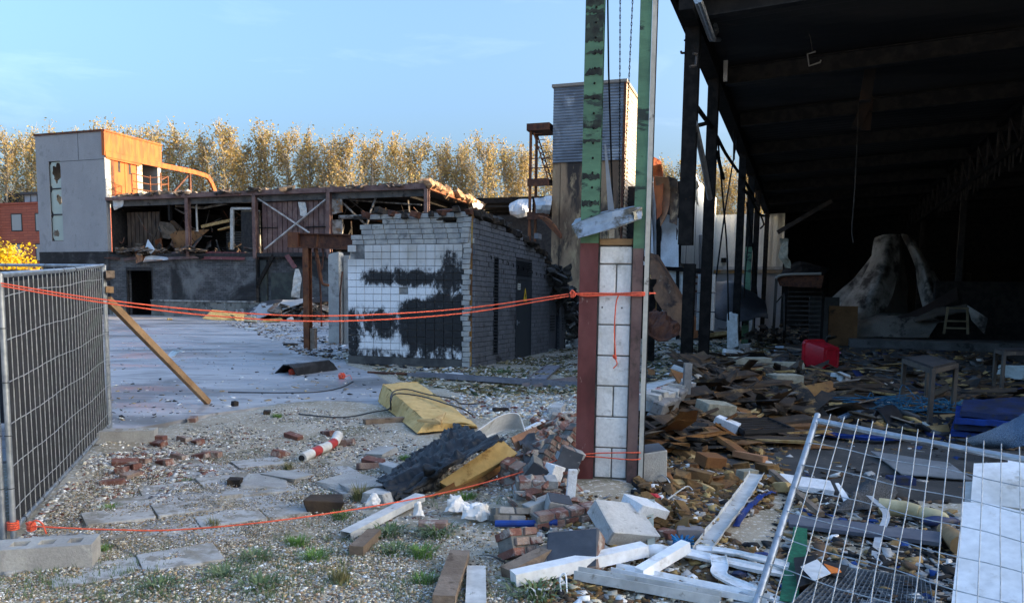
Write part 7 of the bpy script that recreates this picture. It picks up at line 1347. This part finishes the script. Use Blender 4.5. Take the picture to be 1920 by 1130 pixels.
# repeated charred strips with pale foam edges
rch = random.Random(12); cm1 = [mesh('charred_strip', lump(1.0, .2, .045, 140+i, .22, 3, 4, .02)) for i in range(3)]; cm2 = [mesh('foam_edge', lump(.98, .03, .035, 150+i, .3, 4, 5, .01)) for i in range(3)]
for m_ in cm1: m_.materials.append(BURNTBOARD)
for m_ in cm2: m_.materials.append(FOAMPALE)
spots = [(1400, 745, 1.0, 'in the bank behind the black crate lid'), (1445, 760, .8, 'in the bank under the wool tuft heap'), (1490, 768, .9, 'beside the split batten, towards the fence post'), (1500, 782, .7, 'just above the top end of the fallen fence post'), (1420, 735, .7, 'beside the wool tuft heap, on the column side'), (1540, 800, .5, 'just behind the fallen fence rail'), (1560, 758, .6, 'in front of the mustard coloured board'), (1500, 830, .6, 'touching the upper fallen fence post'), (1350, 722, .7, 'under the timber beam end'), (1380, 760, .6, 'before the timber beam on the dark bank'), (1455, 838, .8, 'below the black crate lid'), (1365, 800, .5, 'at the near corner of the black crate lid'), (1590, 738, .8, 'behind the mustard coloured board'), (1620, 700, .9, 'between the red tub and the burnt table'), (1640, 720, .7, 'on the floor before the standing table frame'), (1570, 715, .8, 'in front of the red tub by the white scrap'), (1500, 705, 1.1, 'under the rim of the red tub'), (1445, 662, 1.3, 'on the rubble beside the pale grey box'), (1480, 655, 1.0, 'behind the red tub'), (1440, 640, 1.2, 'on top of the dark rubble bank'), (1600, 690, .8, 'on the floor beside the pink bag'), (1560, 700, .9, 'at the base of the red tub'), (1680, 690, 1.1, 'behind the standing table frame'), (1820, 728, 1.6, 'longest, between the two table frames'), (1860, 735, 1.2, 'under the cut off table frame'), (1640, 745, .6, 'on the floor beside the blue twine'), (1600, 752, .7, 'at the end of the mustard coloured board'), (1330, 750, .5, 'beside the grey steel stub'), (1540, 680, 1.0, 'behind the red tub, showing past its side'), (1715, 705, .8, 'seen between the legs of the standing table')]
for i, (u, v, L, wl) in enumerate(spots):
    t = thing('charred_strip_board', 'charred strip with pale foam edge '+wl, 'board', G(u, v, .03+.06*rch.random()+(.12 if u < 1520 and v < 780 else .02)), rch.uniform(-.5, .4), 'charred strips with pale foam edges'); t.rotation_euler[0] = rch.uniform(-.2, .2); t.rotation_euler[1] = rch.uniform(-.15, .15); t.scale = (L*1.1, 1.1, 1.1)
    o = link(bpy.data.objects.new('charred_face', cm1[i % 3])); o.parent = t; o = link(bpy.data.objects.new('foam_edge', cm2[i % 3])); o.parent = t; o.location = (0, -.09, 0)
fo = [mesh('foam_chunk', lump(.2, .14, .1, 170+i, .25, 2, 3, .05)) for i in range(4)]
for i, m_ in enumerate(fo): m_.materials.append((FOAMDIRT, FOAMBR, FOAMDIRT, FOAMPALE)[i])
for i in range(56):
    u, v = rch.uniform(1215, 1480), rch.uniform(800, 925)
    if u > 1385 and v < 845: continue
    o = link(bpy.data.objects.new('foam_chunk', fo[i % 4])); s = rch.uniform(.3, 1.0); o.location = G(u, v, .0); o.scale = (s, s, s*rch.uniform(.6, 1.2)); o.rotation_euler = (rch.uniform(-.5, .5), rch.uniform(-.5, .5), rch.uniform(0, 6)); tagit(o, 'torn lump of burnt insulation foam in the bank right of the pier', 'foam', 'torn foam lumps right of the pier')
for i, (u, v, s, mt, nm, lb) in enumerate(((1375, 668, .5, WHITEBLOCK, 'white_scrap', 'white block lump at the foot of the third column'), (1465, 660, .5, M('grey_box', (.35, .38, .42)), 'grey_box', 'pale grey box left of the red tub'), (1420, 672, .4, WHITEDIRT, 'white_scrap', 'small pale scrap on the debris behind the wool mat'), (1395, 655, .5, CONC, 'concrete_lump', 'concrete lump beside the second charred column'), (1570, 668, .3, M('pink_bag', (.5, .2, .42), bump=.3), 'pink_bag', 'pink plastic bag right of the red tub'), (1575, 716, .4, WHITEDIRT, 'white_scrap', 'flat white scrap below the red tub'), (1490, 626, .6, WOOL, 'wool_lump', 'pale wool heap below the ladder rack'), (1905, 714, .8, M('white_frame_scrap', (.4, .45, .44)), 'white_scrap', 'pale frame scrap beside the right hand table'))):
    single(nm, tf(lump(s, s*.7, s*.45, i+200, .2, 2), G(u, v), (0, .1, i)), mt, lb, 'scrap')
heap(lambda r: (G(r.uniform(1395, 1560), r.uniform(615, 650)), r.uniform(0, .5)), 120, 81, .12, .45, 'dark_rubble', M('dark_rubble_mix', (.02, .019, .018), (.09, .075, .06), sc=3, c3=(.35, .3, .24), sc3=3, lo3=.6, hi3=.66, bump=.5), 'dark rubble bank in front of the stage corner', 'rubble', .4)
def plank_heap(name, n, box_, hz, seed, mt, lb):
    r_2 = random.Random(seed); gs = []
    for i in range(n):
        p = G(r_2.uniform(box_[0], box_[1]), r_2.uniform(box_[2], box_[3]))+V((0, 0, r_2.uniform(0, hz))); L = r_2.uniform(.2, 1.15)*(.5 if mt is FOAMPALE else 1)
        gs.append(tf(lump(L, r_2.uniform(.06, .28)*(.4 if mt is FOAMPALE else 1), r_2.uniform(.015, .045), seed*7+i, .2, 2, 3, .02), p, (r_2.gauss(0, .27), r_2.gauss(0, .22), r_2.uniform(0, 6.28))))
    return single(name, join(*gs), mt, lb, 'rubble', kind='stuff')
BB = M('burnt_board_mix', (.03, .02, .014), (.09, .052, .025), sc=2, rough=.9, c3=(.2, .12, .05), sc3=3.5, lo3=.55, hi3=.66, c4=(.012, .011, .01), sc4=1.5, lo4=.5, hi4=.6, bump=.5)
plank_heap('board_heap', 110, (1295, 1420, 690, 785), .4, 301, BB, 'heap of scorched boards spilling from the hall edge')
plank_heap('board_heap', 70, (1400, 1540, 715, 790), .2, 305, BB, 'scorched boards in front of the red tub')
plank_heap('board_heap', 90, (1205, 1330, 770, 850), .22, 302, BB, 'scorched boards and rags between pier and low wall')
plank_heap('board_heap', 120, (1480, 1900, 655, 760), .12, 303, BB, 'scorched boards scattered over the hall floor')
plank_heap('brown_scraps', 60, (1210, 1500, 700, 850), .14, 311, FOAMBR, 'brown scorched insulation scraps through the bank')
plank_heap('grey_splinters', 50, (1290, 1700, 660, 800), .2, 307, WOODG, 'grey timber splinters through the bank')
plank_heap('pale_splinters', 60, (1290, 1540, 705, 800), .22, 304, FOAMPALE, 'pale foam and wood splinters in the board heap')
heap(lambda r: (G(r.uniform(1310, 1500), r.uniform(680, 790)), r.uniform(-.02, .2)), 150, 82, .08, .35, 'charred_rubble', M('char_mix', (.018, .016, .015), (.06, .04, .025), sc=4, c3=(.3, .2, .09), sc3=5, lo3=.6, hi3=.66, bump=.6), 'charred debris bank along the hall edge', 'rubble', .35)

# ------------------------------------------------------------------ red tub, tables, blue trays
pt = G(1524, 690); S_ = (pt-EYE).dot(fw)/F
tubT = thing('red_tub', 'red plastic tub tipped on its side in the hall debris', 'tub', pt); tubT.rotation_euler = (0, 0, R_(-62))
wA, hA, wB, hB, Lb = 52*S_/2, 52*S_, 42*S_/2, 42*S_, 40*S_
a8 = [V((0, -wA, 0)), V((0, wA, 0)), V((0, wA, hA)), V((0, -wA, hA))]; b8 = [V((Lb, -wB, .02)), V((Lb, wB, .02)), V((Lb, wB, hB)), V((Lb, -wB, hB))]
def rq(q, r=.09):  # rounded outline
    out = []
    for i in range(4):
        p, pr, nx2 = q[i], q[i-1], q[(i+1) % 4]; u1 = (pr-p).normalized(); u2 = (nx2-p).normalized()
        out += [p+u1*r, p+u1*r*.3+u2*r*.3, p+u2*r]
    return out
A12, B12 = rq(a8), rq(b8); n = 12
part(tubT, 'shell', (A12+B12, [(i, (i+1) % n, n+(i+1) % n, n+i) for i in range(n)]+[tuple(range(n, 2*n))]), RED, 40)
part(tubT, 'rim', join(*[beam(A12[i], A12[(i+1) % n], .09, .06) for i in range(n)]), RED); part(tubT, 'base_ring', join(*[tube([B12[i].lerp(V((Lb, 0, hB/2)), .25)+V((.015, 0, 0)), B12[(i+1) % n].lerp(V((Lb, 0, hB/2)), .25)+V((.015, 0, 0))], .012, 4) for i in range(n)]), RED)
TBL = M('burnt_table_frame', (.085, .07, .055), (.05, .042, .035), sc=3, rough=.7, c3=(.16, .12, .08), sc3=5, lo3=.6, hi3=.7, bump=.2)
def table(feet, zt, lb, top=True):
    f = [gnd(*p) for p in feet]; t = thing('burnt_table', lb, 'table', sum(f, V())/4, 0, 'burnt table frames in the hall')
    for p in f: part(t, 'leg', beam(p, p+V((0, 0, zt)), .055, .055), TBL, world=True)
    for a, b in zip(f, f[1:]+f[:1]): part(t, 'rail', beam(a+V((0, 0, zt-.04)), b+V((0, 0, zt-.04)), .05, .07), TBL, world=True)
    part(t, 'table_top', prism([p+V((0, 0, zt)) for p in f], V((0, 0, .025))), TBL if not top else SOOT, world=True); part(t, 'low_rail', beam(f[0]+V((0, 0, zt*.25)), f[3]+V((0, 0, zt*.25)), .03, .03), TBL, world=True)
table(((1689, 776), (1741, 814), (1785, 792), (1735, 768)), (gnd(1741, 814)-EYE).dot(fw)/F*124, 'burnt square table frame standing in the middle of the hall debris'); table(((1861, 742), (1876, 750), (1990, 750), (1965, 740)), (gnd(1876, 750)-EYE).dot(fw)/F*92, 'burnt table frame cut off by the right edge')
for i, (q, mt, lb) in enumerate(((((1780, 828, .02), (1925, 842, .02), (1925, 800, .05), (1790, 800, .05)), BLUEDK, 'lowest of the flattened blue trays at the right'), (((1782, 812, .12), (1925, 826, .12), (1925, 786, .14), (1788, 790, .14)), BLUEPL, 'bright blue tray second from the bottom of the stack'), (((1788, 800, .22), (1925, 812, .22), (1925, 772, .24), (1794, 776, .24)), BLUEDK, 'dark blue tray in the middle of the stack'), (((1790, 788, .32), (1925, 798, .32), (1925, 762, .32), (1792, 766, .34)), BLUEPL, 'blue tray second from the top of the stack'), (((1800, 776, .4), (1925, 784, .4), (1925, 748, .42), (1806, 754, .42)), BLUEDK, 'topmost dark blue tray of the stack'))):
    board_px('blue_tray', q, .07, mt, lb, 'tray', i+40, .02)
MESHB = M('blue_woven_mesh', (.04, .09, .16), (.02, .045, .08), sc=90, rough=.8, c3=(.12, .2, .3), sc3=140, lo3=.5, hi3=.6, bump=.6, bsc=150)
single('woven_mat', patch([[gnd(1812, 822, .32), gnd(1870, 800, .4), gnd(1930, 770, .5)], [gnd(1820, 832, .25), gnd(1880, 820, .3), gnd(1930, 800, .42)], [gnd(1850, 838, .15), gnd(1900, 838, .2), gnd(1930, 832, .25)]], 12, 14, .03, 3, .015, 3), MESHB, 'blue grey woven mat draped over the flattened trays', 'mat', sm=50)
def belt(pts, w, mt, lb, seed): return bent('plastic_belt', pts, w, mt, lb, 'belt', .02, .012, seed, lip=.03)
belt([(1538, 822, .06), (1600, 830, .07), (1660, 834, .08), (1702, 828, .06)], .16, BLUEPL, 'blue link belt lying behind the fallen fence rail', 2)
belt([(1560, 805, .1), (1600, 790, .12), (1640, 778, .12), (1690, 775, .1)], .05, M('blue_grey_hose', (.08, .13, .2), bump=.1), 'blue grey hose running up to the burnt table', 3)
for i, (u, v, lb) in enumerate(((1640, 775, 'tangle of blue net twine left of the burnt table'), (1700, 780, 'tangle of blue net twine under the burnt table'), (1770, 778, 'tangle of blue net twine at the right legs of the burnt table'))):
    p = G(u, v, .05); r = random.Random(i+5); tw = thing('net_twine', lb, 'twine', p, 0, 'blue net twine tangles')
    for k in range(9): part(tw, 'twine', tube(curve([V((r.gauss(0, .3), r.gauss(0, .2), abs(r.gauss(.08, .1)))) for _ in range(5)], 16), .008, 4), M('teal_twine', (.02, .13, .22), (.015, .08, .16), sc=12, bump=.1))
for i, (u, v, lb) in enumerate(((1660, 800, 'black tub shell left of the burnt table foot'), (1620, 790, 'black folded plastic sheet behind the blue belt'))): single('black_shell', patch([[G(u-30, v, .02), G(u, v-6, .02)], [G(u-18, v-6, .2), G(u+12, v-14, .22)], [G(u+10, v+4, .02), G(u+36, v-6, .02)]], 8, 10, .04, 2, .02, i+3), BLACKPL, lb, 'plastic shell', sm=50)

# ------------------------------------------------------------------ fallen fence panel, white boards
fB = gnd(1412, 1150, 0.02); fT = atY(1533, 778, 5.75); e = (atY(1921, 846, 4.85)-fT).normalized(); LW = 3.4; mvec = fT-fB
ff = thing('fallen_fence', 'wire mesh fence panel without screen leaning back over the debris at the lower right', 'fence', fB)
Q = lambda s, t: fB+mvec*t+e*(s*LW)
part(ff, 'post', tube([Q(0, -.05), Q(0, 1)], .024, 12), GALV, 40, world=True); part(ff, 'post', tube([Q(1, -.05), Q(1, 1)], .024, 12), GALV, 40, world=True); part(ff, 'top_rail', tube(curve([Q(0, .965), Q(.3, .955), Q(.6, .965), Q(1, .96)], 16), .023, 12), GALV, 40, world=True)
nrm2 = e.cross(mvec).normalized()
if nrm2.dot(EYE-fB) < 0: nrm2 = -nrm2
for i in range(33):
    s = (i+1)/34; b1 = noise.noise(V((i*3.1, 0, 0)))*.02; part(ff, 'wire', tube(curve([Q(s, .02)+nrm2*.028, Q(s, .35)+nrm2*.03+e*b1, Q(s, .62)+nrm2*.03-e*b1*.7, Q(s, 1.0)+nrm2*.03], 8), .0034, 5), WIRE, world=True)
for j in range(8):
    t = .06+.125*j; part(ff, 'cross_wire', tube([Q(k/24, t+.006*math.sin(k*1.3+j))+nrm2*.022 for k in range(25)], .0034, 5), WIRE, world=True)
nb = nrm2; pb1 = fB-nb*.07; pb2 = fB-nb*.2
def onb(u, v, p): return onp(u, v, p, nb)
single('white_board', prism([onb(1806, 940, pb1), onb(1860, 944, pb1), onb(1935, 962, pb1), onb(1935, 1190, pb1), onb(1778, 1180, pb1)], -nb*.05), EPS if False else WHITEPL, 'front white insulation board standing behind the fallen fence', 'board')
single('white_board', prism([onb(1826, 868, pb2), onb(1890, 866, pb2), onb(1890, 858, pb2), onb(1935, 862, pb2), onb(1935, 955, pb2), onb(1820, 940, pb2)], -nb*.05), WHITEPL, 'rear white insulation board showing above the front one', 'board')
single('white_board', prism([onb(1810, 902, pb2-nb*.07), onb(1828, 902, pb2-nb*.07), onb(1828, 945, pb2-nb*.07), onb(1808, 945, pb2-nb*.07)], -nb*.04), WHITEDIRT, 'narrow white board edge left of the rear board', 'board')
board_px('grey_sheet', [(1632, 845, .1), (1780, 868, .12), (1825, 900, .06), (1690, 888, .06)], .012, M('grey_flat_sheet', (.2, .205, .21), (.15, .155, .16), sc=3, rough=.6, c3=(.06, .06, .06), sc3=7, lo3=.6, hi3=.7, bump=.1), 'flat grey sheet lying behind the fallen fence wires', 'sheet', 6, .006)
board_px('floor_strip', [(1475, 965, .05), (1765, 1000, .05), (1765, 1020, .05), (1480, 985, .05)], .03, M('blue_grey_floor', (.09, .1, .13), (.12, .13, .155), sc=4, c3=(.05, .05, .055), sc3=6, bump=.2), 'long blue grey floor strip under the fallen fence', 'floor strip', 7, .003)
bar('timber_lath', (1445, 905), (1540, 975), .05, .04, WOODG, 'grey timber lath leaning behind the leaning fence post', 'lath', .1, .03)
bent('crumpled_strip', [(1628, 958, .14), (1660, 985, .1), (1648, 1015, .06), (1642, 1050, .02), (1655, 1062, .02)], .055, SILVER, 'crumpled silvery metal strip hanging behind the wires', 'metal strip', .003, .015, 5)
single('net_bundle', patch([[G(1588, 945, .02), G(1625, 920, .12), G(1668, 915, .06)], [G(1598, 955, .14), G(1640, 938, .2), G(1680, 930, .1)], [G(1560, 965, .02), G(1630, 960, .03), G(1672, 948, .02)]], 16, 16, .05, 8, .006, 3), M('black_net', (.02, .022, .025), (.09, .1, .11), sc=120, lo=.5, hi=.56, rough=.7, bump=.5, bsc=140), 'black net bundle behind the wires', 'net', sm=60)
board_px('plastic_shard', [(1566, 905, .16), (1572, 905, .16), (1600, 945, .04), (1585, 945, .04)], .01, WHITEPL, 'pointed white plastic blade left of the black net', 'scrap', 3)
single('basket', tf(box(-.12, .12, -.07, .07, 0, .1), G(1688, 912), (0, 0, -.1)), BLUEDK, 'dark blue grated basket behind the wires', 'basket')
def boot(u, v, lb, mt, rz):
    t = thing('rubber_boot', lb, 'boot', G(u, v, .02), rz); part(t, 'shaft', tube(curve([V((-.3, 0, .07)), V((-.1, .01, .08)), V((.0, 0, .075))], 10), [.075-.002*k for k in range(11)], 12), mt, 60)
    part(t, 'foot', rock((.08, 0, .06), (.14, .055, .06), 3, .06, 3), mt, 60); part(t, 'sole', rock((.09, 0, .02), (.15, .06, .02), 4, .03, 2), BLACKPL); return t
boot(1722, 980, 'pale yellow rubber boot lying on the blue grey strip', SKIRT, R_(-35)); boot(1778, 1022, 'tan rubber boot at the left edge of the white boards', M('tan_boot', (.3, .2, .1), (.24, .15, .07), sc=6, bump=.1), R_(75))
single('blue_shoe', tf(rock((0, 0, .05), (.16, .06, .05), 6, .08, 3), G(1762, 988), (0, 0, .1)), BLUEDK, 'dark blue rubber shoe right of the yellow boot', 'shoe', sm=60)
# steel grating
g0_ = [gnd(1490, 1128, .07), gnd(1752, 1150, .03), gnd(1742, 1088, .05), gnd(1560, 1062, .1)]; grt = thing('steel_grating', 'galvanised steel grating lying at the bottom edge under the fence wires', 'grating', G(1620, 1110))
gB = lambda s, t: g0_[0].lerp(g0_[1], s).lerp(g0_[3].lerp(g0_[2], s), t)
for k in range(25): part(grt, 'bearing_bar', beam(gB(k/24, -.3), gB(k/24, 1), .003, .022), GALV, world=True)
for k in range(15): part(grt, 'cross_bar', beam(gB(0, -.28+1.28*k/14), gB(1, -.28+1.28*k/14), .003, .014), GALV, world=True)
for a, b in (((0, 1), (1, 1)), ((0, -.3), (0, 1)), ((1, -.3), (1, 1))): part(grt, 'frame_bar', beam(gB(*a), gB(*b), .005, .03), GALV, world=True)
# open carton with white leaflet and orange label
cb = thing('open_carton', 'opened dark carton with white sheet and orange label beside the grating', 'carton', G(1545, 1075, .05))
part(cb, 'flap', patch([[gnd(1488, 1045, .12), gnd(1525, 1040, .14)], [gnd(1495, 1100, .1), gnd(1540, 1085, .12)]], 6, 6, .006, 6, .005, 2, True), BLACKPL, world=True); part(cb, 'side', patch([[gnd(1538, 1048, .16), gnd(1590, 1060, .12)], [gnd(1552, 1078, .12), gnd(1580, 1082, .1)]], 6, 6, .006, 6, .005, 3, True), BLACKPL, world=True)
part(cb, 'orange_label', patch([[gnd(1545, 1056, .163), gnd(1574, 1066, .15)], [gnd(1558, 1074, .15), gnd(1578, 1072, .14)]], 3, 3, 0, 1, .004, 3, True), ORANGEL, world=True)
part(cb, 'white_sheet', patch([[gnd(1501, 1062, .16), gnd(1532, 1048, .17)], [gnd(1526, 1088, .15), gnd(1558, 1074, .16)]], 4, 4, 0, 1, .004, 1, True), WHITEPL, world=True); part(cb, 'brown_flap', patch([[gnd(1500, 1080, .1), gnd(1518, 1084, .1)], [gnd(1490, 1106, .05), gnd(1515, 1104, .05)]], 4, 4, .004, 5, .005, 5, True), RUSTD, world=True)
bent('green_strip', [(1500, 1000, .05), (1497, 1040, .05), (1485, 1090, .05), (1478, 1140, .04)], .1, GREENNET, 'dark green net strip behind the leaning fence post', 'net', .006, .008, 4)
for i, (u, v, a, lb) in enumerate(((1430, 1045, .06, 'blue plastic sleeve left of the green net strip'), (1392, 965, .0, 'blue strap running behind the bent white strip'), (1385, 1082, .06, 'navy scrap between the white strips'), (1527, 838, .05, 'small blue scrap under the fence'), (1475, 980, .05, 'blue fleck before the polystyrene board'))):
    if i == 1: bent('blue_strap', [(1380, 990, .03), (1400, 965, .05), (1430, 940, .06), (1450, 930, .04)], .05, BLUEPL, lb, 'strap', .005, .02, 3)
    else: single('blue_scrap', tf(rock((0, 0, 0), (a, a*.5, a*.35), i, .4, 2), G(u, v, .02)), (BLUEPL, BLUEPL, BLUEDK, BLUEBR, BLUEBR)[i], lb, 'scrap')
